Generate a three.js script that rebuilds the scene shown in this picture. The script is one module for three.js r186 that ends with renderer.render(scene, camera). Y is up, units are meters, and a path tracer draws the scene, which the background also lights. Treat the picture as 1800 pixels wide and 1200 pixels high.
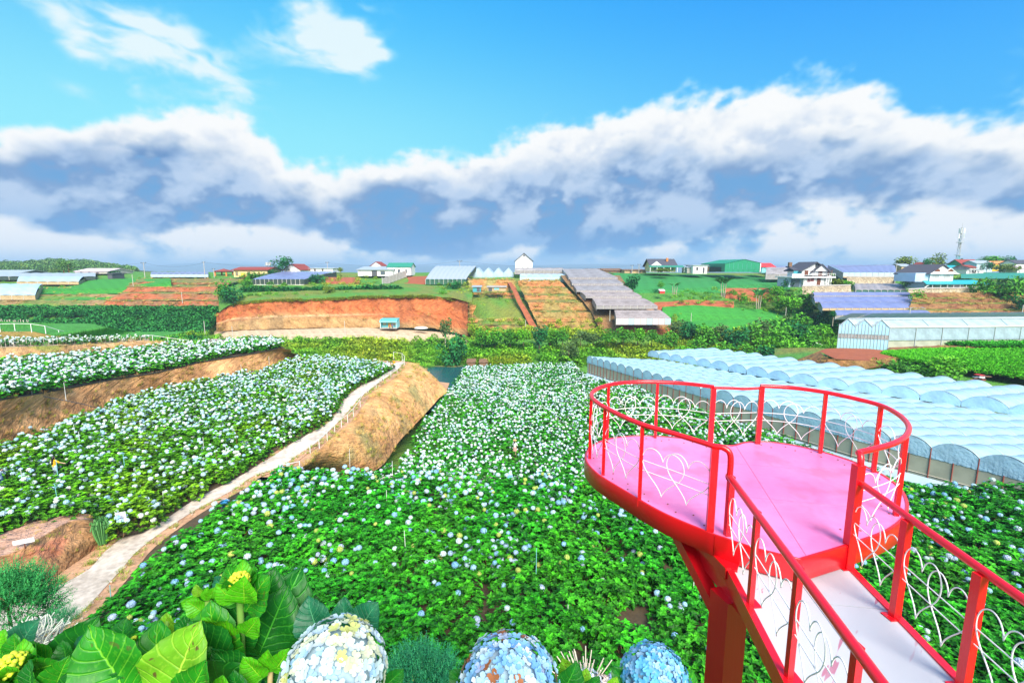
import * as THREE from 'three';
import { mergeGeometries } from 'three/addons/utils/BufferGeometryUtils.js';
import { MarchingCubes } from 'three/addons/objects/MarchingCubes.js';

// ---------- seeded randomness and noise ----------
function rng(seed) { let a = seed >>> 0; return () => { a = (a + 0x6D2B79F5) >>> 0; let t = Math.imul(a ^ (a >>> 15), 1 | a); t = (t + Math.imul(t ^ (t >>> 7), 61 | t)) ^ t; return ((t ^ (t >>> 14)) >>> 0) / 4294967296; }; }
const PERM = new Uint8Array(512), VAL = new Float32Array(256);
{ const r = rng(7); const p = [...Array(256).keys()]; for (let i = 255; i > 0; i--) { const j = Math.floor(r() * (i + 1)); [p[i], p[j]] = [p[j], p[i]]; } for (let i = 0; i < 512; i++) PERM[i] = p[i & 255]; for (let i = 0; i < 256; i++) VAL[i] = r(); }
function noise3(x, y, z) {
  const X = Math.floor(x), Y = Math.floor(y), Z = Math.floor(z); let u = x - X, v = y - Y, w = z - Z;
  u = u * u * (3 - 2 * u); v = v * v * (3 - 2 * v); w = w * w * (3 - 2 * w);
  const a = X & 255, b = (X + 1) & 255, c = Y & 255, d = (Y + 1) & 255, e = Z & 255, f = (Z + 1) & 255;
  const pa = PERM[a], pb = PERM[b], paa = PERM[pa + c], pab = PERM[pa + d], pba = PERM[pb + c], pbb = PERM[pb + d];
  const l = (s, t, k) => s + (t - s) * k;
  return l(l(l(VAL[PERM[paa + e]], VAL[PERM[pba + e]], u), l(VAL[PERM[pab + e]], VAL[PERM[pbb + e]], u), v), l(l(VAL[PERM[paa + f]], VAL[PERM[pba + f]], u), l(VAL[PERM[pab + f]], VAL[PERM[pbb + f]], u), v), w);
}
function fbm(x, y, z, o = 5) { let s = 0, a = 0.5, t = 0; for (let i = 0; i < o; i++) { s += a * noise3(x, y, z); t += a; a *= 0.5; x = x * 2.03 + 17.1; y = y * 2.01 + 9.7; z = z * 2.02 + 3.3; } return s / t; }
const sstep = (a, b, x) => { const t = Math.min(1, Math.max(0, (x - a) / (b - a))); return t * t * (3 - 2 * t); };
const mix = (a, b, t) => a + (b - a) * t;
function interp(list, x) { if (x <= list[0][0]) return list[0][1]; for (let i = 1; i < list.length; i++) if (x <= list[i][0]) return mix(list[i - 1][1], list[i][1], (x - list[i - 1][0]) / (list[i][0] - list[i - 1][0])); return list[list.length - 1][1]; }

// ---------- camera ----------
const EYE = 16, PITCH = 8.7 * Math.PI / 180, F = 850;
const scene = new THREE.Scene();
const camera = new THREE.PerspectiveCamera(2 * Math.atan(600 / F) * 180 / Math.PI, 1800 / 1200, 0.1, 20000);
camera.position.set(0, EYE, 0); camera.rotation.x = -PITCH; camera.updateMatrixWorld();
const CP = Math.cos(PITCH), SP = Math.sin(PITCH);

// ---------- renderer, sky, sun ----------
const renderer = new THREE.WebGLRenderer({ antialias: true });
renderer.toneMapping = THREE.LinearToneMapping; renderer.toneMappingExposure = 1.6;
renderer.outputColorSpace = THREE.SRGBColorSpace;
renderer.shadowMap.enabled = true; renderer.shadowMap.type = THREE.PCFSoftShadowMap;

const sun = new THREE.DirectionalLight(new THREE.Color().setRGB(1, 0.93, 0.80), 5.0);
const SUNDIR = new THREE.Vector3(0.22, 0.66, 0.72).normalize();
sun.position.copy(SUNDIR).multiplyScalar(400); sun.target.position.set(0, 0, -90);
sun.position.add(sun.target.position);
sun.castShadow = true; sun.shadow.radius = 60; sun.shadow.mapSize.set(4096, 4096);
Object.assign(sun.shadow.camera, { left: -220, right: 220, top: 200, bottom: -200, near: 10, far: 900 });
scene.add(sun); scene.add(sun.target);

{ // the sky: air and banks of cumulus, by direction (azimuth from north = -z, elevation)
  const W = 4096, H = 2048, data = new Float32Array(W * H * 4);
  const lin = c => c <= 0.04045 ? c / 12.92 : Math.pow((c + 0.055) / 1.055, 2.4);
  const deg = 180 / Math.PI;
  const A = (px, py) => { const x = (px - 900) / F, yv = -(py - 600) / F, y = CP * yv - SP, z = CP + SP * yv; return [Math.atan2(x, z) * deg, Math.atan2(y, Math.hypot(x, z)) * deg]; };
  const curve = (pts) => { const l = pts.map(p => A(p[0], p[1])); const a0 = l[0], a1 = l[l.length - 1]; const m = (a0[1] + a1[1]) / 2; return [[-180, m], [-110, a0[1] * 0.5 + m * 0.5 + 1.5], [-75, a0[1] - 1], ...l, [75, a1[1] + 1], [110, m + 2], [180, m]]; };
  const TOP = curve([[0, 205], [120, 200], [200, 215], [330, 200], [420, 205], [470, 235], [500, 285], [560, 300], [700, 287], [800, 268], [930, 245], [975, 205], [1100, 188], [1250, 172], [1400, 145], [1500, 150], [1560, 180], [1640, 205], [1720, 215], [1800, 190]]);
  const BASE = curve([[0, 262], [170, 258], [300, 300], [430, 300], [500, 335], [560, 362], [700, 335], [830, 330], [950, 305], [1050, 290], [1250, 268], [1400, 268], [1600, 290], [1800, 310]]);
  const LOW = curve([[0, 385], [300, 392], [420, 400], [560, 425], [700, 448], [900, 450], [1000, 432], [1150, 420], [1250, 395], [1400, 372], [1600, 352], [1800, 365]]);
  const blob = (az, el, c, sx, sy, rot) => { let dx = az - c[0], dy = el - c[1]; const cr = Math.cos(rot), sr = Math.sin(rot); const u = (dx * cr + dy * sr) / sx, v = (-dx * sr + dy * cr) / sy; return Math.exp(-(u * u + v * v)); };
  const W1 = A(300, 80), W2 = A(130, 60), W3 = A(560, 50), W4 = A(640, 90), W5 = A(1790, 140), W6 = A(150, 165);
  const mid = new Float32Array(3);
  for (let j = 0; j < H; j++) {
    const el = ((j + 0.5) / H - 0.5) * 180;
    if (el < -3) { for (let i = 0; i < W; i++) { const k = (j * W + i) * 4; data[k] = 0.16; data[k + 1] = 0.22; data[k + 2] = 0.20; data[k + 3] = 1; } continue; }
    const ce = Math.cos(el / deg), se = Math.sin(el / deg);
    for (let i = 0; i < W; i++) {
      const th = ((i + 0.5) / W - 0.5) * 2 * Math.PI; // atan2(z, x)
      const x = Math.cos(th) * ce, z = Math.sin(th) * ce, y = se;
      const az = Math.atan2(x, -z) * deg;
      // clear air
      const right = sstep(-25, 48, az) * (1 - sstep(80, 150, az)), up = sstep(10, 32, el);
      let r = mix(mix(150, 84, right), mix(58, 38, right), up), g = mix(mix(238, 190, right), mix(182, 150, right), up), b = 255;
      const left = sstep(-20, -50, az) * up; r += 10 * left; g -= 6 * left;
      const high = sstep(30, 75, el); r = mix(r, 45, high); g = mix(g, 140, high); b = mix(b, 240, high);
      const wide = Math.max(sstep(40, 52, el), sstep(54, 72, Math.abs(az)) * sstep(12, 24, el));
      if (wide > 0) { // added cumulus overhead and behind, out of view, to brighten and neutralise ambient light
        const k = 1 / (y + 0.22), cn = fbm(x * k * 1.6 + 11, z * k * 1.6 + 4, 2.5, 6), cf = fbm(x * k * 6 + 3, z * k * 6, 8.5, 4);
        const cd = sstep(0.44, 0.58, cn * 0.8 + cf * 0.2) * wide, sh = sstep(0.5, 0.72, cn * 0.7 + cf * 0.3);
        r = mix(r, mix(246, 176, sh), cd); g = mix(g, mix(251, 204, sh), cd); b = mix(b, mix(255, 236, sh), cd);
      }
      if (el < 48) {
        // wisps
        const sw = fbm(x * 9 + 3, y * 16, z * 9, 4);
        let wn = fbm(x * 14 + y * 22 + sw * 3, y * 30 - x * 8, z * 16 + sw * 2, 6);
        let wm = 1.0 * blob(az, el, W1, 7.5, 3.2, -0.5) + 0.75 * blob(az, el, W2, 6.5, 1.8, -0.62) + 0.8 * blob(az, el, W3, 7, 4, 0.1) + 0.8 * blob(az, el, W4, 3.2, 2.2, 0.5) + 0.5 * blob(az, el, W5, 2.2, 3.5, 0) + 0.45 * blob(az, el, W6, 3, 1.2, -0.2);
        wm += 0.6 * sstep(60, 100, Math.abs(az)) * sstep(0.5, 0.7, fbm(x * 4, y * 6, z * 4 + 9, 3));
        const wd = Math.min(0.93, sstep(0.30, 0.72, wn * 0.9 + (wm - 0.5) * 0.5) * sstep(0.12, 0.6, wm) * 1.05);
        r = mix(r, 240, wd); g = mix(g, 252, wd); b = mix(b, 255, wd);
      }
      if (el < 28) {
        const Y = y * 1.5, u = 0.36 * x + 0.48 * Y - 0.8 * z, v = -0.8 * x + 0.6 * Y, w = 0.48 * x + 0.64 * Y + 0.6 * z; // turned, so that no grain lies level
        const n1 = fbm(u * 7 + 1.7, v * 7, w * 7, 6), n2 = fbm(u * 20 + 9, v * 20 + 5, w * 20, 6), n3 = fbm(u * 9 + 40 + n1 * 1.5, v * 11 + n2, w * 9, 5), n4 = fbm(u * 52, v * 52 + 5, w * 52, 4);
        // far low cloud and haze under the bank
        const lowT = interp(LOW, az), bot = lowT + (n1 - 0.5) * 5 + (n2 - 0.5) * 2.2;
        let bank = 0;
        const top = interp(TOP, az), bs = interp(BASE, az);
        const edge = top + (n1 - 0.5) * 4.5 + (n2 - 0.5) * 4.2 + (n4 - 0.5) * 1.8;
        bank = sstep(-1.0, 0.9, edge - el);
        if (bank > 0) {
          const bl = bs + (n1 - 0.5) * 6.5 + (n2 - 0.5) * 5.5 + (n4 - 0.5) * 1.2;
          const dk = sstep(-1.8, 1.8, bl - el);
          const n5 = fbm(u * 13 + 31 + n2 * 1.2, v * 15 + 7 + n1, w * 13, 5); const shade = 0.40 + (n2 - 0.5) * 1.2 + (n3 - 0.5) * 1.2 + (n5 - 0.5) * 1.8 + (n4 - 0.5) * 0.35;
          // lit crown
          const lit = sstep(0.29, 0.54, n2 * 0.55 + n4 * 0.25 + n1 * 0.12 + sstep(3.5, 0, edge - el) * 0.14);
          let cr = mix(196, 254, lit), cg = mix(214, 255, lit), cb = mix(238, 255, lit);
          // shaded belly
          const lf = sstep(0.1, 0.95, shade + 0.12);
          const depth = sstep(bl, mix(bl, bot, 0.9), el);
          let dr = mix(88, 190, lf), dg = mix(134, 212, lf), db = mix(192, 240, lf);
          const bluer = sstep(6, 2, el) ; dr = mix(dr, 105, bluer * 0.6); dg = mix(dg, 165, bluer * 0.6); db = mix(db, 226, bluer * 0.6);
          cr = mix(cr, dr, dk); cg = mix(cg, dg, dk); cb = mix(cb, db, dk);
          // brighter cloud below the belly
          const lw = sstep(-0.5, 0.8, bot - el);
          if (lw > 0) {
            const m = sstep(0.38, 0.56, n2 * 0.55 + n3 * 0.45 + 0.05 * Math.cos(az * 0.09 + 0.4) + sstep(-14, -30, az) * 0.17 + sstep(10, 24, az) * 0.10 - sstep(14, 3, Math.abs(az + 1)) * 0.12);
            let lr = mix(128, 246, m), lg = mix(184, 250, m), lb = mix(234, 254, m);
            const hz = sstep(2.2, 0, el); lr = mix(lr, 186, hz * 0.55); lg = mix(lg, 220, hz * 0.55); lb = mix(lb, 246, hz * 0.55);
            cr = mix(cr, lr, lw); cg = mix(cg, lg, lw); cb = mix(cb, lb, lw);
          }
          r = mix(r, cr, bank); g = mix(g, cg, bank); b = mix(b, cb, bank);
        }
      }
      const k = (j * W + i) * 4;
      data[k] = lin(Math.min(1.03, r / 255)) / 1.6; data[k + 1] = lin(Math.min(1.02, g / 255)) / 1.6; data[k + 2] = lin(Math.min(1.02, b / 255)) / 1.6; data[k + 3] = 1;
    }
  }
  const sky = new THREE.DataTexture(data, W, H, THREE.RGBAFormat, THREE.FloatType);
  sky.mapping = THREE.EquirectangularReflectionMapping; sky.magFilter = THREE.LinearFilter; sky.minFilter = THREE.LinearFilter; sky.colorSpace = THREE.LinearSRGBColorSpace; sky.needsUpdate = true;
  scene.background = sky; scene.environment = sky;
}
// ---------- pixels of the photograph to rays from the camera's stand ----------
const mOf = py => { const d = (py - 600) / F; return (CP * d + SP) / (CP - SP * d); };          // fall per metre ahead
const fwd = py => CP - SP * (py - 600) / F;
const P = (px, py, d) => [(px - 900) / F / fwd(py) * d, EYE - mOf(py) * d, -d];                 // that far ahead
const onY = (px, py, y) => P(px, py, (EYE - y) / mOf(py));                                      // on a level
const onLine = (px, d, y) => [(px - 900) / F / (CP - SP * ((() => { const m = (EYE - y) / d; return (m * CP - SP) / (CP + m * SP); })())) * d, y, -d];
const V = a => new THREE.Vector3(a[0], a[1], a[2]);
const lerp3 = (a, b, t) => [mix(a[0], b[0], t), mix(a[1], b[1], t), mix(a[2], b[2], t)];

// ---------- bookkeeping ----------
const used = {};
function numbered(name) { const n = used[name] = (used[name] ?? -1) + 1; return n ? `${name}_${String(n).padStart(3, '0')}` : name; }
function tag(o, label, category, group, kind) { if (label) o.userData.label = label; if (category) o.userData.category = category; if (group) o.userData.group = group; if (kind) o.userData.kind = kind; return o; }
function shade(o) { o.traverse(m => { if (m.isMesh) { m.castShadow = true; m.receiveShadow = true; } }); return o; }
function thing(name, label, category, at = [0, 0, 0], turn = 0, group) { const o = new THREE.Group(); o.name = numbered(name); o.position.set(...at); o.rotation.y = turn; scene.add(o); return tag(o, label, category, group); }
function part(name, geo, mat, parent, label) { const m = new THREE.Mesh(Array.isArray(geo) ? merge(geo) : geo, mat); m.name = name; m.castShadow = m.receiveShadow = true; parent.add(m); if (label) m.userData.label = label; return m; }
function single(name, geo, mat, label, category, group, kind) { const m = part(numbered(name), geo, mat, scene); return tag(m, label, category, group, kind); }
function structure(name, geo, mat, label) { const m = part(name, geo, mat, scene); m.userData.kind = 'structure'; if (label) m.userData.label = label; return m; }

// ---------- geometry ----------
function plain(g) { if (g.index) g = g.toNonIndexed(); for (const k of Object.keys(g.attributes)) if (!['position', 'normal', 'uv'].includes(k)) g.deleteAttribute(k); if (!g.attributes.normal) g.computeVertexNormals(); if (!g.attributes.uv) g.setAttribute('uv', new THREE.BufferAttribute(new Float32Array(g.attributes.position.count * 2), 2)); return g; }
function merge(list) { if (list.length === 1) return list[0]; const col = list.every(g => g.attributes.color); if (col) return mergeGeometries(list); return mergeGeometries(list.map(plain)); }
function box(w, h, d, x = 0, y = 0, z = 0, ry = 0) { const g = new THREE.BoxGeometry(w, h, d); if (ry) g.rotateY(ry); g.translate(x, y, z); return g; }
function bar(a, b, r, n = 6, r2 = r) { const A = V(a), B = V(b), L = A.distanceTo(B); const g = new THREE.CylinderGeometry(r2, r, L, n, 1); g.translate(0, L / 2, 0); g.applyQuaternion(new THREE.Quaternion().setFromUnitVectors(new THREE.Vector3(0, 1, 0), B.clone().sub(A).normalize())); g.translate(...a); return g; }
function beam(a, b, w, h) { const A = V(a), B = V(b), L = A.distanceTo(B); const g = new THREE.BoxGeometry(w, h, L); g.lookAt(B.clone().sub(A)); g.translate((a[0] + b[0]) / 2, (a[1] + b[1]) / 2, (a[2] + b[2]) / 2); return g; }
function tube(pts, r, seg, n = 6, closed = false) { return new THREE.TubeGeometry(new THREE.CatmullRomCurve3(pts.map(V), closed, 'catmullrom', 0.5), seg || pts.length * 4, r, n, closed); }
function loft(rows, opt = {}) { // rows of points -> sheet; uv in metres; opt.color(p, u, v)
  const R = rows.length, C = rows[0].length, pos = [], uv = [], col = [], idx = []; let vv = 0;
  for (let r = 0; r < R; r++) { let uu = 0; if (r) vv += V(rows[r][C >> 1]).distanceTo(V(rows[r - 1][C >> 1]));
    for (let c = 0; c < C; c++) { const p = rows[r][c]; if (c) uu += V(p).distanceTo(V(rows[r][c - 1])); pos.push(...p); uv.push(opt.flatUV ? p[0] : uu, opt.flatUV ? p[2] : vv); if (opt.color) col.push(...opt.color(p, c / (C - 1), r / (R - 1))); } }
  for (let r = 0; r < R - 1; r++) for (let c = 0; c < C - 1; c++) { const a = r * C + c, b = a + 1, d = a + C, e = d + 1; idx.push(a, b, d, b, e, d); }
  const g = new THREE.BufferGeometry(); g.setAttribute('position', new THREE.Float32BufferAttribute(pos, 3)); g.setAttribute('uv', new THREE.Float32BufferAttribute(uv, 2)); if (opt.color) g.setAttribute('color', new THREE.Float32BufferAttribute(col, 3)); g.setIndex(idx); g.computeVertexNormals(); return g;
}
function resample(pts, n) { const L = [0]; for (let i = 1; i < pts.length; i++) L.push(L[i - 1] + V(pts[i]).distanceTo(V(pts[i - 1]))); const out = []; for (let k = 0; k < n; k++) { const s = L[L.length - 1] * k / (n - 1); let i = 1; while (i < pts.length - 1 && L[i] < s) i++; out.push(lerp3(pts[i - 1], pts[i], (s - L[i - 1]) / (L[i] - L[i - 1] || 1))); } return out; }
function smoothLine(pts, n) { const c = new THREE.CatmullRomCurve3(pts.map(V), false, 'centripetal'); return c.getSpacedPoints(n - 1).map(p => [p.x, p.y, p.z]); }
function ruled(A, B, n, m) { const a = resample(A, n), b = resample(B, n), rows = []; for (let r = 0; r < m; r++) rows.push(a.map((p, i) => lerp3(p, b[i], r / (m - 1)))); return rows; }
function rough(rows, amp, sc, seed = 0) { return rows.map((row, r) => row.map((p, c) => { const n = fbm(p[0] * sc + seed, p[1] * sc, p[2] * sc, 4) - 0.5, k = fbm(p[0] * sc + 50 + seed, p[1] * sc, p[2] * sc, 4) - 0.5; return [p[0] + k * amp * 2, p[1] + n * amp, p[2] + n * amp * 2]; })); }

// ---------- textures (what surfaces are made of) ----------
function periodic(x, y, per, seed) { const X = Math.floor(x), Y = Math.floor(y); let u = x - X, v = y - Y; u = u * u * (3 - 2 * u); v = v * v * (3 - 2 * v); const h = (i, j) => VAL[PERM[PERM[((i % per) + per + seed) & 255 & 255] + (((j % per) + per) & 255)]]; const hh = (i, j) => VAL[PERM[(PERM[(((i % per) + per) % per + seed) & 255] + (((j % per) + per) % per)) & 511]]; return mix(mix(hh(X, Y), hh(X + 1, Y), u), mix(hh(X, Y + 1), hh(X + 1, Y + 1), u), v); }
function tfbm(x, y, per, o, seed) { let s = 0, a = 0.5, t = 0; for (let i = 0; i < o; i++) { s += a * periodic(x * per, y * per, per, seed + i * 31); t += a; a *= 0.55; per *= 2; } return s / t; }
function dataTex(n, fn, metres, srgb = false) { const d = new Uint8Array(n * n * 4); for (let j = 0; j < n; j++) for (let i = 0; i < n; i++) { const c = fn(i / n, j / n); const k = (j * n + i) * 4; for (let q = 0; q < 3; q++) d[k + q] = Math.max(0, Math.min(255, c[q] * 255)); d[k + 3] = 255; } const t = new THREE.DataTexture(d, n, n, THREE.RGBAFormat); t.wrapS = t.wrapT = THREE.RepeatWrapping; t.magFilter = THREE.LinearFilter; t.minFilter = THREE.LinearMipmapLinearFilter; t.generateMipmaps = true; t.repeat.set(1 / metres, 1 / metres); t.needsUpdate = true; return t; }
const again = (t, m, m2 = m) => { const c = t.clone(); c.repeat.set(1 / m, 1 / m2); c.needsUpdate = true; return c; };
const T = {};
T.soil = dataTex(512, (x, y) => { const a = tfbm(x, y, 4, 6, 1), b = tfbm(x, y, 32, 3, 9); const v = sstep(0.2, 0.8, a * 0.6 + b * 0.4); return [0.5 + 0.5 * v, 0.46 + 0.52 * v, 0.42 + 0.54 * v]; }, 3);
T.streak = dataTex(512, (x, y) => { const a = tfbm(x, y, 12, 5, 3), b = tfbm(x, y, 5, 5, 5), c = tfbm(x, y, 64, 2, 15); const v = sstep(0.22, 0.78, a * 0.35 + b * 0.35 + c * 0.3); return [0.42 + 0.58 * v, 0.38 + 0.6 * v, 0.34 + 0.62 * v]; }, 5);
T.grass = dataTex(512, (x, y) => { const a = tfbm(x, y, 8, 5, 21), b = tfbm(x, y, 64, 2, 27); const v = sstep(0.2, 0.8, a * 0.5 + b * 0.5); return [0.45 + 0.55 * v, 0.5 + 0.5 * v, 0.4 + 0.5 * v]; }, 4);
T.fine = dataTex(256, (x, y) => { const a = tfbm(x, y, 4, 6, 40); const v = 0.82 + 0.18 * sstep(0.25, 0.75, a); return [v, v, v]; }, 2);
T.bump = dataTex(512, (x, y) => { const a = tfbm(x, y, 8, 6, 50); return [a, a, a]; }, 2);
T.furrow = dataTex(256, (x, y) => { const a = tfbm(x, y, 8, 5, 60), s = 0.5 + 0.5 * Math.cos(y * Math.PI * 2 * 4); const v = sstep(0.1, 0.9, s * 0.65 + a * 0.5); return [0.45 + 0.55 * v, 0.42 + 0.55 * v, 0.4 + 0.55 * v]; }, 4);
T.stone = dataTex(512, (x, y) => { let best = 9, sec = 9, id = 0; const n = 14, X = Math.floor(x * n), Y = Math.floor(y * n); for (let i = -1; i < 2; i++) for (let j = -1; j < 2; j++) { const a = ((X + i) % n + n) % n, b = ((Y + j) % n + n) % n; const h = VAL[PERM[PERM[a] + b]], k = VAL[PERM[PERM[a + 40] + b]]; const d = Math.hypot(x * n - X - i - h, y * n - Y - j - k); if (d < best) { sec = best; best = d; id = h; } else if (d < sec) sec = d; } const e = sstep(0.02, 0.16, sec - best), f = tfbm(x, y, 16, 4, 70); const v = (0.35 + 0.45 * id + 0.3 * f) * (0.35 + 0.65 * e); return [v, v * 0.95, v * 0.86]; }, 5);
T.ribs = dataTex(256, (x, y) => { const v = 0.78 + 0.22 * Math.pow(Math.abs(Math.cos(x * Math.PI * 8)), 0.6); return [v, v, v]; }, 2);

const lin = h => new THREE.Color(h);
function std(color, o = {}) { return new THREE.MeshStandardMaterial({ color: Array.isArray(color) ? new THREE.Color().setRGB(...color) : lin(color), roughness: 0.85, metalness: 0, side: THREE.DoubleSide, ...o }); }
const M = {
  scrubGround: std([0.20, 0.34, 0.055], { map: T.grass, vertexColors: true, bumpMap: again(T.bump, 3), bumpScale: 0.4 }),
  grass: std([0.07, 0.33, 0.045], { map: T.grass, bumpMap: again(T.bump, 1.2), bumpScale: 0.12 }),
  crop: std([0.05, 0.36, 0.04], { map: T.grass, bumpMap: again(T.bump, 1.2), bumpScale: 0.2 }),
  cropDark: std([0.04, 0.32, 0.075], { map: T.grass, bumpMap: again(T.bump, 1.2), bumpScale: 0.2 }),
  dryGrass: std([0.27, 0.22, 0.06], { map: T.grass, vertexColors: true, bumpMap: again(T.bump, 1.5), bumpScale: 0.15 }),
  redSoil: std([0.42, 0.11, 0.04], { map: again(T.furrow, 6), bumpMap: again(T.furrow, 6), bumpScale: 0.15 }),
  redPlain: std([0.46, 0.13, 0.05], { map: T.soil, bumpMap: again(T.bump, 2), bumpScale: 0.15 }),
  brownBank: std([1, 1, 1], { map: again(T.streak, 6), vertexColors: true, bumpMap: again(T.bump, 3), bumpScale: 0.3 }),
  cliff: std([1, 1, 1], { map: again(T.streak, 12), vertexColors: true, bumpMap: again(T.bump, 6), bumpScale: 0.5 }),
  track: std([0.72, 0.55, 0.38], { map: T.soil }),
  underSoil: std([0.10, 0.07, 0.035], { map: T.soil }),
  pathSoil: std([0.70, 0.40, 0.23], { map: again(T.soil, 4), bumpMap: again(T.bump, 1.5), bumpScale: 0.06 }),
  concrete: std([0.80, 0.70, 0.60], { map: again(T.soil, 7), bumpMap: again(T.bump, 1), bumpScale: 0.02 }),
  water: new THREE.MeshPhysicalMaterial({ color: new THREE.Color().setRGB(0.015, 0.09, 0.10), roughness: 0.12, metalness: 0, side: THREE.DoubleSide, bumpMap: again(T.bump, 3), bumpScale: 0.05 }),
  red: new THREE.MeshPhysicalMaterial({ color: new THREE.Color().setRGB(0.86, 0.004, 0.012), roughness: 0.32, clearcoat: 0.35, clearcoatRoughness: 0.25, side: THREE.DoubleSide, bumpMap: again(T.bump, 0.6), bumpScale: 0.0015 }),
  white: std([0.82, 0.82, 0.82], { roughness: 0.5 }),
  wall: std([0.84, 0.84, 0.83], { map: again(T.fine, 4) }),
  blueWall: std([0.50, 0.68, 0.84], { map: again(T.fine, 4) }),
  cream: std([0.82, 0.66, 0.34], { map: again(T.fine, 4) }),
  yellow: std([0.80, 0.52, 0.06]), orange: std([0.72, 0.24, 0.06]), redPaint: std([0.52, 0.05, 0.04]),
  glass: std([0.10, 0.14, 0.18], { roughness: 0.08 }),
  brownFrame: std([0.16, 0.055, 0.03]), grey: std([0.42, 0.42, 0.42]), darkGrey: std([0.09, 0.095, 0.11]), pole: std([0.55, 0.52, 0.47]),
  darkTile: std([0.075, 0.075, 0.10], { map: again(T.ribs, 1.5) }),
  redTile: std([0.30, 0.05, 0.035], { map: again(T.ribs, 1.5) }),
  orangeTile: std([0.72, 0.27, 0.08], { map: again(T.ribs, 1.5) }),
  tealRoof: std([0.03, 0.38, 0.42], { map: again(T.ribs, 1.5), roughness: 0.5 }),
  greenRoof: std([0.04, 0.27, 0.17], { map: again(T.ribs, 1.5), roughness: 0.5 }),
  greenSteel: std([0.008, 0.27, 0.13], { map: again(T.ribs, 1.2), roughness: 0.5 }),
  tinRoof: std([0.46, 0.50, 0.54], { map: again(T.ribs, 1.5), roughness: 0.45, metalness: 0.2 }),
  pinkRoof: std([0.74, 0.60, 0.66], { map: again(T.ribs, 1.5) }),
  concreteWall: std([0.55, 0.52, 0.50], { map: again(T.soil, 3) }),
  stone: std([0.80, 0.68, 0.52], { map: T.stone, bumpMap: T.stone, bumpScale: 0.15 }),
  tan: std([0.62, 0.45, 0.26], { map: again(T.soil, 3) }), brownShed: std([0.26, 0.15, 0.09], { map: again(T.soil, 3) }), teal: std([0.06, 0.34, 0.40]), lightTeal: std([0.22, 0.60, 0.66]),
  netGrey: std([0.37, 0.35, 0.37], { map: again(T.soil, 6), roughness: 0.6 }),
  netPink: std([0.42, 0.36, 0.35], { map: again(T.soil, 6), roughness: 0.6 }),
  filmPurple: std([0.22, 0.24, 0.44], { map: again(T.fine, 5), roughness: 0.3 }),
  filmPale: std([0.48, 0.62, 0.74], { map: again(T.fine, 5), roughness: 0.3 }),
  netDark: std([0.05, 0.085, 0.075], { map: again(T.soil, 2) }), netGreen: std([0.05, 0.16, 0.11], { map: again(T.soil, 2) }),
  netWall: new THREE.MeshPhysicalMaterial({ color: new THREE.Color().setRGB(0.46, 0.49, 0.38), roughness: 0.9, transmission: 0.1, thickness: 0, side: THREE.DoubleSide, map: again(T.fine, 3) }),
  film: new THREE.MeshPhysicalMaterial({ color: new THREE.Color().setRGB(0.38, 0.60, 0.74), roughness: 0.3, transmission: 0.16, thickness: 0, side: THREE.DoubleSide, map: again(T.fine, 3), bumpMap: again(T.bump, 2), bumpScale: 0.05 }),
  filmBlue: new THREE.MeshPhysicalMaterial({ color: new THREE.Color().setRGB(0.46, 0.74, 0.95), roughness: 0.35, transmission: 0.14, thickness: 0, side: THREE.DoubleSide, map: again(T.fine, 3), bumpMap: again(T.bump, 2), bumpScale: 0.05 }),
  filmClear: new THREE.MeshPhysicalMaterial({ color: new THREE.Color().setRGB(0.62, 0.80, 0.95), roughness: 0.2, transmission: 0.6, thickness: 0, side: THREE.DoubleSide, bumpMap: again(T.bump, 1), bumpScale: 0.1 }),
  filmWhite: new THREE.MeshPhysicalMaterial({ color: new THREE.Color().setRGB(0.42, 0.55, 0.64), roughness: 0.3, transmission: 0.12, thickness: 0, side: THREE.DoubleSide, map: again(T.fine, 3), bumpMap: again(T.bump, 2), bumpScale: 0.05 }),
  steel: std([0.5, 0.54, 0.58], { roughness: 0.4, metalness: 0.3 }), rust: std([0.28, 0.07, 0.05]),
  leaf: new THREE.MeshPhysicalMaterial({ color: 0xffffff, vertexColors: true, roughness: 0.6, specularIntensity: 0.45, side: THREE.DoubleSide }),
  bark: std([0.20, 0.13, 0.085], { map: again(T.streak, 1) }), paleBark: std([0.55, 0.48, 0.40], { map: again(T.streak, 1) }), stake: std([0.62, 0.55, 0.46]),
};
// ================= THE GROUND =================
const WHITE = [1, 1, 1];
function greenOchre(p) { const n = fbm(p[0] * 0.05, p[1] * 0.05 + 3, p[2] * 0.05, 4), k = fbm(p[0] * 0.17 + 9, p[1] * 0.1, p[2] * 0.17, 4); const o = sstep(0.45, 0.65, n * 0.5 + k * 0.5); return [mix(0.55, 1.45, o), mix(1.05, 0.85, o), mix(0.7, 0.9, o)]; }
const nearDrop = [[-1000, 14], [1.7, 14], [4, 11.9], [9, 6.6], [14, 0.9], [18, -2.5], [30, -7.4], [1000, -7.4]];
function groundY(x, d) { let y = interp(nearDrop, d); if (d < 14) y -= (2.5 * sstep(0.9, 1.6, x) + 7 * sstep(1.2, 6, x)) * sstep(14, 8, d); return y + (d < 14 ? (fbm(x * 0.6, d * 0.6, 2, 3) - 0.5) * 0.5 : 0); }  // right flank, out of view, lowered to let sun reach the column
{ const xs = [], ds = []; for (let x = -420; x <= 420; x += Math.abs(x) < 40 ? 1 : 10) xs.push(x); for (let d = -200; d <= 112; d += d > -3 && d < 20 ? 0.7 : 6) ds.push(d);
  structure('ground', loft(ds.map(d => xs.map(x => [x, groundY(x, d), -d])), { flatUV: true, color: greenOchre }), M.scrubGround, 'grassy valley floor and slope below the terraces'); }
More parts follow.
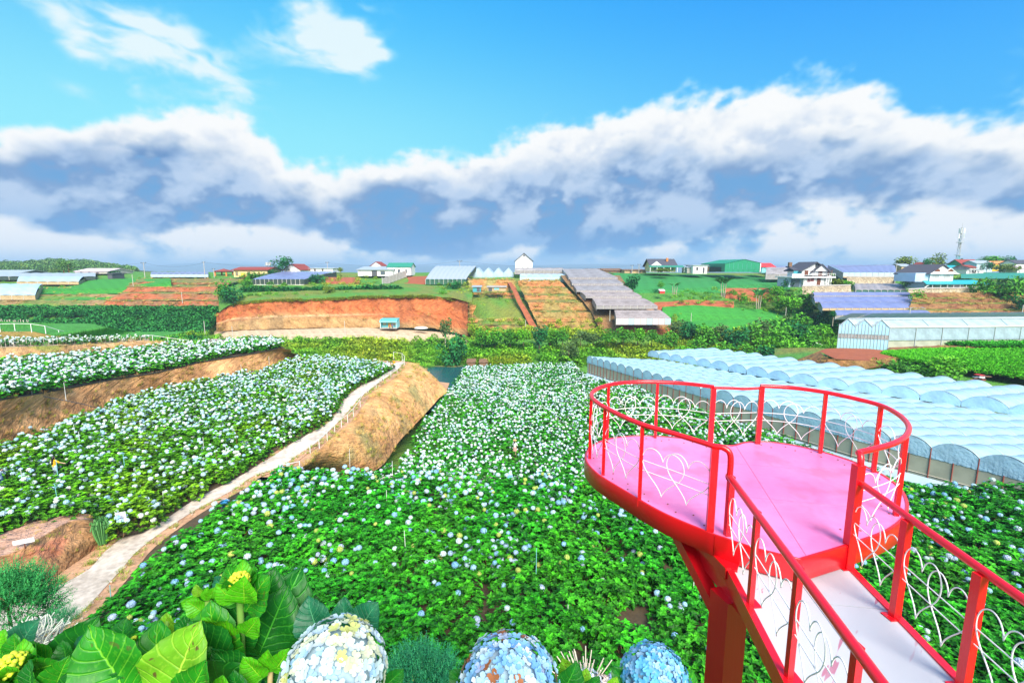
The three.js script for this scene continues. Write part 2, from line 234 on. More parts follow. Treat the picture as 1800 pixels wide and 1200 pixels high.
// far hillside and plateau
const ZOF = [[476, 232], [480, 206], [490, 190], [503, 175], [520, 160], [541, 150], [577, 139], [600, 122], [615, 116], [630, 110], [646, 104]];
const zof = py => interp(ZOF, py);
{ const rows = []; const cols = []; for (let px = -1100; px <= 2900; px += 20) cols.push(px);
  rows.push(cols.map(px => { const p = P(px, 646, 100); p[1] = -9; return p; }));
  for (const py of [646, 638, 630, 622, 615, 607, 600, 588, 577, 560, 541, 530, 520, 511, 503, 496, 490, 485, 480, 476]) rows.push(cols.map(px => { const p = P(px, py, zof(py)); p[1] -= 0.7 + 6.5 * sstep(366, 392, px) * sstep(836, 815, px) * sstep(0.01, 1, Math.min(sstep(598, 588, py), sstep(521, 535, py))) + (fbm(p[0] * 0.06, p[2] * 0.06, 1, 3) - 0.5) * 1.2; return p; }));
  for (const [d, y] of [[260, 12.6], [330, 11], [450, 6], [800, -10], [1600, -40], [4000, -60], [12000, -90]]) rows.push(cols.map(px => { const p = P(px, 476, d); p[1] = y; return p; }));
  structure('hillside', loft(rows, { flatUV: true, color: greenOchre }), M.scrubGround, 'far scrub hillside rising to a plateau of farms'); }
// overlays: sections of hillside built from rows [py, distance]
const fy = v => typeof v === 'function' ? v : Array.isArray(v) ? ((w => px => interp(w, px))([...v].sort((a, b) => a[0] - b[0]))) : (() => v);
function section(x0, x1, rows, mat, o = {}) {
  const n = o.n || Math.max(2, Math.round((x1 - x0) / (o.step || 8))), out = [], sub = o.sub || 1; let list = rows.map(r => [fy(r[0]), fy(r[1])]);
  for (let r = 0; r < list.length; r++) for (let s = 0; s < (r < list.length - 1 ? sub : 1); s++) { const t = s / sub, a = list[r], b = list[Math.min(r + 1, list.length - 1)];
    out.push([...Array(n + 1).keys()].map(i => { const tt = i / n; let px = mix(x0, x1, tt); if (o.skew) px += o.skew * (r + t) / (list.length - 1); return lerp3(P(px, a[0](px), a[1](px)), P(px, b[0](px), b[1](px)), t); })); }
  if (o.skirt !== 0) out.unshift(out[0].map(p => [p[0] * 0.994, p[1] - 2.4, p[2] + 0.9]));
  return loft(o.amp ? rough(out, o.amp, o.sc || 0.3, o.seed || 0) : out, { color: o.color || (mat.vertexColors ? () => WHITE : undefined) });
}
// next distance along a slope s from (py0, d0) so that the row appears at py
const slopeTo = (py0, d0, py, s) => (EYE - (EYE - mOf(py0) * d0) + s * d0) / (s + mOf(py));

// ---- the orange cut bank
{ const top = [[385, 548], [400, 536], [420, 532], [480, 527], [560, 526], [640, 521], [690, 521], [750, 520], [800, 523], [822, 530]];
  const base = [[380, 583], [420, 580], [560, 576], [640, 576], [760, 576], [822, 590]];
  const zb = [[380, 136], [395, 141], [420, 143], [640, 143], [790, 143], [812, 140], [822, 137]];
  const tp = fy(top), bp = fy(base), z0 = fy(zb);
  const rows = []; const N = 110, K = 26;
  for (let k = 0; k <= K; k++) { const t = k / K; rows.push([...Array(N + 1).keys()].map(i => { const px = mix(380, 822, i / N), py = mix(bp(px), tp(px), t); const d = z0(px) + t * 3.2 + (t > 0.42 ? 1.6 : 0) + ((fbm(px * 0.03, t * 3, 7, 4) - 0.5) * 3.2 + (fbm(px * 0.10, t * 1.2, 17, 4) - 0.5) * 3.0) * Math.sin(Math.min(1, t * 1.1) * 2.6); return P(px, py + (t > .93 ? (fbm(px * .06, 4, 2, 4) - .5) * 7 : 0), d); })); }
  const color = (p, u, v) => { const n = fbm(p[0] * 0.12, p[1] * 0.35, 5, 4), k = fbm(p[0] * 0.35, p[1] * 0.12, 9, 4); const hi = sstep(0.3, 0.62, v + (n - 0.5) * 0.5 + sstep(0.4, 0.75, u) * 0.22); const pale = sstep(0.05, 0, Math.abs(v - 0.43)) * sstep(0.75, 0.5, u); const st = sstep(0.55, 0.7, k) * 0.5; let c = [mix(0.60, 0.72, hi), mix(0.36, 0.21, hi), mix(0.15, 0.065, hi)]; c = [mix(c[0], 0.95, pale * .8), mix(c[1], 0.62, pale * .8), mix(c[2], 0.34, pale * .8)]; return [c[0] * (1 - st * 0.45), c[1] * (1 - st * 0.35), c[2] * (1 - st * 0.2)]; };
  structure('cut_bank', loft(rows, { color }), M.cliff, 'tall raw orange earth bank cut into the far hillside');
  structure('bank_shelf', section(375, 830, [[[[375, 600], [520, 597], [640, 592], [830, 612]], 132], [[[375, 590], [560, 582], [700, 584], [830, 600]], 137], [[[380, 581], [640, 574], [822, 587]], 144]], M.track, { amp: 0.5, skirt: 0 }), M.track, 'pale bare earth shelf at the foot of the orange bank');
  structure('bank_brow', section(385, 830, [[px => tp(Math.min(822, px)) + 0.8, px => z0(px) + 4.2], [px => tp(Math.min(822, px)) - 3, px => z0(px) + 6], [[[385, 519], [700, 511], [830, 513]], 158], [[[385, 505], [560, 502], [700, 502], [830, 505]], 170], [[[385, 498], [700, 498], [830, 503]], 180]], M.scrubGround, { skirt: 0, amp: 0.4, color: greenOchre, sub: 2 }), M.scrubGround, 'grassy brow above the orange bank');
}
// ---- stepped terraces: bank faces and flat strips
function terraces(name, label, x0, x1, list, d0, o = {}) { // list: [py, kind] from the bottom; kind B bank / F flat
  const L = fy(x0), R = fy(x1); let d = d0; const groups = { B: [], F: [] };
  for (let i = 1; i < list.length; i++) { const [pa] = list[i - 1], [pb, kind] = list[i]; const nd = slopeTo(pa, d, pb, kind === 'B' ? (o.bs || 1.1) : (o.fs || 0.06)); const a = d, n = o.n || 40, sub = kind === 'B' ? 4 : 2, rows = [];
    for (let s = 0; s <= sub; s++) { const t = s / sub; rows.push([...Array(n + 1).keys()].map(k => { const py = mix(pa, pb, t), px = mix(L(py), R(py), k / n), wob = (o.wob ?? 1.4) * (fbm(px * 0.045, i, 3, 3) - 0.5) * 2; const q = P(px, py + wob, mix(a, nd, t)); return q; })); }
    groups[kind].push(loft(rough(rows, kind === 'B' ? 0.45 : 0.15, 0.8, i), { color: o.color ? (p, u, v) => o.color(p, u, v, kind) : () => WHITE })); d = nd; }
  const g = new THREE.Group(); g.name = numbered(name); scene.add(g); tag(g, label, undefined, undefined, 'structure');
  groups.B.forEach(x => part('bank', x, o.bank || M.brownBank, g)); groups.F.forEach(x => part('terrace', x, o.flat || M.dryGrass, g)); return g;
}
const bankCol = (base, hot) => (p, u, v, k) => { const n = fbm(p[0] * 0.25, p[1] * 0.4, p[2] * 0.25, 4); const t = sstep(0.38, 0.62, n); if (k === 'F') return [mix(0.8, 1.25, t), mix(1.25, 0.9, t), 1]; return [mix(base[0], hot[0], t), mix(base[1], hot[1], t), mix(base[2], hot[2], t)]; };
terraces('red_terraces', 'stepped red earth terraces left of the orange bank', [[536, 180], [527, 186], [515, 212], [500, 228], [488, 250]], [[540, 392], [500, 398], [488, 430]], [[537, 'B'], [529, 'B'], [526.5, 'F'], [516, 'B'], [513, 'F'], [504.5, 'B'], [500, 'F'], [496.5, 'B'], [489, 'F']], 152, { color: bankCol([0.38, 0.19, 0.09], [0.58, 0.16, 0.06]), bs: 0.9, fs: 0.09 });
terraces('green_terraces', 'bright green grass terraces at the far left', [[536, -40], [500, 40]], [[536, 215], [526, 213], [515, 226], [500, 232]], [[537, 'B'], [527.5, 'B'], [523, 'F'], [517, 'B'], [512, 'F'], [507, 'B'], [506, 'F']], 154, { color: (p, u, v, k) => k === 'F' ? [1, 1, 1] : bankCol([0.20, 0.26, 0.06], [0.40, 0.26, 0.12])(p, u, v, k), flat: M.crop, bs: 0.8, fs: 0.1 });
single('crop_field', section(60, 300, [[[[60, 509], [110, 508], [235, 506], [300, 494]], 166], [[[60, 503], [110, 503], [160, 494], [290, 489]], 182], [[[60, 498], [110, 500], [165, 490.5], [300, 488.5]], 190]], M.crop, { amp: 0.2 }), M.crop, 'smooth bright green crop field above the green terraces', 'field');
terraces('dry_terraces', 'weedy grey and red terraces right of the orange bank', [[585, 822], [510, 824]], [[585, 938], [500, 905]], [[584, 'B'], [572, 'B'], [567, 'F'], [561, 'B'], [552, 'F'], [545, 'B'], [537, 'B'], [532, 'F'], [523, 'B'], [520, 'F'], [515, 'B'], [511, 'F'], [503, 'B'], [492, 'B'], [490, 'F']], 138, { color: bankCol([0.44, 0.38, 0.12], [0.74, 0.30, 0.10]), bs: 0.75, fs: 0.14 });
terraces('bare_terraces', 'stepped brown terraces with pale edges beside the stepped greenhouses', [[580, 950], [500, 912]], [[580, 1060], [545, 1038], [495, 985]], [[580, 'B'], [566, 'B'], [549, 'B'], [546, 'F'], [532, 'B'], [527, 'F'], [520, 'B'], [516, 'F'], [506, 'B'], [504, 'F'], [494, 'B'], [492, 'F']], 138, { color: bankCol([0.42, 0.31, 0.09], [0.66, 0.26, 0.09]), bs: 0.75, fs: 0.14 });
structure('earth_track', section(0, 1, [[598, 131], [580, 137.6], [560, 143], [545, 149], [530, 154], [515, 161], [503, 168], [492, 180]].map(([py, d]) => [py, d]), M.redPlain, { n: 1 }), M.redPlain).geometry.dispose();
scene.children.pop();
{ const c = [[598, 948, 7, 130], [575, 938, 6, 138], [560, 930, 5.5, 142], [545, 922, 5, 147], [530, 913, 4.5, 151], [515, 907, 4, 157], [503, 900, 3.5, 165], [492, 893, 3.5, 178]];
  structure('earth_track', loft(c.map(([py, x, w, d]) => [0, 0.5, 1].map(t => { const p = P(x - w + 2 * w * t, py, d); return p; }))), M.redPlain, 'straight red earth track climbing the far hill'); }
structure('stepped_ground', loft([[583, 133.5], [566, 137.5], [546, 143], [526, 149], [513, 155], [501, 162], [490, 172], [482, 180]].map(([py, d]) => [0, .33, .66, 1].map(t => { const L = interp([[482, 985], [501, 1000], [526, 1024], [546, 1040], [583, 1058]], py), R = interp([[482, 1090], [513, 1112], [546, 1165], [583, 1195]], py); const q = P(mix(L, R, t), py, d); q[1] -= .35; return q; })), { color: bankCol([0.30, 0.2, 0.08], [0.52, 0.24, 0.1]) }), M.brownBank, 'earth slope under the stepped greenhouses');
// red fields and green fields on the plateau
single('red_field', section(670, 752, [[[[670, 504], [752, 503]], 176], [[[670, 497], [720, 486], [752, 485]], 200]], M.redSoil), M.redSoil, 'ploughed dark red field behind the slanting concrete wall', 'field');
single('red_field', section(572, 632, [[496, 178], [487, 192]], M.redPlain), M.redPlain, 'small bare orange patch right of the violet roofed greenhouse', 'field');
single('crop_field', section(1078, 1390, [[[[1078, 514], [1130, 509], [1250, 505], [1330, 499], [1390, 500]], 168], [[[1078, 496], [1390, 492]], 180], [[[1078, 480], [1200, 482], [1390, 486]], 204]], M.cropDark, { amp: 0.3 }), M.cropDark, 'broad dull green vegetable field below the green warehouse', 'field');
single('crop_field', section(1165, 1400, [[[[1165, 551], [1220, 553], [1400, 557]], 143], [[[1165, 539], [1220, 536], [1300, 541], [1400, 549]], 149]], M.crop, { amp: 0.3 }), M.crop, 'curved green strip field halfway up the right hillside', 'field');
single('crop_field', section(1200, 1390, [[[[1200, 573], [1300, 571], [1390, 568]], 134.5], [[[1200, 566], [1290, 560.5], [1390, 562]], 139]], M.crop, { amp: 0.3 }), M.crop, 'low green strip field just above the scrub on the right hillside', 'field');
single('crop_field', section(1360, 1430, [[[[1360, 553], [1430, 553]], 146], [[[1360, 545], [1430, 541]], 151]], M.crop, { amp: 0.3 }), M.crop, 'short green terrace just left of the violet tunnel greenhouses', 'field');
structure('red_banks', merge([section(1275, 1365, [[516, 160], [506, 164]], M.redPlain, { amp: 0.5 }), section(1300, 1400, [[523, 158], [518, 161]], M.redPlain, { amp: 0.5 }), section(1150, 1290, [[[[1150, 537], [1290, 537]], 149], [[[1150, 531], [1220, 527], [1290, 529]], 153]], M.redPlain, { amp: 0.5 }), section(1095, 1190, [[581, 134], [572, 137]], M.redPlain, { amp: 0.5 })]), M.redPlain, 'bare red cuts showing between the green strips');
terraces('brown_terraces', 'long brown and ochre terraces below the stone wall at far right', [[560, 1590], [525, 1605]], 1850, [[560, 'B'], [546, 'B'], [543.5, 'F'], [533.5, 'B'], [531.5, 'F'], [525, 'B'], [523, 'F'], [514, 'B']], 122, { color: (p, u, v, k) => k === 'F' ? [0.9, 1.3, 0.6] : bankCol([0.30, 0.12, 0.05], [0.46, 0.26, 0.09])(p, u, v, k), bs: 0.9, fs: 0.12 });
structure('distant_hills', (() => { const rows = [], cols = []; for (let i = 0; i <= 240; i++) cols.push(-700 + i * 13.5); const hp = px => 470.5 - 7 * fbm(px * 0.004, 3, 8, 4) - 3 * fbm(px * 0.02, 9, 2, 3) - 4 * sstep(250, 330, px) * sstep(470, 380, px); rows.push(cols.map(px => { const p = P(px, 476, 5200); p[1] = -70; return p; })); rows.push(cols.map(px => P(px, 472, 5600))); rows.push(cols.map(px => P(px, hp(px), 6600))); rows.push(cols.map(px => { const p = P(px, 474, 8200); p[1] = -80; return p; })); return loft(rows); })(), std([0.03, 0.07, 0.05]), 'low hazy blue hills on the horizon');

// ---- near terraces
const Lsrc = (list, y) => list.map(([px, py, yy]) => onY(px, py, yy ?? y));
const pathR = smoothLine([[20, 1130], [110, 1100], [205, 1010], [243, 967], [333, 903], [415, 858], [443, 838], [490, 822], [522, 800], [560, 775], [586, 750], [610, 725], [632, 700], [663, 675], [697, 651], [711, 637]].map(([a, b]) => onY(a, b, 0)), 90);
const pathL = smoothLine([[-120, 1100], [30, 1060], [150, 1005], [187, 967], [277, 902], [400, 842], [452, 818], [487, 797], [524, 772], [570, 748], [592, 725], [607, 700], [640, 675], [681, 651], [697, 637]].map(([a, b]) => onY(a, b, 0)), 90);
const offset = (line, s, dy = 0) => line.map((p, i) => { const a = line[Math.max(0, i - 1)], b = line[Math.min(line.length - 1, i + 1)]; const tx = b[0] - a[0], tz = b[2] - a[2], L = Math.hypot(tx, tz); return [p[0] - tz / L * s, p[1] + dy, p[2] + tx / L * s]; });
{ // near terrace block: top sheet and drop to the lower field
  const xs = [...Array(60).keys()].map(i => mix(-60, 75, i / 59)), nY = x => -1.5 * sstep(8, 34, x);
  const rows = [12.6, 13.5, 18, 24, 30, 34.6].map(d => xs.map(x => [x, nY(x) - 0.02 - (x < -8 ? 0 : 0), -d])); rows.push(xs.map(x => [x, -7.5, -36.2]));
  structure('near_terrace', loft(rows, { flatUV: true }), M.underSoil, 'dark earth terrace under the nearest flower field'); }
{ // left plateau that carries path and left field, with the dike face on its right
  const crest = smoothLine(Lsrc([[515, 838], [541, 812], [560, 792], [590, 762], [613, 745], [637, 715], [657, 687], [697, 661], [716, 637]], -0.05), 70);
  const toe = smoothLine(Lsrc([[548, 846], [575, 840], [630, 836], [665, 823], [702, 775], [737, 738], [761, 712], [775, 697], [790, 690]], -4.6), 70);
  const tail = [0.3, 1].map(t => { const c = crest[69], q = toe[69]; return [[c[0] - 2.5 * t, c[1], c[2] - 1.6 * t], [q[0] - 3 * t, q[1] - 1.5 * t, q[2] - 9 * t]]; });
  const A = [...crest, tail[0][0], tail[1][0]], B = [...toe, tail[0][1], tail[1][1]];
  const rows = []; for (let k = 0; k <= 22; k++) { const t = k / 22; rows.push(A.map((p, i) => { const q = lerp3(p, B[i], t); const bul = 0.9 * Math.sin(Math.PI * Math.pow(t, 0.75)); q[1] += bul; q[0] += 0.3 * bul; const rid = ((fbm(q[0] * 0.5, q[1] * 0.5, q[2] * 0.5, 5) - 0.5) * 0.7 + (fbm(i * 0.28, t * 0.6, 3, 3) - 0.5) * 0.5) * Math.sin(Math.PI * Math.min(1, t * 1.05)); q[0] += rid; q[1] += rid * .3; q[2] += rid * 0.5; return q; })); }
  const color = (p, u, v) => { const n = fbm(p[0] * 0.5, p[1] * 0.5, p[2] * 0.4, 6), g = fbm(p[0] * 0.3 + 9, p[1] * 0.3, p[2] * 0.25, 5); let c = [1.0 + (n - 0.5) * 0.9, 0.54 + (n - 0.5) * 0.7, 0.21 + (n - 0.5) * 0.36]; const mo = sstep(0.5, 0.66, g) * sstep(0.12, 0.35, v) * 0.7; c = [mix(c[0], 0.42, mo), mix(c[1], 0.44, mo), mix(c[2], 0.16, mo)]; const dk = sstep(0.55, 0.95, v) * sstep(0.75, 0.2, u); return [mix(c[0], 0.46, dk * 0.6), mix(c[1], 0.22, dk * 0.6), mix(c[2], 0.10, dk * 0.6)]; };
  structure('dike_face', loft(rows, { color }), M.brownBank, 'sloping ochre earth face of the dike beside the path');
  // flat of the dike: between crest and the left plateau
  const leftEdge = A.map(p => [p[0] - 60, p[1] - 0.06, p[2] + 2]); structure('dike_top', loft([A, A.map(p => [p[0] - 3, p[1] - 0.02, p[2]]), leftEdge], { flatUV: true }), M.pathSoil, 'bare orange earth along the path');
  for (const d of [13, 40]) { /* nearer part of the same flat */ }
  structure('near_flat', loft([pathR.slice(0, 60).map(p => [p[0] + 0.7, -0.004, p[2] - 0.2]), pathR.slice(0, 60).map(p => [p[0] - 20, -0.004, p[2]]), pathR.slice(0, 60).map(p => [p[0] - 60, -0.004, p[2]])], { flatUV: true }), M.pathSoil, 'bare earth shoulder of the path near the mound');
}
structure('path', loft([pathR.map(p => [p[0], 0.03, p[2]]), ...[0.33, 0.66].map(t => pathR.map((p, i) => { const q = lerp3(p, pathL[i], t); return [q[0], 0.05, q[2]]; })), pathL.map(p => [p[0], 0.03, p[2]])], { flatUV: true }), M.concrete, 'pale concrete footpath winding along the dike');

// field surfaces, as ruled sheets between two edges
const FIELD = {};
FIELD.near = [Lsrc([[140, 1100], [205, 1012], [247, 967], [337, 903], [419, 858], [446, 846]], 0).map((p, i) => [p[0] + [1.4, 2.2, 2.6, 2.9, 3.0, 2.6][i], 0, p[2]]), [[62, -1.5, -13], [62, -1.5, -20], [60, -1.5, -28], [58, -1.5, -33.8]]];
FIELD.near[0].unshift([FIELD.near[0][0][0] + 1.5, 0, -13]); FIELD.near[0].push([-13.5, 0, -34.3]);
FIELD.mid = [Lsrc([[600, 848], [678, 832], [694, 803], [725, 752], [757, 716], [777, 692], [790, 672], [806, 652]], -4.4).map(p => [p[0] + 1.6, p[1], p[2]]), [[34, -3.0, -37], [30.5, -3.1, -48.5], [25.5, -3.2, -60], [19.5, -3.3, -73], [13.0, -4.2, -86], [12.5, -4.4, -98]]];
FIELD.mid[0].unshift([-18, -4.2, -37.5]);
FIELD.left = [Lsrc([[-150, 985, 1.6], [0, 945, 1.4], [90, 918, 1.3], [168, 915, 1.0], [215, 950, 0.3], [262, 930, 0.15], [345, 875], [425, 836], [492, 787], [525, 773], [562, 749], [590, 726], [602, 701], [620, 683], [662, 666], [691, 648]], 0.05), Lsrc([[-330, 905, .9], [-200, 860], [0, 795], [75, 768], [175, 733], [237, 705], [320, 685], [450, 662], [512, 640], [560, 634]], 0.5)];
const L2Y = [4.9, 4.8, 4.2, 3.8, 3.6, 3.3, 3.2, 3.3, 3.4, 3.5, 3.5];
FIELD.upper = [[[-200, 745], [0, 704], [75, 692], [122, 682], [182, 671], [228, 663], [288, 653], [350, 637.5], [450, 621], [490, 612.5], [503, 612]].map(([a, b], i) => onY(a, b, L2Y[i])), Lsrc([[-200, 665, 5.0], [0, 642, 4.8], [107, 634, 4.4], [225, 620, 3.9], [325, 611, 3.7], [420, 604, 3.6], [478, 601, 3.5]], 4)];
FIELD.top = [Lsrc([[-200, 626, 7], [0, 611, 6.5], [100, 607, 6], [200, 602, 5.1], [262, 598.5, 4.8]], 6), Lsrc([[-200, 610, 7.1], [0, 601, 6.6], [100, 599.5, 6.1], [200, 597, 5.2], [262, 595, 4.9]], 6)];
const sheet = (name, f, mat, label, n = 40, m = 14) => structure(name, loft(ruled(f[0], f[1], n, m), { flatUV: true }), mat, label);
sheet('lower_field_soil', FIELD.mid, M.underSoil, 'dark earth under the large lower flower field');
sheet('left_field_soil', FIELD.left.map(l => l.map(p => [p[0], p[1] + 0.02, p[2]])), M.underSoil, 'dark earth under the left flower field');
sheet('upper_field_soil', FIELD.upper, M.underSoil, 'dark earth under the upper left flower field');
sheet('top_field_soil', FIELD.top, M.track, 'pale earth under the highest left flower strip');
function bankFace(name, toe, top, label, colA, colB, bul = 0.5, n = 130, m = 20) {
  const a = smoothLine(toe, n), b = smoothLine(top, n), rows = [];
  for (let k = 0; k <= m; k++) { const t = k / m; rows.push(a.map((p, i) => { const q = lerp3(p, b[i], t); const r = ((fbm(q[0] * 0.55, q[1] * 0.6, q[2] * 0.55, 5) - 0.5) * 1.8 + (fbm(i * 0.3, t * 0.8, name.length, 3) - .5) * .5) * Math.sin(Math.PI * t) - bul * Math.sin(Math.PI * t); q[2] -= r; q[0] += r * 0.4; return q; })); }
  const color = (p, u, v) => { const s = fbm(p[0] * 0.5, p[1] * 0.55, p[2] * 0.5, 6), g = fbm(p[0] * 0.15 + 30, p[1] * 0.3, p[2] * 0.15, 4); const t = sstep(0.36, 0.62, s); let c = [mix(colA[0], colB[0], t), mix(colA[1], colB[1], t), mix(colA[2], colB[2], t)]; const gr = sstep(0.58, 0.7, g) * sstep(0.35, 0.9, v); return [mix(c[0], 0.34, gr), mix(c[1], 0.36, gr), mix(c[2], 0.06, gr)]; };
  return structure(name, loft(rows, { color }), M.brownBank, label);
}
bankFace('lower_bank', [...Lsrc([[-330, 915, .4], [-200, 868], [0, 798], [75, 771], [175, 736], [237, 708], [320, 687], [450, 663.5], [512, 641], [540, 630]], 0.4)], [...FIELD.upper[0].slice(0, 10).map(p => [p[0], p[1] + 0.02, p[2] - 0.1]), onY(508, 614, 3.4)], 'rough brown earth bank between the left and upper flower fields', [0.46, 0.23, 0.09], [0.92, 0.50, 0.22]);
bankFace('upper_bank', Lsrc([[-200, 667, 4.9], [0, 643, 4.7], [107, 635, 4.3], [225, 621, 3.8], [325, 612, 3.6], [400, 606, 3.5]], 4), Lsrc([[-200, 626.5, 7], [0, 611.5, 6.5], [100, 607.5, 6], [200, 602.5, 5.1], [262, 599, 4.8], [332, 604.5, 3.9]], 5), 'low brown bank below the highest flower strip', [0.52, 0.30, 0.12], [0.86, 0.52, 0.24], 0.2);
{ const a = FIELD.top[1], b = Lsrc([[-200, 580, 9], [0, 583, 7.4], [60, 583, 7.3], [90, 590, 6.8], [150, 599, 5.2], [262, 596, 4.6]], 6);
  structure('top_knoll', loft(rough(ruled(a, b, 50, 8), 0.3, 0.7, 4), { color: (p, u, v) => { const n = fbm(p[0] * 0.4, p[1], p[2] * 0.4, 4); return n > 0.5 ? [1.6, 1.25, 1.2] : [1.2, 1.0, 0.6]; } }), M.dryGrass, 'small pale knoll with dry grass at far left');
  const c = b.map(p => [p[0], p[1] + 0.1, p[2] - 9]); structure('knoll_bed', loft(ruled(b.map(p => [p[0], p[1] + .05, p[2]]), c, 30, 4), { flatUV: true }), M.grass, 'green vegetable bed on top of the knoll'); }
{ // mound at the lower left
  const toe = smoothLine(Lsrc([[-160, 1075], [-40, 1050], [50, 1030], [82, 1024], [112, 1003], [138, 985], [172, 962], [200, 946], [212, 936]], 0), 60);
  const top = smoothLine(Lsrc([[-160, 1010, 1.7], [-40, 985, 1.75], [22, 970, 1.75], [62, 948, 1.75], [92, 930, 1.7], [122, 915, 1.65], [150, 912, 1.5], [163, 915, 1.1], [172, 918, 0.8]], 1.6), 60);
  const back = smoothLine(Lsrc([[-160, 975, 1.7], [-40, 950, 1.65], [10, 935, 1.6], [50, 920, 1.5], [90, 910, 1.4], [120, 905, 1.35], [150, 903, 1.2], [163, 906, 1.0], [172, 910, 0.7]], 1.5), 60);
  const rows = []; for (let k = 0; k <= 18; k++) rows.push(toe.map((p, i) => { const t = k / 18, q = lerp3(p, top[i], t), b = 0.55 * Math.sin(Math.PI * Math.pow(t, 0.8)); q[1] += b * 0.75; q[0] += b * 0.2; q[2] += b * 0.3; const n = (fbm(i * 0.4, t * 5, 4, 5) - 0.5) * 0.9 * Math.sin(Math.PI * t); q[0] += n * 0.5; q[2] += n; return q; }));
  for (let k = 1; k <= 4; k++) rows.push(top.map((p, i) => lerp3(p, back[i], k / 4)));
  structure('earth_mound', loft(rows, { color: (p, u, v) => { const n = fbm(p[0] * 0.7, p[1] * 0.9, p[2] * 0.7, 5), r = fbm(p[0] * 0.9 + 7, p[1], p[2] * 0.9, 3); const t = sstep(0.35, 0.6, n); if (v > 0.8) return [0.82, 0.48, 0.34]; const c = [mix(0.26, 0.62, t), mix(0.14, 0.33, t), mix(0.05, 0.15, t)]; const rd = sstep(0.62, 0.74, r) * 0.55; const mo = sstep(0.86, 0.95, u) * 0.8; return [mix(mix(c[0], 0.72, rd), 0.5, mo), mix(mix(c[1], 0.2, rd), 0.46, mo), mix(mix(c[2], 0.13, rd), 0.04, mo)]; } }), M.brownBank, 'rounded brown earth mound where the path begins'); }
structure('pond', loft([[-26, -5.9, -70], [10, -5.9, -70]].map(p => 0) && [72, 84, 94, 101.5, 106].map(d => [-30, -22, -14, -6, 2].map(x => [x, -5.6, -d])), { flatUV: true }), M.water, 'small dark green pond beyond the dike');
structure('pond_shore', section(690, 850, [[653, 101.5], [648, 103], [643, 105]], M.dryGrass, { amp: 0.3, color: () => [1, 1.1, .8] }), M.dryGrass, 'grassy far shore of the pond');
structure('pond_ledge', loft(ruled(Lsrc([[760, 662], [772, 671], [790, 673]], -5.0), Lsrc([[750, 690], [770, 688], [786, 684]], -4.6), 8, 4)), M.pathSoil, 'earth ledge at the end of the dike');
single('terrace_kerb', beam([-14.6, -0.05, -34.9], [-1, -0.05, -35.1], 0.5, 0.25), M.concrete, 'pale concrete kerb along the edge of the nearest flower terrace', 'kerb');

// right bank: red plots and crop field
{ const y0 = 0.4;
  structure('right_bank', loft(rough(ruled(Lsrc([[1362, 643, -0.5], [1420, 650, -0.4], [1500, 662, -0.4], [1600, 680, -0.5], [1700, 697, -0.6], [1840, 722, -0.7]], 0), Lsrc([[1362, 612, -1.2], [1420, 611, 0], [1480, 612, 0.4], [1600, 610, 0.6], [1700, 608, 0.6], [1840, 606, 0.6]], 0), 60, 14), 0.25, 0.5), { flatUV: true, color: greenOchre }), M.scrubGround, 'grassy right bank above the plastic greenhouse');
  const crop = [Lsrc([[1552, 624, .75], [1600, 634, .7], [1680, 648, .7], [1760, 660, .7], [1860, 674, .7]], .7), Lsrc([[1556, 621, .75], [1610, 617, .8], [1700, 614, .8], [1780, 613, .8], [1880, 612, .8]], .8)];
  FIELD.crop = crop;
  structure('crop_soil', loft(ruled(crop[0], crop[1], 40, 12), { flatUV: true }), M.redPlain, 'red earth under the potato rows');
  const crop2 = [Lsrc([[1582, 597, 1.6], [1640, 604, 1.5], [1720, 609, 1.4], [1880, 610, 1.3]], 1.5), Lsrc([[1590, 595, 1.6], [1640, 593, 1.7], [1720, 592, 1.7], [1880, 592.5, 1.7]], 1.7)];
  FIELD.crop2 = crop2;
  structure('upper_crop_soil', loft(ruled(crop2[0], crop2[1], 30, 8), { flatUV: true }), M.redPlain, 'red earth under the upper crop');
  structure('crop_bank', loft(rough(ruled(Lsrc([[1552, 622, .7], [1620, 617, .8], [1720, 614, .85], [1880, 612, .9]], .8), [onY(1575, 600, 1.5), ...crop2[0].slice(1)], 30, 6), 0.2, 0.8), { color: bankCol([0.24, 0.12, 0.05], [0.42, 0.18, 0.07]) }), M.brownBank, 'brown bank between the two green crop fields');
  const plot = [Lsrc([[1440, 617, 1.4], [1470, 631, 1.3], [1530, 634, 1.1], [1575, 628, .9]], 1), Lsrc([[1452, 612.5, 1.4], [1480, 611.5, 1.3], [1530, 613, 1.1], [1560, 616, .9]], 1)];
  single('red_field', loft(ruled(plot[0], plot[1], 30, 10), {}), again2(M.redSoil, 5), 'raised red plot with curved furrows in front of the gabled glasshouse', 'field');
  structure('plot_bank', loft(rough(ruled(Lsrc([[1378, 641, -1.2], [1450, 651, -0.6], [1500, 652, -0.2], [1575, 640, 0.4]], 0), [onY(1440, 617, 1.38), onY(1455, 630, 1.32), ...plot[0].slice(2).map(p => [p[0], p[1] - 0.02, p[2]])], 40, 8), 0.15, 0.9), { color: bankCol([0.30, 0.17, 0.05], [0.44, 0.20, 0.07]) }), M.brownBank, 'rounded bank of the raised red plot');
  single('red_field', loft(ruled(Lsrc([[1370, 636, -1.3], [1400, 645, -1.2], [1440, 650, -1]], -1), Lsrc([[1375, 629.5, -1.3], [1405, 626, -1.2], [1445, 626, -.9]], -1), 20, 8), {}), again2(M.redSoil, 5), 'smaller red plot with furrows below the rounded bank', 'field');
}
function again2(m, s) { const c = m.clone(); c.map = again(T.furrow, s); c.bumpMap = c.map; return c; }
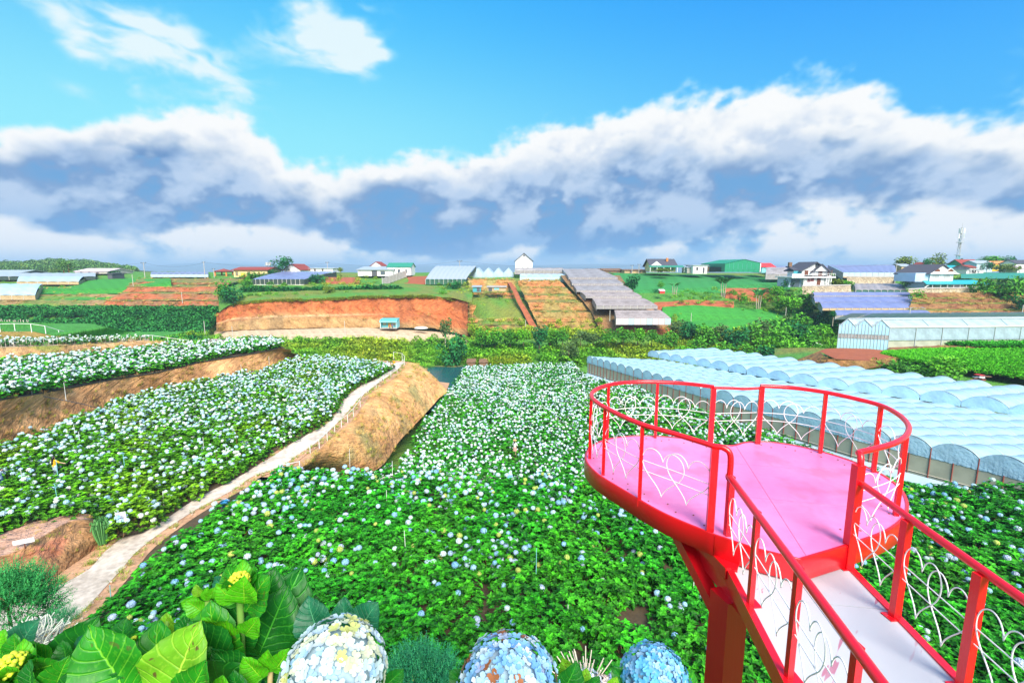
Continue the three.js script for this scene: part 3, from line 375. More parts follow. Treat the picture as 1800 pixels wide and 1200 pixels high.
// ================= FAR BUILDINGS =================
const onHill = (yb, d) => yb < 535 ? Math.min(d, zof(Math.max(476, yb)) - 1) : d;
const spot = (x0, x1, yb, yt, d) => { const a = P((x0 + x1) / 2, yb, d); return { at: a, w: (x1 - x0) / F / fwd(yb) * d, h: (mOf(yb) - mOf(yt)) * d }; };
function gableWall(w, h, rh, z, t = 0.2) { const s = new THREE.Shape(); s.moveTo(-w / 2, 0); s.lineTo(w / 2, 0); s.lineTo(w / 2, h); s.lineTo(0, h + rh); s.lineTo(-w / 2, h); s.closePath(); const g = new THREE.ExtrudeGeometry(s, { depth: t, bevelEnabled: false }); g.translate(0, 0, z); return g; }
function slab(a, b, c, e, t) { // four corners (a,b lower edge; c,e upper edge from a side), thickness t below
  const up = [a, b, c, e].map(V), n = new THREE.Vector3().subVectors(up[1], up[0]).cross(new THREE.Vector3().subVectors(up[3], up[0])).normalize(); if (n.y < 0) n.negate();
  const dn = up.map(p => p.clone().addScaledVector(n, -t)), q = [], face = (i, j, k, l) => q.push(i, j, k, i, k, l); const v = [...up, ...dn];
  face(0, 1, 2, 3); face(7, 6, 5, 4); face(0, 4, 5, 1); face(1, 5, 6, 2); face(2, 6, 7, 3); face(3, 7, 4, 0);
  const pos = [], uv = []; for (const i of q) { pos.push(v[i].x, v[i].y, v[i].z); uv.push(v[i].x + v[i].z, Math.hypot(v[i].y, v[i].z)); }
  const g = new THREE.BufferGeometry(); g.setAttribute('position', new THREE.Float32BufferAttribute(pos, 3)); g.setAttribute('uv', new THREE.Float32BufferAttribute(uv, 2)); g.computeVertexNormals(); return g;
}
function windowPart(parent, x, y, z, w, h, frame = M.brownFrame, pane = M.glass, bars = 1) {
  const f = part('window', [box(w + 0.16, 0.09, 0.1, x, y + h / 2 + 0.04, z), box(w + 0.16, 0.09, 0.14, x, y - h / 2 - 0.04, z), box(0.09, h, 0.1, x - w / 2 - 0.03, y, z), box(0.09, h, 0.1, x + w / 2 + 0.03, y, z), ...[...Array(bars).keys()].map(i => box(0.06, h, 0.09, x - w / 2 + w * (i + 1) / (bars + 1), y, z))], frame, parent);
  part('pane', box(w, h, 0.03, x, y, z - 0.02), pane, f); return f;
}
// plain gabled house; ridge 'x' runs across the view, 'z' shows its gable
function house(name, label, o) {
  o = { ...o, d: onHill(o.yb, o.d) }; const { at, w, h } = spot(o.x0, o.x1, o.yb, o.ye, o.d), rh = (mOf(o.ye) - mOf(o.yt)) * o.d, dp = o.dp || w * 0.8, ov = o.ov ?? 0.35;
  const t = thing(name, label, o.cat || 'house', [at[0], at[1], at[2] - dp / 2], o.turn || 0, o.group);
  const r = 0.16;
  if (o.ridge === 'z') {
    part('wall', [gableWall(w, h, rh, dp / 2 - 0.2), gableWall(w, h, rh, -dp / 2), box(0.2, h, dp - 0.4, -w / 2 + 0.1, h / 2, 0), box(0.2, h, dp - 0.4, w / 2 - 0.1, h / 2, 0)], o.wall || M.wall, t);
    const k = ov / (w / 2) * rh; const rf = part('roof', [slab([-w / 2 - ov, h - k + .12, dp / 2 + ov], [-w / 2 - ov, h - k + .12, -dp / 2 - ov], [0, h + rh + .12, -dp / 2 - ov], [0, h + rh + .12, dp / 2 + ov], r), slab([w / 2 + ov, h - k + .12, -dp / 2 - ov], [w / 2 + ov, h - k + .12, dp / 2 + ov], [0, h + rh + .121, dp / 2 + ov], [0, h + rh + .121, -dp / 2 - ov], r)], o.roof || M.darkTile, t);
    if (o.chimney) part('chimney', box(0.6, 1.2, 0.6, w * 0.2, h + rh * 0.8, 0), o.wall || M.wall, rf);
  } else if (o.flat) {
    part('wall', [box(w, h, 0.2, 0, h / 2, dp / 2 - 0.1), box(w, h, 0.2, 0, h / 2, -dp / 2 + 0.1), box(0.2, h, dp - 0.4, -w / 2 + 0.1, h / 2, 0), box(0.2, h, dp - 0.4, w / 2 - 0.1, h / 2, 0)], o.wall || M.wall, t);
    part('roof', slab([-w / 2 - ov, h + .06, dp / 2 + ov], [w / 2 + ov, h + .06, dp / 2 + ov], [w / 2 + ov, h + Math.max(rh, 0.1), -dp / 2 - ov], [-w / 2 - ov, h + Math.max(rh, 0.1), -dp / 2 - ov], r), o.roof || M.tinRoof, t);
  } else {
    const g1 = gableWall(dp, h, rh, -w / 2), g2 = gableWall(dp, h, rh, w / 2 - 0.2); g1.rotateY(Math.PI / 2); g2.rotateY(Math.PI / 2);
    part('wall', [box(w - .4, h, 0.2, 0, h / 2, dp / 2 - 0.1), box(w - .4, h, 0.2, 0, h / 2, -dp / 2 + 0.1), g1, g2], o.wall || M.wall, t);
    const k = ov / (dp / 2) * rh; const rf = part('roof', [slab([-w / 2 - ov, h - k + .12, dp / 2 + ov], [w / 2 + ov, h - k + .12, dp / 2 + ov], [w / 2 + ov, h + rh + .12, 0], [-w / 2 - ov, h + rh + .12, 0], r), slab([w / 2 + ov, h - k + .12, -dp / 2 - ov], [-w / 2 - ov, h - k + .12, -dp / 2 - ov], [-w / 2 - ov, h + rh + .121, 0], [w / 2 + ov, h + rh + .121, 0], r)], o.roof || M.darkTile, t);
    if (o.chimney) part('chimney', box(0.7, 1.4, 0.7, w * 0.22, h + rh * 0.9, dp * 0.2), M.orange, rf);
  }
  for (const [u, v, ww, hh, kind] of o.win || []) { if (kind === 'door') { const dr = part('door', box(ww * w, hh * h, 0.08, (u - .5) * w, hh * h / 2, dp / 2 + 0.03), o.door || M.brownFrame, t); for (const sd of [-1, 1]) part('door_post', box(0.1, hh * h + .1, 0.1, (u - .5) * w + sd * (ww * w / 2 + .05), hh * h / 2, dp / 2 + .05), o.frame || M.white, dr); } else windowPart(t, (u - .5) * w, v * h, dp / 2 + 0.05, ww * w, hh * h, o.frame || M.brownFrame, o.pane || M.glass, 1); }
  return t;
}
// a block greenhouse with its roof slanting to the viewer: gutter ribs, dark side walls
function nethouse(label, o) {
  { const nd = onHill(o.yb, o.d); o = { ...o, d: nd, d2: Math.max(nd + 3, o.d2 + nd - o.d) }; }
  const A = P(o.x0, o.yb, o.d), B = P(o.x1, o.yb, o.d), hw = (mOf(o.yb) - mOf(o.ye)) * o.d; // front wall
  const C = P(o.x0 + (o.s0 ?? o.sk ?? 0), o.yt, o.d2), D = P(o.x1 + (o.s1 ?? o.sk ?? 0), o.yt, o.d2);
  const cx = (A[0] + B[0]) / 2, t = thing('greenhouse', label, 'greenhouse', [cx, A[1], A[2]], 0, o.group);
  const L = p => [p[0] - cx, p[1] - A[1], p[2] - A[2]]; const a = L(A), b = L(B), c = L(C), e = L(D);
  const at0 = [a[0], hw, 0], bt0 = [b[0], hw, 0];
  const n = o.spans || 8, roof = [];
  for (let r = 0; r <= 6; r++) { const v = r / 6; roof.push([...Array(n * 6 + 1).keys()].map(i => { const u = i / (n * 6), p = lerp3(lerp3(at0, bt0, u), lerp3(c, e, u), v); p[1] += Math.abs(Math.sin(u * n * Math.PI)) * (o.scal ?? 0.14) + Math.sin(v * Math.PI) * (o.bow ?? 0.5); return p; })); }
  part('roof', loft(roof), o.roof || M.netGrey, t);
  for (let i = 0; i < n; i++) { const p0 = lerp3([a[0], 0, 0.05], [b[0], 0, 0.05], i / n), p1 = lerp3([a[0], 0, 0.05], [b[0], 0, 0.05], (i + 1) / n); part('wall_panel', loft([[p0, p1], [[p0[0], hw, 0.05], [p1[0], hw, 0.05]]]), (o.walls && o.walls[i % o.walls.length]) || o.wall || M.netDark, t); part('post', bar([p0[0], 0, 0.1], [p0[0], hw + 0.1, 0.1], 0.08), o.post || M.pole, t); }
  const y2 = Math.min(c[1] - 1.5, hw); for (const [p, q] of [[a, c], [b, e]]) part('side_wall', loft([[[p[0], -0.8, p[2]], [q[0], Math.min(q[1] - hw, q[1] - 1.5) , q[2]]], [[p[0], hw, p[2]], [q[0], q[1], q[2]]]]), o.side || M.netDark, t);
  if (o.footer) part('base_strip', box(b[0] - a[0], 0.45, 0.1, (a[0] + b[0]) / 2, 0.2, 0.25), o.footer, t);
  return t;
}
// --- left end
nethouse('low pale plastic tunnel greenhouse at the far left edge above a white wall', { x0: -40, x1: 62, yb: 527, ye: 519, yt: 499, d: 165, d2: 178, s0: 20, s1: 12, spans: 5, roof: M.filmPale, wall: M.tan, side: M.tan, bow: 0.8 });
single('retaining_wall', box(...(s => [s.w, s.h, 0.5, s.at[0], s.at[1] + s.h / 2, s.at[2]])(spot(-30, 55, 531, 525, 162))), M.concreteWall, 'white low wall below the pale tunnel greenhouse at far left', 'wall');
nethouse('long pale arched greenhouse running back from left to the crop field', { x0: 30, x1: 138, yb: 500, ye: 495, yt: 487, d: 186, d2: 198, s0: 6, s1: 14, spans: 6, roof: M.filmPale, wall: M.tan, side: M.tan, bow: 0.9 });
nethouse('dark walled long net greenhouse under the pine hill at left', { x0: -60, x1: 168, yb: 492, ye: 486, yt: 480, d: 222, d2: 240, spans: 12, roof: M.tinRoof, wall: M.netDark });
house('shed', 'grey hip shed roof behind the dark net greenhouse at left edge', { x0: -30, x1: 32, yb: 481, ye: 480, yt: 475, d: 245, dp: 14, roof: M.tinRoof, wall: M.darkGrey, cat: 'shed' });
house('farm_building', 'long low building with pale pink roof below the pine hill', { x0: 131, x1: 188, yb: 481, ye: 477, yt: 472, d: 250, dp: 14, roof: M.pinkRoof, wall: M.concreteWall, cat: 'building', win: [[.2, .5, .06, .5], [.45, .5, .06, .5], [.7, .5, .06, .5]] });
house('shed', 'small black shed beside the clipped green hedge', { x0: 189, x1: 197, yb: 490, ye: 481, yt: 479, d: 218, dp: 6, roof: M.darkGrey, wall: M.darkGrey, cat: 'shed', flat: 1 });
nethouse('thin violet greenhouse on the horizon left of the red pavilion', { x0: 265, x1: 366, yb: 487, ye: 482, yt: 479, d: 240, d2: 262, spans: 10, roof: M.filmPurple, wall: M.filmPale, side: M.filmPale });
// pavilion with a red hip roof
{ const s = spot(383, 405, 488, 476.5, 205), t = thing('pavilion', 'small open pavilion with orange pillars and red hip roof', 'pavilion', s.at); const w = s.w, h = s.h;
  for (const x of [-1, 1]) for (const z of [-1, 1]) part('pillar', box(0.45, h, 0.45, x * (w / 2 - 0.3), h / 2, z * (w / 2 - 0.3)), M.orange, t);
  for (const z of [-1, 1]) part('lintel', box(w, 0.35, 0.3, 0, h - 0.2, z * (w / 2 - .3)), M.redPaint, t); const r = new THREE.ConeGeometry(w * 0.8, (mOf(476.5) - mOf(472)) * 205, 4, 1); r.rotateY(Math.PI / 4); r.translate(0, h + 0.5, 0); part('roof', r, M.redTile, t); part('balustrade', [box(w - 1, 0.7, 0.12, 0, 0.4, w / 2 - .3)], M.yellow, t); }
house('yellow_house', 'wide yellow bungalow with arched openings and maroon roof', { x0: 411, x1: 470, yb: 487, ye: 474, yt: 469.5, d: 205, dp: 12, wall: M.cream, roof: M.redTile, ov: 0.7, win: [[.09, .5, .07, .55], [.28, 0, .13, .6, 'door'], [.45, .5, .08, .5], [.75, .55, .05, .3]], door: M.yellow, frame: M.yellow });
{ const s = spot(466, 479, 482, 461, 212), t = thing('water_tower', 'slim steel water tower with two tanks beside the yellow bungalow', 'water tower', s.at); for (const x of [-.8, .8]) for (const z of [-.8, .8]) part('leg', bar([x, 0, z], [x * .8, s.h * .75, z * .8], 0.09), M.steel, t); part('platform', box(2.6, 0.15, 2.6, 0, s.h * .75, 0), M.steel, t); for (const x of [-.65, .65]) { const k = part('tank', (() => { const g = new THREE.CylinderGeometry(.55, .55, s.h * .22, 14); g.translate(x, s.h * .87, 0); return g; })(), M.grey, t); part('lid', (() => { const g = new THREE.SphereGeometry(.55, 12, 6, 0, 6.3, 0, 1.57); g.scale(1, .35, 1); g.translate(x, s.h * .98, 0); return g; })(), M.grey, k); } part('brace', [bar([-.8, 0, .8], [.7, s.h * .7, .7], 0.05), bar([.8, 0, .8], [-.7, s.h * .7, .7], 0.05)], M.steel, t); }
house('gable_house', 'plain white gable end house with red roof edge right of the tall tree', { x0: 499, x1: 528, yb: 482, ye: 474, yt: 464, d: 214, ridge: 'z', dp: 12, roof: M.redTile, win: [[.32, 1.0, .06, .2]] });
house('white_building', 'low white flat building behind the violet greenhouse roof', { x0: 540, x1: 585, yb: 479, ye: 471.5, yt: 470, d: 232, flat: 1, dp: 10, win: [[.3, .6, .06, .4], [.6, .6, .06, .4]] });
nethouse('wide violet roofed greenhouse with dark net walls above the orange bank', { x0: 442, x1: 535, yb: 502, ye: 491, yt: 477.5, d: 182, d2: 206, s0: 55, s1: 56, spans: 12, roof: M.filmPurple, wall: M.netDark, footer: M.white, bow: 0.3 });
{ const a = P(590, 476, 200); }
house('tin_shed', 'long tin roofed shed with open dark bay and white wall', { x0: 629, x1: 690, yb: 485, ye: 474, yt: 468, d: 196, flat: 1, dp: 10, ov: 0.6, roof: M.tinRoof, wall: M.wall, win: [[.48, 0, .14, .85, 'door'], [.72, .5, .12, .5]], door: M.darkGrey, frame: M.brownShed, cat: 'shed' });
house('gable_house', 'small white gable with dark red roof behind the tin shed', { x0: 651, x1: 672, yb: 474, ye: 467, yt: 460, d: 208, ridge: 'z', dp: 8, roof: M.redTile, win: [[.5, .5, .15, .5]] });
house('green_roof_house', 'white house with green gable roof right of the tin shed', { x0: 681, x1: 722, yb: 484, ye: 469, yt: 462, d: 204, ridge: 'x', dp: 9, roof: M.greenRoof, wall: M.wall, win: [[.2, .5, .1, .35], [.5, .5, .1, .35], [.8, .5, .1, .35]] });
{ // slanting concrete wall
  const a = P(672, 501, 178), b = P(724, 482, 204), t = thing('concrete_wall', 'slanting pale concrete boundary wall beside the ploughed red field', 'wall', a); const n = 9, d = [b[0] - a[0], b[1] - a[1], b[2] - a[2]];
  for (let i = 0; i < n; i++) { const p = [d[0] * i / n, d[1] * i / n, d[2] * i / n], q = [d[0] * (i + .95) / n, d[1] * (i + .95) / n, d[2] * (i + .95) / n]; part('panel', beam([p[0], p[1] + 1.1, p[2]], [q[0], q[1] + 1.1, q[2]], 0.15, 2.6), M.concreteWall, t); part('post', box(0.25, 3.1, 0.25, p[0], p[1] + 1.2, p[2]), M.grey, t); } }
nethouse('tall grey translucent greenhouse with green net wall behind the red field', { x0: 748, x1: 819, yb: 499.5, ye: 491, yt: 467.5, d: 184, d2: 204, s0: 18, s1: 18, spans: 9, roof: M.tinRoof, wall: M.netGreen, walls: [M.netGreen], side: M.netDark, bow: 0.5 });
// multi-gabled greenhouse
{ const t0 = spot(831, 903, 490, 480, 198), n = 4, t = thing('greenhouse', 'grey greenhouse with four small gables left of the white gable house', 'greenhouse', t0.at); const w = t0.w / n; for (let i = 0; i < n; i++) { const x = -t0.w / 2 + w * (i + .5); const g = gableWall(w, t0.h, (mOf(480) - mOf(470)) * 198, 0, 0.05); g.translate(x, 0, 0); part('gable', g, M.filmPale, t); const rh = (mOf(480) - mOf(470)) * 198; part('roof', [slab([x - w / 2, t0.h, 0.1], [x - w / 2, t0.h, -12], [x, t0.h + rh, -12], [x, t0.h + rh, 0.1], .05), slab([x + w / 2, t0.h, -12], [x + w / 2, t0.h, 0.1], [x, t0.h + rh + .01, 0.1], [x, t0.h + rh + .01, -12], .05)], M.filmPale, t); part('post', bar([x - w / 2, 0, .12], [x - w / 2, t0.h, .12], 0.1), M.steel, t); part('side_wall', box(.08, t0.h, 12, x - w / 2, t0.h / 2, -6), M.filmPale, t); } part('rail', box(t0.w, .12, .1, 0, t0.h * .45, .1), M.steel, t); }
// the tall white gable house
{ const t = house('white_gable_house', 'tall plain white gabled house alone on the ridge centre', { x0: 906, x1: 936, yb: 475, ye: 458, yt: 445, d: 200, ridge: 'z', dp: 9, ov: 0.5, roof: M.darkTile, wall: M.white, win: [[.45, .5, .09, .4], [.72, .5, .09, .4]], frame: M.wall, pane: M.grey });
  part('vent', (() => { const g = new THREE.CylinderGeometry(.35, .35, .1, 16); g.rotateX(Math.PI / 2); g.translate(0, (mOf(475) - mOf(449.5)) * 200, 4.55); return g; })(), M.darkGrey, t); }
nethouse('small grey net greenhouse in front of the white gable house', { x0: 905, x1: 990, yb: 482, ye: 475, yt: 472, d: 194, d2: 198, spans: 5, roof: M.netGrey, wall: M.netGrey, side: M.netDark });
nethouse('low pale blue greenhouse at the head of the bare terraces', { x0: 914, x1: 1002, yb: 495.5, ye: 486, yt: 482.5, d: 180, d2: 188, spans: 8, roof: M.filmPale, wall: M.filmPale, side: M.netDark });
house('shed', 'small teal tin shed on the weedy terrace', { x0: 831, x1: 845, yb: 513, ye: 504, yt: 502, d: 158, flat: 1, dp: 3, wall: M.teal, roof: M.tinRoof, cat: 'shed', win: [[.7, .5, .3, .6]] });
house('shed', 'small tan open shed with a teal panel right of the teal shed', { x0: 857, x1: 889, yb: 511.5, ye: 504.5, yt: 502.5, d: 158, flat: 1, dp: 3, wall: M.tan, roof: M.concreteWall, cat: 'shed', win: [[.15, 0, .2, .85, 'door'], [.5, .6, .28, .5]], door: M.darkGrey, frame: M.tan, pane: M.lightTeal });
// staircase of greenhouses
[[1000, 1086, 491, 487.5, 472.5, 170, 192, -12, -36], [1006, 1096, 501.5, 498.5, 491.5, 161, 169, -4, -11], [1014, 1112, 513, 510, 502, 153, 161, -6, -14], [1030, 1128, 524, 520.5, 513, 147, 153, -10, -14], [1049, 1156, 543, 537.5, 524, 138, 147, -8, -24], [1083, 1179, 570.5, 559.5, 545, 130, 137, -3, -18]].forEach(([x0, x1, yb, ye, yt, d, d2, s0, s1], i) => nethouse(['topmost', 'second from top', 'third from top', 'third from bottom', 'second from bottom', 'lowest'][i] + ' of the stepped grey net greenhouses descending the hill', { x0, x1, yb, ye, yt, d, d2, s0, s1, spans: i > 3 ? 9 : 7, roof: i > 2 ? M.netPink : M.netGrey, wall: i === 5 ? M.filmPale : M.netGrey, walls: i === 5 ? [M.pinkRoof, M.pinkRoof, M.filmPale] : undefined, side: M.netGrey, group: 'stepped greenhouses on the hillside', scal: 0.06, bow: 0.15 }));
// ridge right of centre
[[1035, 1068, 478, 474, 472, 'low dark brown shed roof right of the white gable house', M.darkGrey], [1062, 1096, 479, 475.5, 471.5, 'flat brown shed right of the stepped greenhouses', M.brownShed], [1098, 1136, 480, 475, 473, 'long tan shed left of the dark roofed house', M.tan]].forEach(([x0, x1, yb, ye, yt, l, m]) => house('shed', l, { x0, x1, yb, ye, yt, d: 214, dp: 8, flat: 1, wall: m, roof: M.brownShed, cat: 'shed', win: [[.3, .5, .08, .5], [.7, .5, .08, .5]] }));
{ const t = house('dark_roof_house', 'single storey house with dark hip roof and green veranda eave', { x0: 1145, x1: 1188, yb: 478, ye: 467, yt: 455, d: 196, ridge: 'x', dp: 10, wall: M.cream, roof: M.darkTile, ov: 0.8, chimney: 1, win: [[.15, .45, .1, .5], [.4, .45, .1, .5], [.65, .45, .1, .5], [.85, .45, .08, .5]], frame: M.white });
  const g = gableWall(4.2, 0.05, 1.6, 5.2, .15); g.translate(-3.2, 2.6, 0.6); part('front_gable', g, M.wall, t); part('veranda_roof', slab([-6.2, 2.0, 7.4], [7.6, 2.0, 7.4], [7.6, 2.6, 5.0], [-6.2, 2.6, 5.0], .12), M.greenRoof, t); for (let i = 0; i < 6; i++) part('veranda_post', box(.18, 2, .18, -6 + i * 2.7, 1, 7.2), M.white, t); }
house('white_box_house', 'plain white flat roofed block left of the green warehouse', { x0: 1218, x1: 1243, yb: 481, ye: 466, yt: 465, d: 190, flat: 1, dp: 8, win: [[.3, .6, .12, .3], [.75, .4, .1, .6]] });
house('shed', 'pale low shed joined to the left of the white block', { x0: 1208, x1: 1217, yb: 480, ye: 470, yt: 467, d: 192, flat: 1, dp: 6, wall: M.concreteWall, roof: M.tinRoof, cat: 'shed' });
house('shed', 'dark open shed between white block and green warehouse', { x0: 1244, x1: 1258, yb: 478, ye: 468, yt: 466, d: 196, flat: 1, dp: 6, wall: M.brownShed, roof: M.tinRoof, cat: 'shed' });
{ // green warehouse
  const s = spot(1274, 1336, 478, 463, 186), w = s.w, h = s.h, t = thing('warehouse', 'large bright green steel warehouse with shallow gable', 'warehouse', s.at); const rh = (mOf(463) - mOf(455.5)) * 186, dp = 16;
  for (let i = 0; i < 8; i++) { const u0 = i / 8, u1 = (i + 1) / 8, top = u => h + rh * (1 - Math.abs(u - .55) / .55); const x = u => (u - .5) * w; part('cladding_panel', loft([[[x(u0), h * .33, 0], [x(u1) - .04, h * .33, 0]], [[x(u0), top(u0), 0], [x(u1) - .04, top(u1), 0]]]), M.greenSteel, t); }
  part('lower_wall', box(w, h * .32, .2, 0, h * .16, 0), M.greenSteel, t); part('trim', box(w, .12, .1, 0, h * .33, .12), M.greenRoof, t);
  part('side_wall', loft([[[-w / 2, 0, 0], [-w / 2 - 3, 0, -dp]], [[-w / 2, h, 0], [-w / 2 - 3, h, -dp]]]), M.greenRoof, t);
  part('side_door', loft([[[-w / 2 - .55, 0, -2], [-w / 2 - 2.0, 0, -9]], [[-w / 2 - .55, h * .6, -2], [-w / 2 - 2.0, h * .6, -9]]]), M.netDark, t);
  part('roof', loft([[[-w / 2, h, .2], [0.05 * w, h + rh, .2], [w / 2, h + rh * .18, .2]], [[-w / 2 - 3, h, -dp], [-2, h + rh, -dp], [w / 2, h, -dp]]]), M.greenSteel, t); part('end_post', box(.3, h, .3, w / 2, h / 2, .1), M.white, t); }
house('red_roof_shed', 'blue walled shed with bright red roof beside the warehouse', { x0: 1339, x1: 1362, yb: 479, ye: 469, yt: 462.5, d: 192, dp: 8, wall: M.lightTeal, roof: std([.62, .04, .05], { map: again(T.ribs, 1.5) }), win: [[.5, .4, .2, .6]] });
nethouse('violet striped greenhouse behind the white villa', { x0: 1362, x1: 1460, yb: 484, ye: 478, yt: 467.5, d: 190, d2: 225, spans: 9, roof: M.filmPurple, wall: M.netGrey, side: M.netGrey, s0: -20, s1: 0 });
nethouse('rounded grey net tunnel left of the white villa', { x0: 1346, x1: 1392, yb: 491, ye: 482, yt: 474, d: 172, d2: 184, spans: 2, roof: M.netGrey, wall: M.netGrey, side: M.netGrey, bow: 1.6 });
nethouse('long grey greenhouse with violet panels right of the white villa', { x0: 1482, x1: 1575, yb: 488, ye: 479, yt: 466, d: 168, d2: 200, spans: 9, roof: M.filmPurple, wall: M.filmPale, side: M.netGrey, footer: M.tan, s0: -26, s1: -2 });
// --- white villa
{ const s = spot(1388, 1461, 505, 484, 150), t = thing('white_villa', 'two storey white villa with dark gable roofs above the stone wall', 'house', [s.at[0], s.at[1], s.at[2] - 4]); const W = s.w, k = 150 / F / fwd(490); const X = px => (px - 1424.5) * k, Y = py => (mOf(505) - mOf(py)) * 150;
  part('lower_wall', box(X(1461) - X(1412), Y(484), 8, (X(1461) + X(1412)) / 2, Y(484) / 2, 0), M.wall, t); part('left_wing', box(X(1412) - X(1390), Y(487) - .1, 6.5, (X(1412) + X(1390)) / 2, Y(487) / 2, -.5), M.blueWall, t);
  part('slab', box(X(1464) - X(1387), .35, 9.6, (X(1464) + X(1387)) / 2, Y(487), .3), M.white, t);
  const gw = X(1452) - X(1408), gx = (X(1452) + X(1408)) / 2, h2 = Y(474) - Y(486), rh = Y(461) - Y(474); const g = gableWall(gw, h2, rh, 3.8, .2); g.translate(gx, Y(486), 0); const gb = gableWall(gw, h2, rh, -4, .2); gb.translate(gx, Y(486), 0);
  part('upper_wall', [g, gb, box(.2, h2, 7.6, gx - gw / 2 + .1, Y(486) + h2 / 2, 0), box(.2, h2, 7.6, gx + gw / 2 - .1, Y(486) + h2 / 2, 0)], M.wall, t);
  const e = .9, top = Y(461) + .18, lo = Y(474) - e / (gw / 2) * rh + .18; part('roof', [slab([gx - gw / 2 - e, lo, 4.8], [gx - gw / 2 - e, lo, -4.8], [gx, top, -4.8], [gx, top, 4.8], .25), slab([gx + gw / 2 + e, lo, -4.8], [gx + gw / 2 + e, lo, 4.8], [gx, top + .01, 4.8], [gx, top + .01, -4.8], .25)], M.darkTile, t);
  const px0 = X(1424), px1 = X(1452), pg = gableWall(px1 - px0, .1, 1.9, 4.7, .2); pg.translate((px0 + px1) / 2, Y(474) - .4, 0); part('porch_gable', pg, M.wall, t); part('porch_roof', [slab([px0 - .5, Y(474) - .75, 5.4], [px0 - .5, Y(474) - .75, 2], [(px0 + px1) / 2, Y(474) + 1.75, 2], [(px0 + px1) / 2, Y(474) + 1.75, 5.4], .2), slab([px1 + .5, Y(474) - .75, 2], [px1 + .5, Y(474) - .75, 5.4], [(px0 + px1) / 2, Y(474) + 1.76, 5.4], [(px0 + px1) / 2, Y(474) + 1.76, 2], .2)], M.darkTile, t);
  part('right_roof', slab([X(1440), Y(472), 1], [X(1459), Y(472), 1], [X(1457), Y(463), -3.5], [X(1440), Y(463), -3.5], .25), M.darkTile, t);
  part('left_roof', slab([X(1399), Y(474), 2], [X(1410), Y(474), 2], [X(1412), Y(468), -3.5], [X(1402), Y(468), -3.5], .25), M.darkTile, t); part('chimney', box(.9, 1.4, .9, X(1405), Y(464.5), -2), M.brownShed, t);
  for (const [x, y, w, h] of [[1415.5, 479, 5.5, 6.5], [1440, 481, 6, 9.5]]) windowPart(t, X(x), Y(y), 4.08, w * k, (h) * k, M.brownFrame, M.brownFrame, 1);
  for (const x of [1431.5, 1435.5]) windowPart(t, X(x), Y(466.5), 4.07, .3, .75, M.darkGrey, M.darkGrey, 0);
  for (const [x, y, w, h] of [[1421, 492.5, 4, 4], [1427, 491.5, 4, 4]]) windowPart(t, X(x), Y(y), 4.08, w * k, h * k, M.redPaint, M.glass, 1);
  part('door', box(1.1, 2.4, .1, X(1438.5), 1.7, 4.05), M.brownFrame, t); part('glass_bay', box(X(1409) - X(1394), 2.2, .12, (X(1409) + X(1394)) / 2, 1.3, 2.9), M.glass, t);
  part('balcony_screen', box(X(1408) - X(1395), Y(476) - Y(483.5), .1, (X(1408) + X(1395)) / 2, Y(480), 3.4), M.teal, t); part('balcony_parapet', box(X(1409) - X(1389), 1.3, .15, (X(1409) + X(1389)) / 2, Y(485), 4.6), M.white, t);
  part('balcony_rail', [box(X(1463) - X(1424), .09, .09, (X(1463) + X(1424)) / 2, Y(487) + 1.1, 5), ...[...Array(12).keys()].map(i => box(.06, 1, .06, mix(X(1424), X(1463), i / 11), Y(487) + .6, 5))], M.white, t);
  for (const x of [1450, 1454, 1458]) part('column', bar([X(x), 0, 4.6], [X(x), Y(487), 4.6], .18, 10), M.white, t); for (const x of [1452, 1458]) part('upper_post', bar([X(x), Y(487), 4.6], [X(x), Y(474), 4.6], .12, 8), M.brownFrame, t); }
function stoneWall(label, pts, d0, d1, yt) { const n = pts.length; const rows = [pts.map(([x, yb], i) => P(x, yb, mix(d0, d1, i / (n - 1)))), pts.map(([x, yb, y], i) => { const p = P(x, y, mix(d0, d1, i / (n - 1))); p[2] -= 0.2; return p; })]; const a = resample(rows[0], 24), b = resample(rows[1], 24); const t = thing('stone_wall', label, 'wall', a[0]); const L = p => p.map((v, i) => v - a[0][i]); part('wall_face', loft([a.map(L), a.map((p, i) => L(lerp3(p, b[i], .5))), b.map(L)]), M.stone, t); part('coping', loft([b.map(p => L([p[0], p[1] + .02, p[2] + .15])), b.map(p => L([p[0], p[1] + .25, p[2] + .15])), b.map(p => L([p[0], p[1] + .25, p[2] - 1.2]))]), M.concreteWall, t); return t; }
stoneWall('tan rubble stone wall under the white villa', [[1411, 517, 503], [1450, 517, 502.5], [1497, 514, 501.5]], 146, 146);
stoneWall('grey stained stone wall under the long grey greenhouse', [[1490, 499.5, 486.5], [1535, 499.5, 487], [1574, 499.5, 487]], 162, 162);
stoneWall('long low grey stone wall under the teal veranda house', [[1598, 514, 509], [1640, 520, 507], [1690, 515, 506.5], [1722, 512, 506]], 138, 138);
nethouse('short pale grey greenhouse below the stained stone wall', { x0: 1504, x1: 1594, yb: 514, ye: 510, yt: 498.5, d: 146, d2: 160, s0: -4, s1: -14, spans: 8, roof: M.netGrey, wall: M.netGreen, side: M.netGrey });
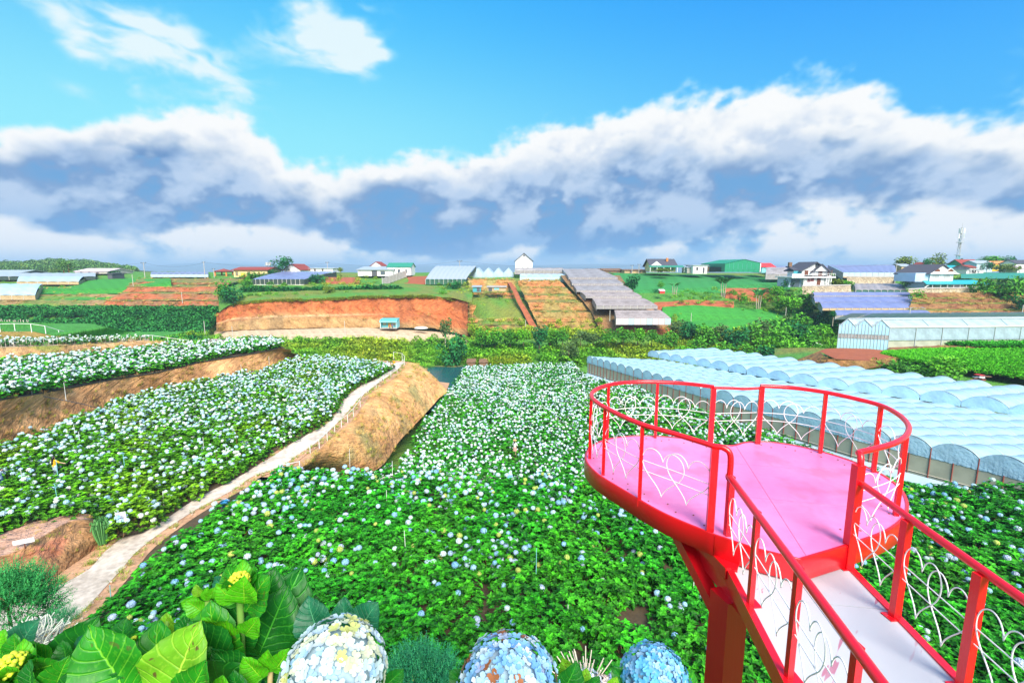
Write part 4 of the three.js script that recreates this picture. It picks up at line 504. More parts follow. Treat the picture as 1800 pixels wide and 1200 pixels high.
[[1432, 1602, 521, 519.5, 514, 140, 145, -6, -8], [1433, 1612, 532, 530.5, 521, 133, 141, -5, -14], [1446, 1628, 545.5, 541.5, 530.5, 126, 134, -8, -22], [1468, 1640, 560.5, 554, 545, 118, 125, 0, -20]].forEach(([x0, x1, yb, ye, yt, d, d2, s0, s1], i) => nethouse(['topmost', 'second from top', 'third from top', 'lowest'][i] + ' of the violet tunnel greenhouses below the white villa', { x0, x1, yb, ye, yt, d, d2, s0, s1, spans: 14, roof: M.filmPurple, wall: i === 2 ? M.tan : M.netGrey, side: M.netGrey, scal: 0.04, bow: 0.5, group: 'violet tunnel greenhouses' }));
// --- blue-white house with teal veranda
{ const d = 142, at = P(1668, 507, d), k = d / F / fwd(490), X = px => (px - 1668) * k, Y = py => (mOf(507) - mOf(py)) * d, t = thing('blue_white_house', 'pale blue two storey house with double gable and teal veranda', 'house', [at[0], at[1], at[2] - 4]);
  part('lower_wall', box(X(1680) - X(1632), Y(494), 7, (X(1680) + X(1632)) / 2, Y(494) / 2, -1), M.blueWall, t);
  const gw = X(1678) - X(1637), gx = (X(1678) + X(1637)) / 2, h2 = Y(481) - Y(494), rh = Y(465.5) - Y(480); const g = gableWall(gw, h2, rh, 3, .2); g.translate(gx, Y(494), 0); part('front_wall', g, M.wall, t); part('side_wall', [box(4, h2 + .4, 8, X(1637) - 2.0, Y(494) + h2 / 2, -1.2), box(gw, h2, .2, gx, Y(494) + h2 / 2, -5)], M.blueWall, t);
  const lo = Y(481.5), top = Y(465) + .1; part('roof', [slab([gx - gw / 2 - .9, lo, 3.6], [gx - gw / 2 - 4.6, lo, -5], [gx - 3, top, -5], [gx, top, 3.6], .22), slab([gx + gw / 2 + .9, lo, -5], [gx + gw / 2 + .9, lo, 3.6], [gx, top + .01, 3.6], [gx, top + .01, -5], .22)], M.darkTile, t);
  const g2 = gableWall(X(1680) - X(1658), .1, Y(471.5) - Y(480.5), 3.5, .2); g2.translate((X(1680) + X(1658)) / 2, Y(481), 0); part('small_gable', g2, M.wall, t); const c = (X(1680) + X(1658)) / 2, hw = (X(1680) - X(1658)) / 2 + .5; part('small_gable_trim', [slab([c - hw, Y(481.3), 3.9], [c - hw, Y(481.3), 1], [c, Y(470.8), 1], [c, Y(470.8), 3.9], .15), slab([c + hw, Y(481.3), 1], [c + hw, Y(481.3), 3.9], [c, Y(470.8) + .01, 3.9], [c, Y(470.8) + .01, 1], .15)], M.wall, t);
  part('ledge', box(gw + 1.6, .18, 1.2, gx + .2, Y(481), 3.4), M.white, t);
  for (const [x, n] of [[1647, 3], [1666, 3]]) windowPart(t, X(x), Y(487), 3.28, 10.5 * k, 7 * k, M.white, M.grey, n); for (const x of [1649, 1669]) { const w = new THREE.CircleGeometry(.8, 16, 0, Math.PI); w.translate(X(x), Y(478) + .1, x === 1649 ? 3.26 : 3.76); part('arched_window', w, M.brownFrame, t); }
  part('veranda_roof', slab([X(1620), Y(499), 5.6], [X(1731), Y(498.5), 5.6], [X(1720), Y(492), 2.4], [X(1628), Y(492.5), 2.4], .14), M.tealRoof, t);
  for (const x of [1633, 1647, 1659, 1670, 1681, 1692, 1703, 1714, 1726]) part('veranda_post', bar([X(x), 0, 5.2], [X(x), Y(498.8), 5.2], .09), M.white, t);
  windowPart(t, X(1646), Y(502), 2.6, 10 * k, 4 * k, M.white, M.glass, 3); windowPart(t, X(1667), Y(502), 2.6, 8 * k, 4 * k, M.white, M.glass, 2); part('open_bay', box(X(1716) - X(1684), Y(499.5), .2, X(1700), Y(499.5) / 2, 0), M.darkGrey, t); part('side_fence', box(X(1687) - X(1678), Y(481) - Y(493), .12, X(1682.5), (Y(481) + Y(493)) / 2, -1), M.greenSteel, t); part('ramp', beam([X(1618), .4, 5.5], [X(1630), Y(499), 5], .2, .15), M.white, t); }
single('red_field', loft([[P(1575, 491, 160), P(1622, 491, 160)], [P(1575, 478.5, 180), P(1622, 478.5, 180)]]), M.redPlain, 'flat bright red field left of the teal veranda house', 'field');
single('shade_net_field', loft(ruled([P(1690, 489, 168), P(1740, 489.5, 168), P(1860, 489.5, 168)], [P(1690, 481.5, 182), P(1740, 479.5, 182), P(1860, 479, 182)], 10, 4)), M.greenRoof, 'long sheet of green shade net below the houses at right', 'shade net');
// houses at the far right
[['house', 'grey shed with round roof left of the blue-white house', 1584, 1602, 478, 468, 464, M.tan, M.tinRoof, {}], ['house', 'brown shed at the left of the round roofed shed', 1562, 1584, 477, 468, 465, M.brownShed, M.tinRoof, { flat: 1 }], ['house', 'white shed with a teal awning behind the red field', 1604, 1625, 477, 470, 466, M.wall, M.pinkRoof, { flat: 1 }], ['house', 'small white house with red roof among the trees at right', 1628, 1643, 476, 466, 461, M.wall, M.redTile, { ridge: 'z' }], ['house', 'teal roofed shed at the foot of the radio mast', 1664, 1687, 478, 471, 466.5, M.teal, M.tealRoof, {}], ['house', 'house with wide dark red roof right of the radio mast', 1690, 1722, 474, 464, 456, M.greenSteel, M.redTile, {}], ['house', 'small house with maroon roof in front of the red roofed one', 1704, 1716, 477, 470, 466, M.concreteWall, M.redTile, {}], ['house', 'grey gabled house with white front at far right', 1716, 1744, 475, 463, 458, M.blueWall, M.tinRoof, {}], ['house', 'yellow house with orange tiled roof at far right', 1743, 1778, 474, 463.5, 459, M.yellow, M.orangeTile, {}], ['house', 'white walled house with dark roof at the right edge', 1786, 1812, 472, 463, 457, M.wall, M.darkTile, {}], ['house', 'small house with salmon roof below the right edge house', 1788, 1806, 479, 472, 467.5, M.wall, M.pinkRoof, {}], ['house', 'low white outbuilding under the red roofed house', 1699, 1729, 478.5, 474, 472.5, M.wall, M.tinRoof, { flat: 1 }]].forEach(([n, l, x0, x1, yb, ye, yt, w, r, o], i) => house('village_house', l, { x0, x1, yb: yb + 3, ye, yt, d: i === 6 || i === 10 || i === 11 ? 188 : 200 + (i % 3) * 6, dp: 7, wall: w, roof: r, win: [[.25, .5, .12, .4], [.7, .5, .12, .4]], frame: M.white, group: undefined, ...o }));
// --- blue hut below the bank
{ const d = 139, s = spot(668, 698, 577, 561, d), t = thing('blue_hut', 'small light blue hut with yellow door at the foot of the orange bank', 'hut', [s.at[0], s.at[1], s.at[2] - 1.6]); const w = s.w, h = s.h; part('wall', [box(w - .6, h, .15, -.1, h / 2, .2), box(w, h, .15, 0, h / 2, -1.5), box(.15, h, 3.0, -w / 2 + .08, h / 2, 0), box(.15, h, 3, w / 2 - .08, h / 2, 0)], M.lightTeal, t); part('roof', slab([-w / 2 - .1, h - .5, 1.9], [w / 2 + .1, h - .5, 1.9], [w / 2 + .1, h + .1, -1.6], [-w / 2 - .1, h + .1, -1.6], .1), M.tealRoof, t); part('fascia', box(w + .1, .55, .08, 0, h - .6, 1.92), M.lightTeal, t); part('door', box(.9, 1.8, .08, 0, .95, .32), M.yellow, t); for (const x of [-1.5, 1.2]) windowPart(t, x, 1.4, .32, .7, .9, M.yellow, M.wall, 1); for (const x of [-.92, .9]) part('post', box(.1, h - .5, .1, x * w / 2, h / 2 - .3, 1.8), M.white, t); part('floor_step', box(w, .15, 3.8, 0, .05, .2), M.concreteWall, t); }
single('tarpaulin', (() => { const s = spot(728, 752, 577, 572, 139.5); const g = new THREE.SphereGeometry(1, 16, 8, 0, 6.3, 0, 1.6); g.scale(s.w / 2, .55, 1.2); g.translate(...s.at); return g; })(), M.wall, 'low pile under a white sheet right of the blue hut', 'tarpaulin');
for (const [x0, x1, l] of [[821, 835, 'left of two'], [843, 857, 'right of two']]) house('field_shack', l + ' small rusty shacks on the pond shore', { x0, x1, yb: 644, ye: 637, yt: 632.5, d: 104.5, dp: 1.6, wall: M.brownShed, roof: M.brownShed, cat: 'shack', flat: 1, ov: .15 });
house('field_shack', 'white roofed shack at the edge of the right scrub', { x0: 1425, x1: 1442, yb: 611, ye: 606, yt: 602, d: 118, dp: 3, wall: M.brownShed, roof: M.wall, cat: 'shack', flat: 1 });
house('field_shack', 'tiny pink shack among scrub under the vegetable field', { x0: 1160, x1: 1169, yb: 516, ye: 511, yt: 508.5, d: 157, dp: 1.5, wall: M.redPaint, roof: M.pinkRoof, cat: 'shack', flat: 1, ov: .1 });
single('striped_shed_roof', slab(P(364, 601, 90), P(476, 598, 90), P(462, 594.3, 95), P(371, 595.5, 95), .1), std([.55, .42, .42], { map: dataTex(64, (x, y) => (x % .5) < .2 ? [.35, .05, .06] : [1, 1, 1], 3) }), 'low roof of red and white striped sheets behind the upper flower field', 'shed roof');
// radio mast
{ const d = 230, a = P(1682, 475, d), H = (mOf(475) - mOf(400)) * d, t = thing('radio_mast', 'tall lattice telecom mast with blue and red bands and antennas', 'radio mast', a); const R = y => mix(.95, .28, y / H); const mats = [M.grey, M.lightTeal, M.steel, M.grey, M.steel, M.grey];
  for (let s = 0; s < 3; s++) for (let q = 0; q < 6; q++) { const y0 = H * q / 6, y1 = H * (q + 1) / 6, an = s * 2.094; part('mast_leg', bar([Math.cos(an) * R(y0), y0, Math.sin(an) * R(y0)], [Math.cos(an) * R(y1), y1, Math.sin(an) * R(y1)], .09), mats[q], t); }
  for (let q = 0; q < 12; q++) { const g = []; for (let s = 0; s < 3; s++) { const y0 = H * q / 12, y1 = H * (q + 1) / 12, a0 = s * 2.094, a1 = (s + 1) * 2.094; g.push(bar([Math.cos(a0) * R(y0), y0, Math.sin(a0) * R(y0)], [Math.cos(a1) * R(y1), y1, Math.sin(a1) * R(y1)], .08), bar([Math.cos(a0) * R(y1), y1, Math.sin(a0) * R(y1)], [Math.cos(a1) * R(y1), y1, Math.sin(a1) * R(y1)], .07)); } part('bracing', g, mats[q >> 1], t); }
  for (const [y, an, h, w] of [[.93, .3, 2.2, .5], [.93, 2.4, 2.2, .5], [.93, 4.5, 2.2, .5], [.8, 1, 2, .5], [.8, 3.1, 2, .5], [.72, 5, 1.2, .9]]) part('antenna', box(w, h, .25, Math.cos(an) * 1.0, H * y, Math.sin(an) * 1.0, -an), M.white, t); for (const y of [.36, .66]) part('mast_platform', (() => { const g = new THREE.CylinderGeometry(1.5, 1.5, .2, 12); g.translate(0, H * y, 0); return g; })(), M.steel, t); part('tip', bar([0, H, 0], [0, H + 2, 0], .06), M.grey, t); }
// poles
function pole(label, px, yb, yt, d, kind = 0) { d = onHill(yb, d); const a = P(px, yb, d), h = (mOf(yb) - mOf(yt)) * d, t = thing('utility_pole', label, 'pole', a); part('shaft', bar([0, -.5, 0], [0, h, 0], kind === 2 ? .09 : .16, 8, kind === 2 ? .07 : .1), kind === 2 ? M.pole : M.concreteWall, t); if (kind !== 2) { part('crossarm', [box(kind ? 1.4 : 2.4, .12, .12, 0, h * .94, 0), ...(kind ? [] : [box(1.6, .12, .12, 0, h * .84, 0)])], M.darkGrey, t); for (const x of [-.9, 0, .9]) part('insulator', bar([x * (kind ? .6 : 1), h * .94, 0], [x * (kind ? .6 : 1), h * .94 + .35, 0], .07), M.darkGrey, t); } return t; }
[['tall concrete power pole with crossarms right of the pine hill', 254, 485, 460.5, 210, 0], ['slender white pole at the edge of the bright crop field', 234, 505, 482, 166, 2], ['dark power pole rising above the red terraces', 360.5, 494, 459, 186, 1], ['small pole on the horizon left of the red pavilion', 376, 486, 472, 240, 1], ['power pole rising through the violet greenhouse roof', 576, 482, 460, 200, 1], ['power pole with two crossarms by the tall grey greenhouse', 808, 479, 457, 200, 0], ['white pole at the stone wall left of the red field', 1573, 500, 462, 160, 2], ['grey pole left of the pale shelf under the orange bank', 409, 596, 573, 126, 2], ['grey pole at the middle of the pale shelf', 606.5, 589, 564, 134, 2], ['leaning pole in front of the coffee slope', 360, 587, 564, 128, 2], ['white pole standing in the scrub left of the stepped greenhouses', 924, 581, 562, 134, 2], ['thin pole at the foot of the lowest stepped greenhouse', 1072, 561, 545, 130, 2], ['thin pole on the green strips of the right hillside', 1214.5, 571, 550, 137, 2], ['thin pole beside the short green terrace', 1380.5, 565, 540, 140, 2], ['thin pole left of the gabled glasshouse', 1439.5, 565, 546, 138, 2], ['white pole behind the gabled glasshouse roof', 1599, 558, 540, 110, 2], ['leaning white pole at the right edge above the glasshouse', 1796, 560, 536, 110, 2], ['thin grey post on the red terraces', 320, 530, 513, 152, 2], ['thin power pole left of the green warehouse', 1111, 481, 466, 212, 1], ['short pole right of the brown sheds', 1123, 481, 464, 214, 1]].forEach(a => pole(...a));
// power lines over the ridge
{ const g = []; const pts = [[-40, 468, 215], [254, 462, 210], [360.5, 461, 190], [576, 462, 200], [808, 459, 200], [1111, 467, 212], [1573, 464, 165]]; for (let i = 1; i < pts.length; i++) { const a = P(...pts[i - 1]), b = P(...pts[i]); const line = []; for (let k = 0; k <= 10; k++) { const t = k / 10, p = lerp3(a, b, t); p[1] -= 1.6 * 4 * t * (1 - t); line.push(p); } g.push(tube(line, .025, 20, 4)); } single('power_line', g, M.darkGrey, 'thin dark power line sagging between the poles on the ridge', 'power line'); }
// --- gabled glasshouse on the right bank
{ const y0 = .5, A = onY(1472, 612, y0), B = onY(1560, 616, y0), t = thing('glasshouse', 'large blue tinted gabled glasshouse behind the crop field', 'greenhouse', A); const dl = [B[0] - A[0], 0, B[2] - A[2]], n = 3, hw = 4.4, rh = 1.4, len = [64, 0, -4.5]; const at = (u, y, v) => [dl[0] * u + len[0] * v, y, dl[2] * u + len[2] * v];
  for (let i = 0; i < n; i++) { const u0 = i / n, u1 = (i + 1) / n, um = (u0 + u1) / 2; const nb = 5;
    for (let b = 0; b < nb; b++) { const ua = mix(u0, u1, b / nb), ub = mix(u0, u1, (b + .94) / nb), top = u => hw + rh * (1 - Math.abs(u - um) / ((u1 - u0) / 2)); part('end_pane', loft([[at(ua, 0, 0), at(ub, 0, 0)], [at(ua, 2.0, 0), at(ub, 2.0, 0)]]), M.filmBlue, t); part('end_pane', loft([[at(ua, 2.9, 0), at(ub, 2.9, 0)], [at(ua, top(ua), 0), at(ub, top(ub), 0)]]), M.filmBlue, t); }
    part('end_band', loft([[at(u0, 2.05, .0005), at(u1, 2.05, .0005)], [at(u0, 2.85, .0005), at(u1, 2.85, .0005)]]), M.netGrey, t);
    for (let b = 0; b < nb; b++) part('end_post', bar(at(mix(u0, u1, b / nb), 0, -.0008), at(mix(u0, u1, b / nb), hw + .4, -.0008), .06), M.steel, t);
    for (const [ua, ub] of [[u0, um], [u1, um]]) for (let k = 0; k < 8; k++) { const v0 = k / 8, v1 = (k + .985) / 8; part('roof_panel', loft([[at(ua, hw, v0), at(ua, hw, v1)], [at(ub, hw + rh, v0), at(ub, hw + rh, v1)]]), M.filmWhite, t); } part('ridge', bar(at(um, hw + rh + .05, 0), at(um, hw + rh + .05, 1), .09), M.steel, t); part('verge', [bar(at(u0, hw, -.001), at(um, hw + rh, -.001), .09), bar(at(um, hw + rh, -.001), at(u1, hw, -.001), .09)], M.steel, t); }
  for (let k = 0; k < 12; k++) { const v0 = k / 12, v1 = (k + .98) / 12; part('side_pane', loft([[at(1, 0, v0), at(1, 0, v1)], [at(1, 1.8, v0), at(1, 1.8, v1)]]), M.netWall, t); part('side_pane', loft([[at(1, 1.9, v0), at(1, 1.9, v1)], [at(1, hw, v0), at(1, hw, v1)]]), M.filmWhite, t); part('side_post', bar(at(1.003, 0, v0), at(1.003, hw, v0), .07), M.steel, t); }
  part('gutter', bar(at(1, hw, 0), at(1, hw, 1), .14), M.wall, t); part('inner_bed', loft([[at(.03, .1, .01), at(.97, .1, .01)], [at(.03, .1, .99), at(.97, .1, .99)]]), M.netGreen, t);
  // second range behind, saw-tooth vents
  const bk = (u, y, v) => { const p = at(u, y, v); p[2] -= 11; p[0] += 6; return p; }; for (let i = 0; i < 2; i++) for (let k = 0; k < 14; k++) { const v0 = k / 14, v1 = (k + .93) / 14, um = (i + .5) / 2; part('rear_roof_panel', loft([[bk(i * .5 + 1 - 1.0, hw + 0, v0), bk(i * .5, hw, v1)], [bk(i * .5 + .4, hw + 1.5, v0), bk(i * .5 + .4, hw + 1.5, v1)]]), i ? M.film : M.filmWhite, t); }
}
// ================= THE HEART PLATFORM =================
const DECK = EYE - 3.3, WALK = EYE - 3.6, RAIL = 1.1;
{
  const outline = smoothLine([[1258, 940], [1170, 903], [1100, 863], [1052, 833], [1034, 814], [1031, 800], [1042, 784], [1070, 772], [1110, 767], [1150, 767], [1200, 771], [1245, 779], [1285, 784], [1312, 778], [1345, 777], [1390, 782], [1440, 793], [1500, 812], [1545, 832], [1577, 855], [1592, 882], [1588, 906], [1560, 930], [1500, 953], [1408, 981]].map(([a, b]) => onY(a, b, DECK)), 140);
  outline.push(onY(1405, 982, DECK)); for (const q of resample([[1405, 982], [1330, 964], [1258, 940]].map(([a, b]) => onY(a, b, DECK)), 16).slice(1, -1)) outline.push(q);
  const t = thing('heart_platform', 'red heart shaped viewing platform with pink deck, heart railings and pale walkway', 'viewing platform', [0, 0, 0]);
  const pink = new THREE.MeshPhysicalMaterial({ color: new THREE.Color().setRGB(0.94, 0.25, 0.50), roughness: 0.34, clearcoat: 0.25, clearcoatRoughness: 0.3, side: THREE.DoubleSide, map: dataTex(512, (x, y) => { const a = tfbm(x, y, 3, 6, 80), b = tfbm(x, y, 40, 3, 84); const v = sstep(0.25, 0.75, a * 0.75 + b * 0.25); const sc = sstep(.66, .72, tfbm(x * .25 + y * .1, y, 24, 3, 88)) * .35, dt = sstep(.55, .75, tfbm(x, y, 6, 5, 86)) * .22; const w = 1 - dt; return [(0.88 + 0.12 * v) * (1 - dt * .4), (0.74 + 0.26 * v) * w + sc * .2, (0.86 + 0.14 * v) * w + sc * .1]; }, 3), bumpMap: again(T.bump, 1.5), bumpScale: 0.004 });
  // deck sheets: the heart cut along its seams into steel sheets
  const poly = outline.map(p => [p[0], p[2]]);
  const clip = (pl, a, b, c, keep) => { const out = []; const f = p => (a * p[0] + b * p[1] + c) * keep; for (let i = 0; i < pl.length; i++) { const p = pl[i], q = pl[(i + 1) % pl.length], s = f(p), r = f(q); if (s >= 0) out.push(p); if ((s >= 0) !== (r >= 0)) { const k = s / (s - r); out.push([p[0] + (q[0] - p[0]) * k, p[1] + (q[1] - p[1]) * k]); } } return out; };
  const ax = [0.975, 0.22], az = [0.22, -0.975]; const seams = [];
  const c0 = [3.45, -5.4]; const along = (s) => [ax, az][s];
  let pieces = [poly]; const cuts = [[ax, [4.05, -8.0]], [az, [3.7, -6.55]], [az, [3.9, -7.8]]];
  for (const [n, pt] of cuts) { const c = -(n[0] * pt[0] + n[1] * pt[1]); const nx = []; for (const pc of pieces) for (const k of [1, -1]) { const r = clip(pc, n[0], n[1], c - 0.003 * k, k); if (r.length > 2) nx.push(r); } pieces = nx; }
  for (const pc of pieces) { const s = new THREE.Shape(pc.map(p => new THREE.Vector2(p[0], -p[1]))); const g = new THREE.ExtrudeGeometry(s, { depth: 0.03, bevelEnabled: false }); g.rotateX(-Math.PI / 2); g.translate(0, DECK - 0.03, 0); part('deck_panel', g, pink, t); }
  // rim beam
  const ctr = outline.reduce((a, p) => [a[0] + p[0] / outline.length, 0, a[2] + p[2] / outline.length], [0, 0, 0]);
  const loop = [...outline, outline[0]]; const inn = offset(loop, 0.12), out = offset(loop, -0.035); // offset sign fixed by test below
  const far = (l) => l.reduce((s, p) => s + Math.hypot(p[0] - ctr[0], p[2] - ctr[2]), 0); const [o1, i1] = far(out) > far(inn) ? [out, inn] : [offset(loop, 0.035), offset(loop, -0.12)];
  const Y = (l, y) => l.map(p => [p[0], y, p[2]]);
  part('rim_beam', loft([Y(i1, DECK + 0.012), Y(o1, DECK + 0.012), Y(o1, DECK - 0.27), Y(i1, DECK - 0.27), Y(i1, DECK + 0.012)].map((r, k) => k === 0 || k === 4 ? Y(loop, DECK + 0.012) : r)), M.red, t);
  // railing line: runs from the left post of the opening round both lobes to the right post
  const railPx = [[1246, 936], [1170, 901], [1117, 878], [1052, 832], [1035, 813], [1032, 800], [1044, 785], [1072, 773], [1112, 768], [1150, 768], [1200, 772], [1247, 780]];
  const railPx2 = [[1330, 778], [1385, 783], [1440, 794], [1500, 813], [1540, 829], [1570, 852], [1588, 882], [1582, 910], [1558, 930], [1500, 952]];
  const rl = offsetIn(smoothLine(railPx.map(([a, b]) => onY(a, b, DECK)), 90), ctr, 0.05), rr = offsetIn(smoothLine(railPx2.map(([a, b]) => onY(a, b, DECK)), 90), ctr, 0.05);
  function offsetIn(l, c, s) { return l.map(p => { const d = Math.hypot(c[0] - p[0], c[2] - p[2]); return [p[0] + (c[0] - p[0]) / d * s, p[1], p[2] + (c[2] - p[2]) / d * s]; }); }
  const up = (p, h) => [p[0], p[1] + h, p[2]];
  const top = h => p => up(p, h);
  const postAt = (p, h, w = 0.05, base = -0.1) => part('post', box(w, h - base, w, p[0], p[1] + (h + base) / 2, p[2], -0.2), M.red, t);
  const Lh = resample(rl, 181), Rh = resample(rr, 181);
  const near = (line, px, py) => { const q = onY(px, py, DECK); let b = 0, bd = 1e9; line.forEach((p, i) => { const d = Math.hypot(p[0] - q[0], p[2] - q[2]); if (d < bd) { bd = d; b = i; } }); return b; };
  const lp = [[1246, 936], [1117, 880], [1050, 836], [1031, 806], [1066, 776], [1150, 768], [1249, 781]].map(([a, b]) => near(Lh, a, b)), rp = [[1330, 778], [1446, 795], [1540, 829], [1584, 908], [1500, 953]].map(([a, b]) => near(Rh, a, b));
  lp.forEach((k, i) => postAt(Lh[k], RAIL, i === 0 || i === 6 ? 0.085 : 0.05)); rp.forEach((k, i) => { if (i < 4) postAt(Rh[k], RAIL, i === 0 ? 0.08 : 0.055); });
  // walkway frame
  const W0 = P(1267, 980, (EYE - WALK) / mOf(980)), Wl = [2.66, WALK, -5.62], Wr = [4.10, WALK, -5.40], dir = [-0.13, 0, 1]; const wl = k => [Wl[0] + dir[0] * k, WALK, Wl[2] + k], wr = k => [Wr[0] + dir[0] * 0.75 * k, WALK, Wr[2] + k];
  // top rails, with the bends down to the walkway rails
  const endL = Lh[0], startL = wl(0.02), endR = Rh[180], startR = wr(0.0);
  part('top_rail', tube([...Lh.filter((_, i) => i % 6 === 0).reverse().map(top(RAIL + 0.02)), up(lerp3(endL, [startL[0], DECK, startL[2]], 0.55), RAIL + 0.02), [startL[0], DECK + RAIL - 0.06, startL[2]], [startL[0], DECK + RAIL - 0.35, startL[2] + 0.02]], 0.036, 220, 10), M.red, t);
  part('top_rail', tube([...Rh.filter((_, i) => i % 6 === 0).map(top(RAIL + 0.02)), up(lerp3(endR, [startR[0], DECK, startR[2]], 0.55), RAIL + 0.02), [startR[0], DECK + RAIL - 0.06, startR[2]], [startR[0], DECK + RAIL - 0.32, startR[2] + 0.02]], 0.036, 220, 10), M.red, t);
  part('notch_rail', tube([up(Lh[180], RAIL + 0.0), up(lerp3(Lh[180], Rh[0], 0.33), RAIL - 0.01), up(lerp3(Lh[180], Rh[0], 0.66), RAIL - 0.03), up(Rh[0], RAIL - 0.02)], 0.026, 12, 8), M.red, t);
  const hl = [startL[0], DECK + RAIL - 0.35, startL[2]], hr = [startR[0], DECK + RAIL - 0.32, startR[2]];
  const HL = k => [wl(k)[0], WALK + 1.08, wl(k)[2]], HR = k => [wr(k)[0], WALK + 1.10, wr(k)[2]];
  part('handrail', tube([hl, HL(0.06), HL(1), HL(2.5), HL(4.5)], 0.038, 60, 10), M.red, t); part('handrail', tube([hr, HR(0.06), HR(1), HR(2.5), HR(4.5)], 0.038, 60, 10), M.red, t);
  // walkway deck of pale sheets, and edge channels
  const pale = std([0.52, 0.53, 0.57], { roughness: 0.6, map: dataTex(1024, (x, y) => { const a = tfbm(x, y, 6, 5, 90), b = tfbm(x, y, 24, 3, 94), c = tfbm(x, y, 50, 2, 97); const s = sstep(0.70, 0.74, b * 0.7 + c * 0.3) * sstep(0.45, 0.6, a); const v = 0.9 + 0.1 * a; return [v * mix(1, 0.86, s), v * mix(1, 0.35, s), v * mix(1, 0.45, s)]; }, 2.4) });
  const wl2 = (k, u) => lerp3(wl(k), wr(k), u); const ks = [-0.75, 0.75, 2.0, 3.25, 4.5];
  for (let i = 0; i < 4; i++) for (const [u0, u1] of [[0.018, 0.497], [0.503, 0.982]]) part('walkway_panel', slab(wl2(ks[i] + .004, u0), wl2(ks[i] + .004, u1), wl2(ks[i + 1] - .004, u1), wl2(ks[i + 1] - .004, u0), 0.04), pale, t);
  for (const u of [0.0, 1.0]) part('edge_channel', beam(up(wl2(-0.75, u), -0.08), up(wl2(4.5, u), -0.08), 0.075, 0.2), M.red, t);
  part('cross_beam', beam(up(wl2(-0.3, -.02), -0.2), up(wl2(-0.3, 1.02), -0.2), 0.12, 0.14), M.red, t);
  // walkway posts
  const lk = [0.02, 0.88, 1.83, 2.7, 3.6], rk = [0.02, 0.86, 1.72, 2.6, 3.5];
  lk.forEach((k, i) => { const p = wl2(k, 0.02); part('post', box(i ? 0.055 : 0.07, 1.12, i ? 0.055 : 0.07, p[0], WALK + 0.52, p[2], 0.1), M.red, t); }); rk.forEach((k, i) => { const p = wl2(k, 0.98); part('post', box(i ? 0.075 : 0.10, i ? 1.12 : 1.35, i ? 0.075 : 0.10, p[0], WALK + (i ? 0.52 : 0.64), p[2], 0.1), M.red, t); });
  for (const [line, n] of [[Lh, 26], [Rh, 22]]) for (let i = 0; i < n; i++) { const q = offsetIn([line[Math.floor((i + .5) / n * 180)]], ctr, 0.07 + (i % 2) * .12)[0]; const g = new THREE.CylinderGeometry(.011, .013, .008, 8); g.translate(q[0], DECK + .004, q[2]); part('screw', g, M.rust, t); }
  for (const [ls, u] of [[lk, .02], [rk, .98]]) for (const k of ls) { const q = wl2(k, u); part('base_plate', box(.13, .012, .13, q[0] + (u < .5 ? .03 : -.03), WALK + .008, q[2], .1), M.red, t); }
  // big column and braces under the deck
  const cx = 2.63, cz = -5.32;
  part('column', box(0.30, 13.5, 0.30, cx, WALK - 0.3 - 6.75, cz, 0.3), M.red, t); part('column_head', beam([cx - .05, WALK - 0.24, cz - 1.2], [cx + 0.1, WALK - 0.24, cz + .5], 0.2, 0.2), M.red, t);
  for (const [a, b] of [[1215, 930], [1400, 985]]) { const e = onY(a, b, DECK); part('brace', beam([e[0], DECK - 0.25, e[2] - 0.9], [cx, WALK - 0.75, cz], 0.16, 0.16), M.red, t); }
  for (const [dx, dz] of [[-0.9, -2.6], [1.2, -2.9]]) part('under_beam', beam([cx, DECK - 0.33, cz], [cx + dx + 0.5, DECK - 0.33, cz + dz], 0.14, 0.14), M.red, t);
  // heart ornaments and the two wires of each bay
  const white = M.white; const heart = (w, h) => { const pts = []; for (let i = 0; i < 48; i++) { const a = i / 48 * Math.PI * 2; const x = 16 * Math.pow(Math.sin(a), 3), y = 13 * Math.cos(a) - 5 * Math.cos(2 * a) - 2 * Math.cos(3 * a) - Math.cos(4 * a); const tip = Math.max(0, -y - 4) / 13; pts.push([x / 32 * w * (1 - 0.16 * tip), (y + 17) / 29 * h]); } return pts; };
  const HS = heart(1, 1);
  function bay(line, i0, i1, y0, y1, hasTwo = true, dy = 0) { const seg = i0 < i1 ? line.slice(i0, i1 + 1) : line.slice(i1, i0 + 1).reverse(); const s = resample(seg, 40); const at = u => { const x = Math.max(0, Math.min(0.9999, u)) * 39, k = Math.floor(x); return lerp3(s[k], s[k + 1], x - k); }; const L = seg.reduce((a, p, i) => i ? a + V(p).distanceTo(V(seg[i - 1])) : 0, 0);
    const hh = y1 - y0; const two = L > 0.42; const wfrac = two ? 0.60 : 0.9;
    (two ? [0.315, 0.685] : [0.5]).forEach((c, q) => { const pts = HS.map(([x, y]) => { const p = at(c + x * wfrac); return [p[0] + (q ? 0.006 : -0.006), p[1] + y0 + y * hh - q * 0.035, p[2] + (q ? 0.006 : -0.006)]; }); part('heart_ornament', tube(pts, 0.0062, 96, 6, true), white, t); });
    for (const f of [0.62, 0.40]) part('wire', tube([0.01, 0.25, 0.5, 0.75, 0.99].map(u => up(at(u), y0 + hh * f)), 0.006, 20, 5), white, t); }
  for (let i = 0; i < lp.length - 1; i++) bay(Lh, lp[i], lp[i + 1], 0.2, 0.86); for (let i = 0; i < rp.length - 1; i++) bay(Rh, rp[i], rp[i + 1], 0.2, 0.86);
  bay([Lh[180], lerp3(Lh[180], Rh[0], .5), Rh[0]], 0, 2, 0.2, 0.86);
  const wline = (u, k0, k1) => resample([wl2(k0, u), wl2(k1, u)], 12);
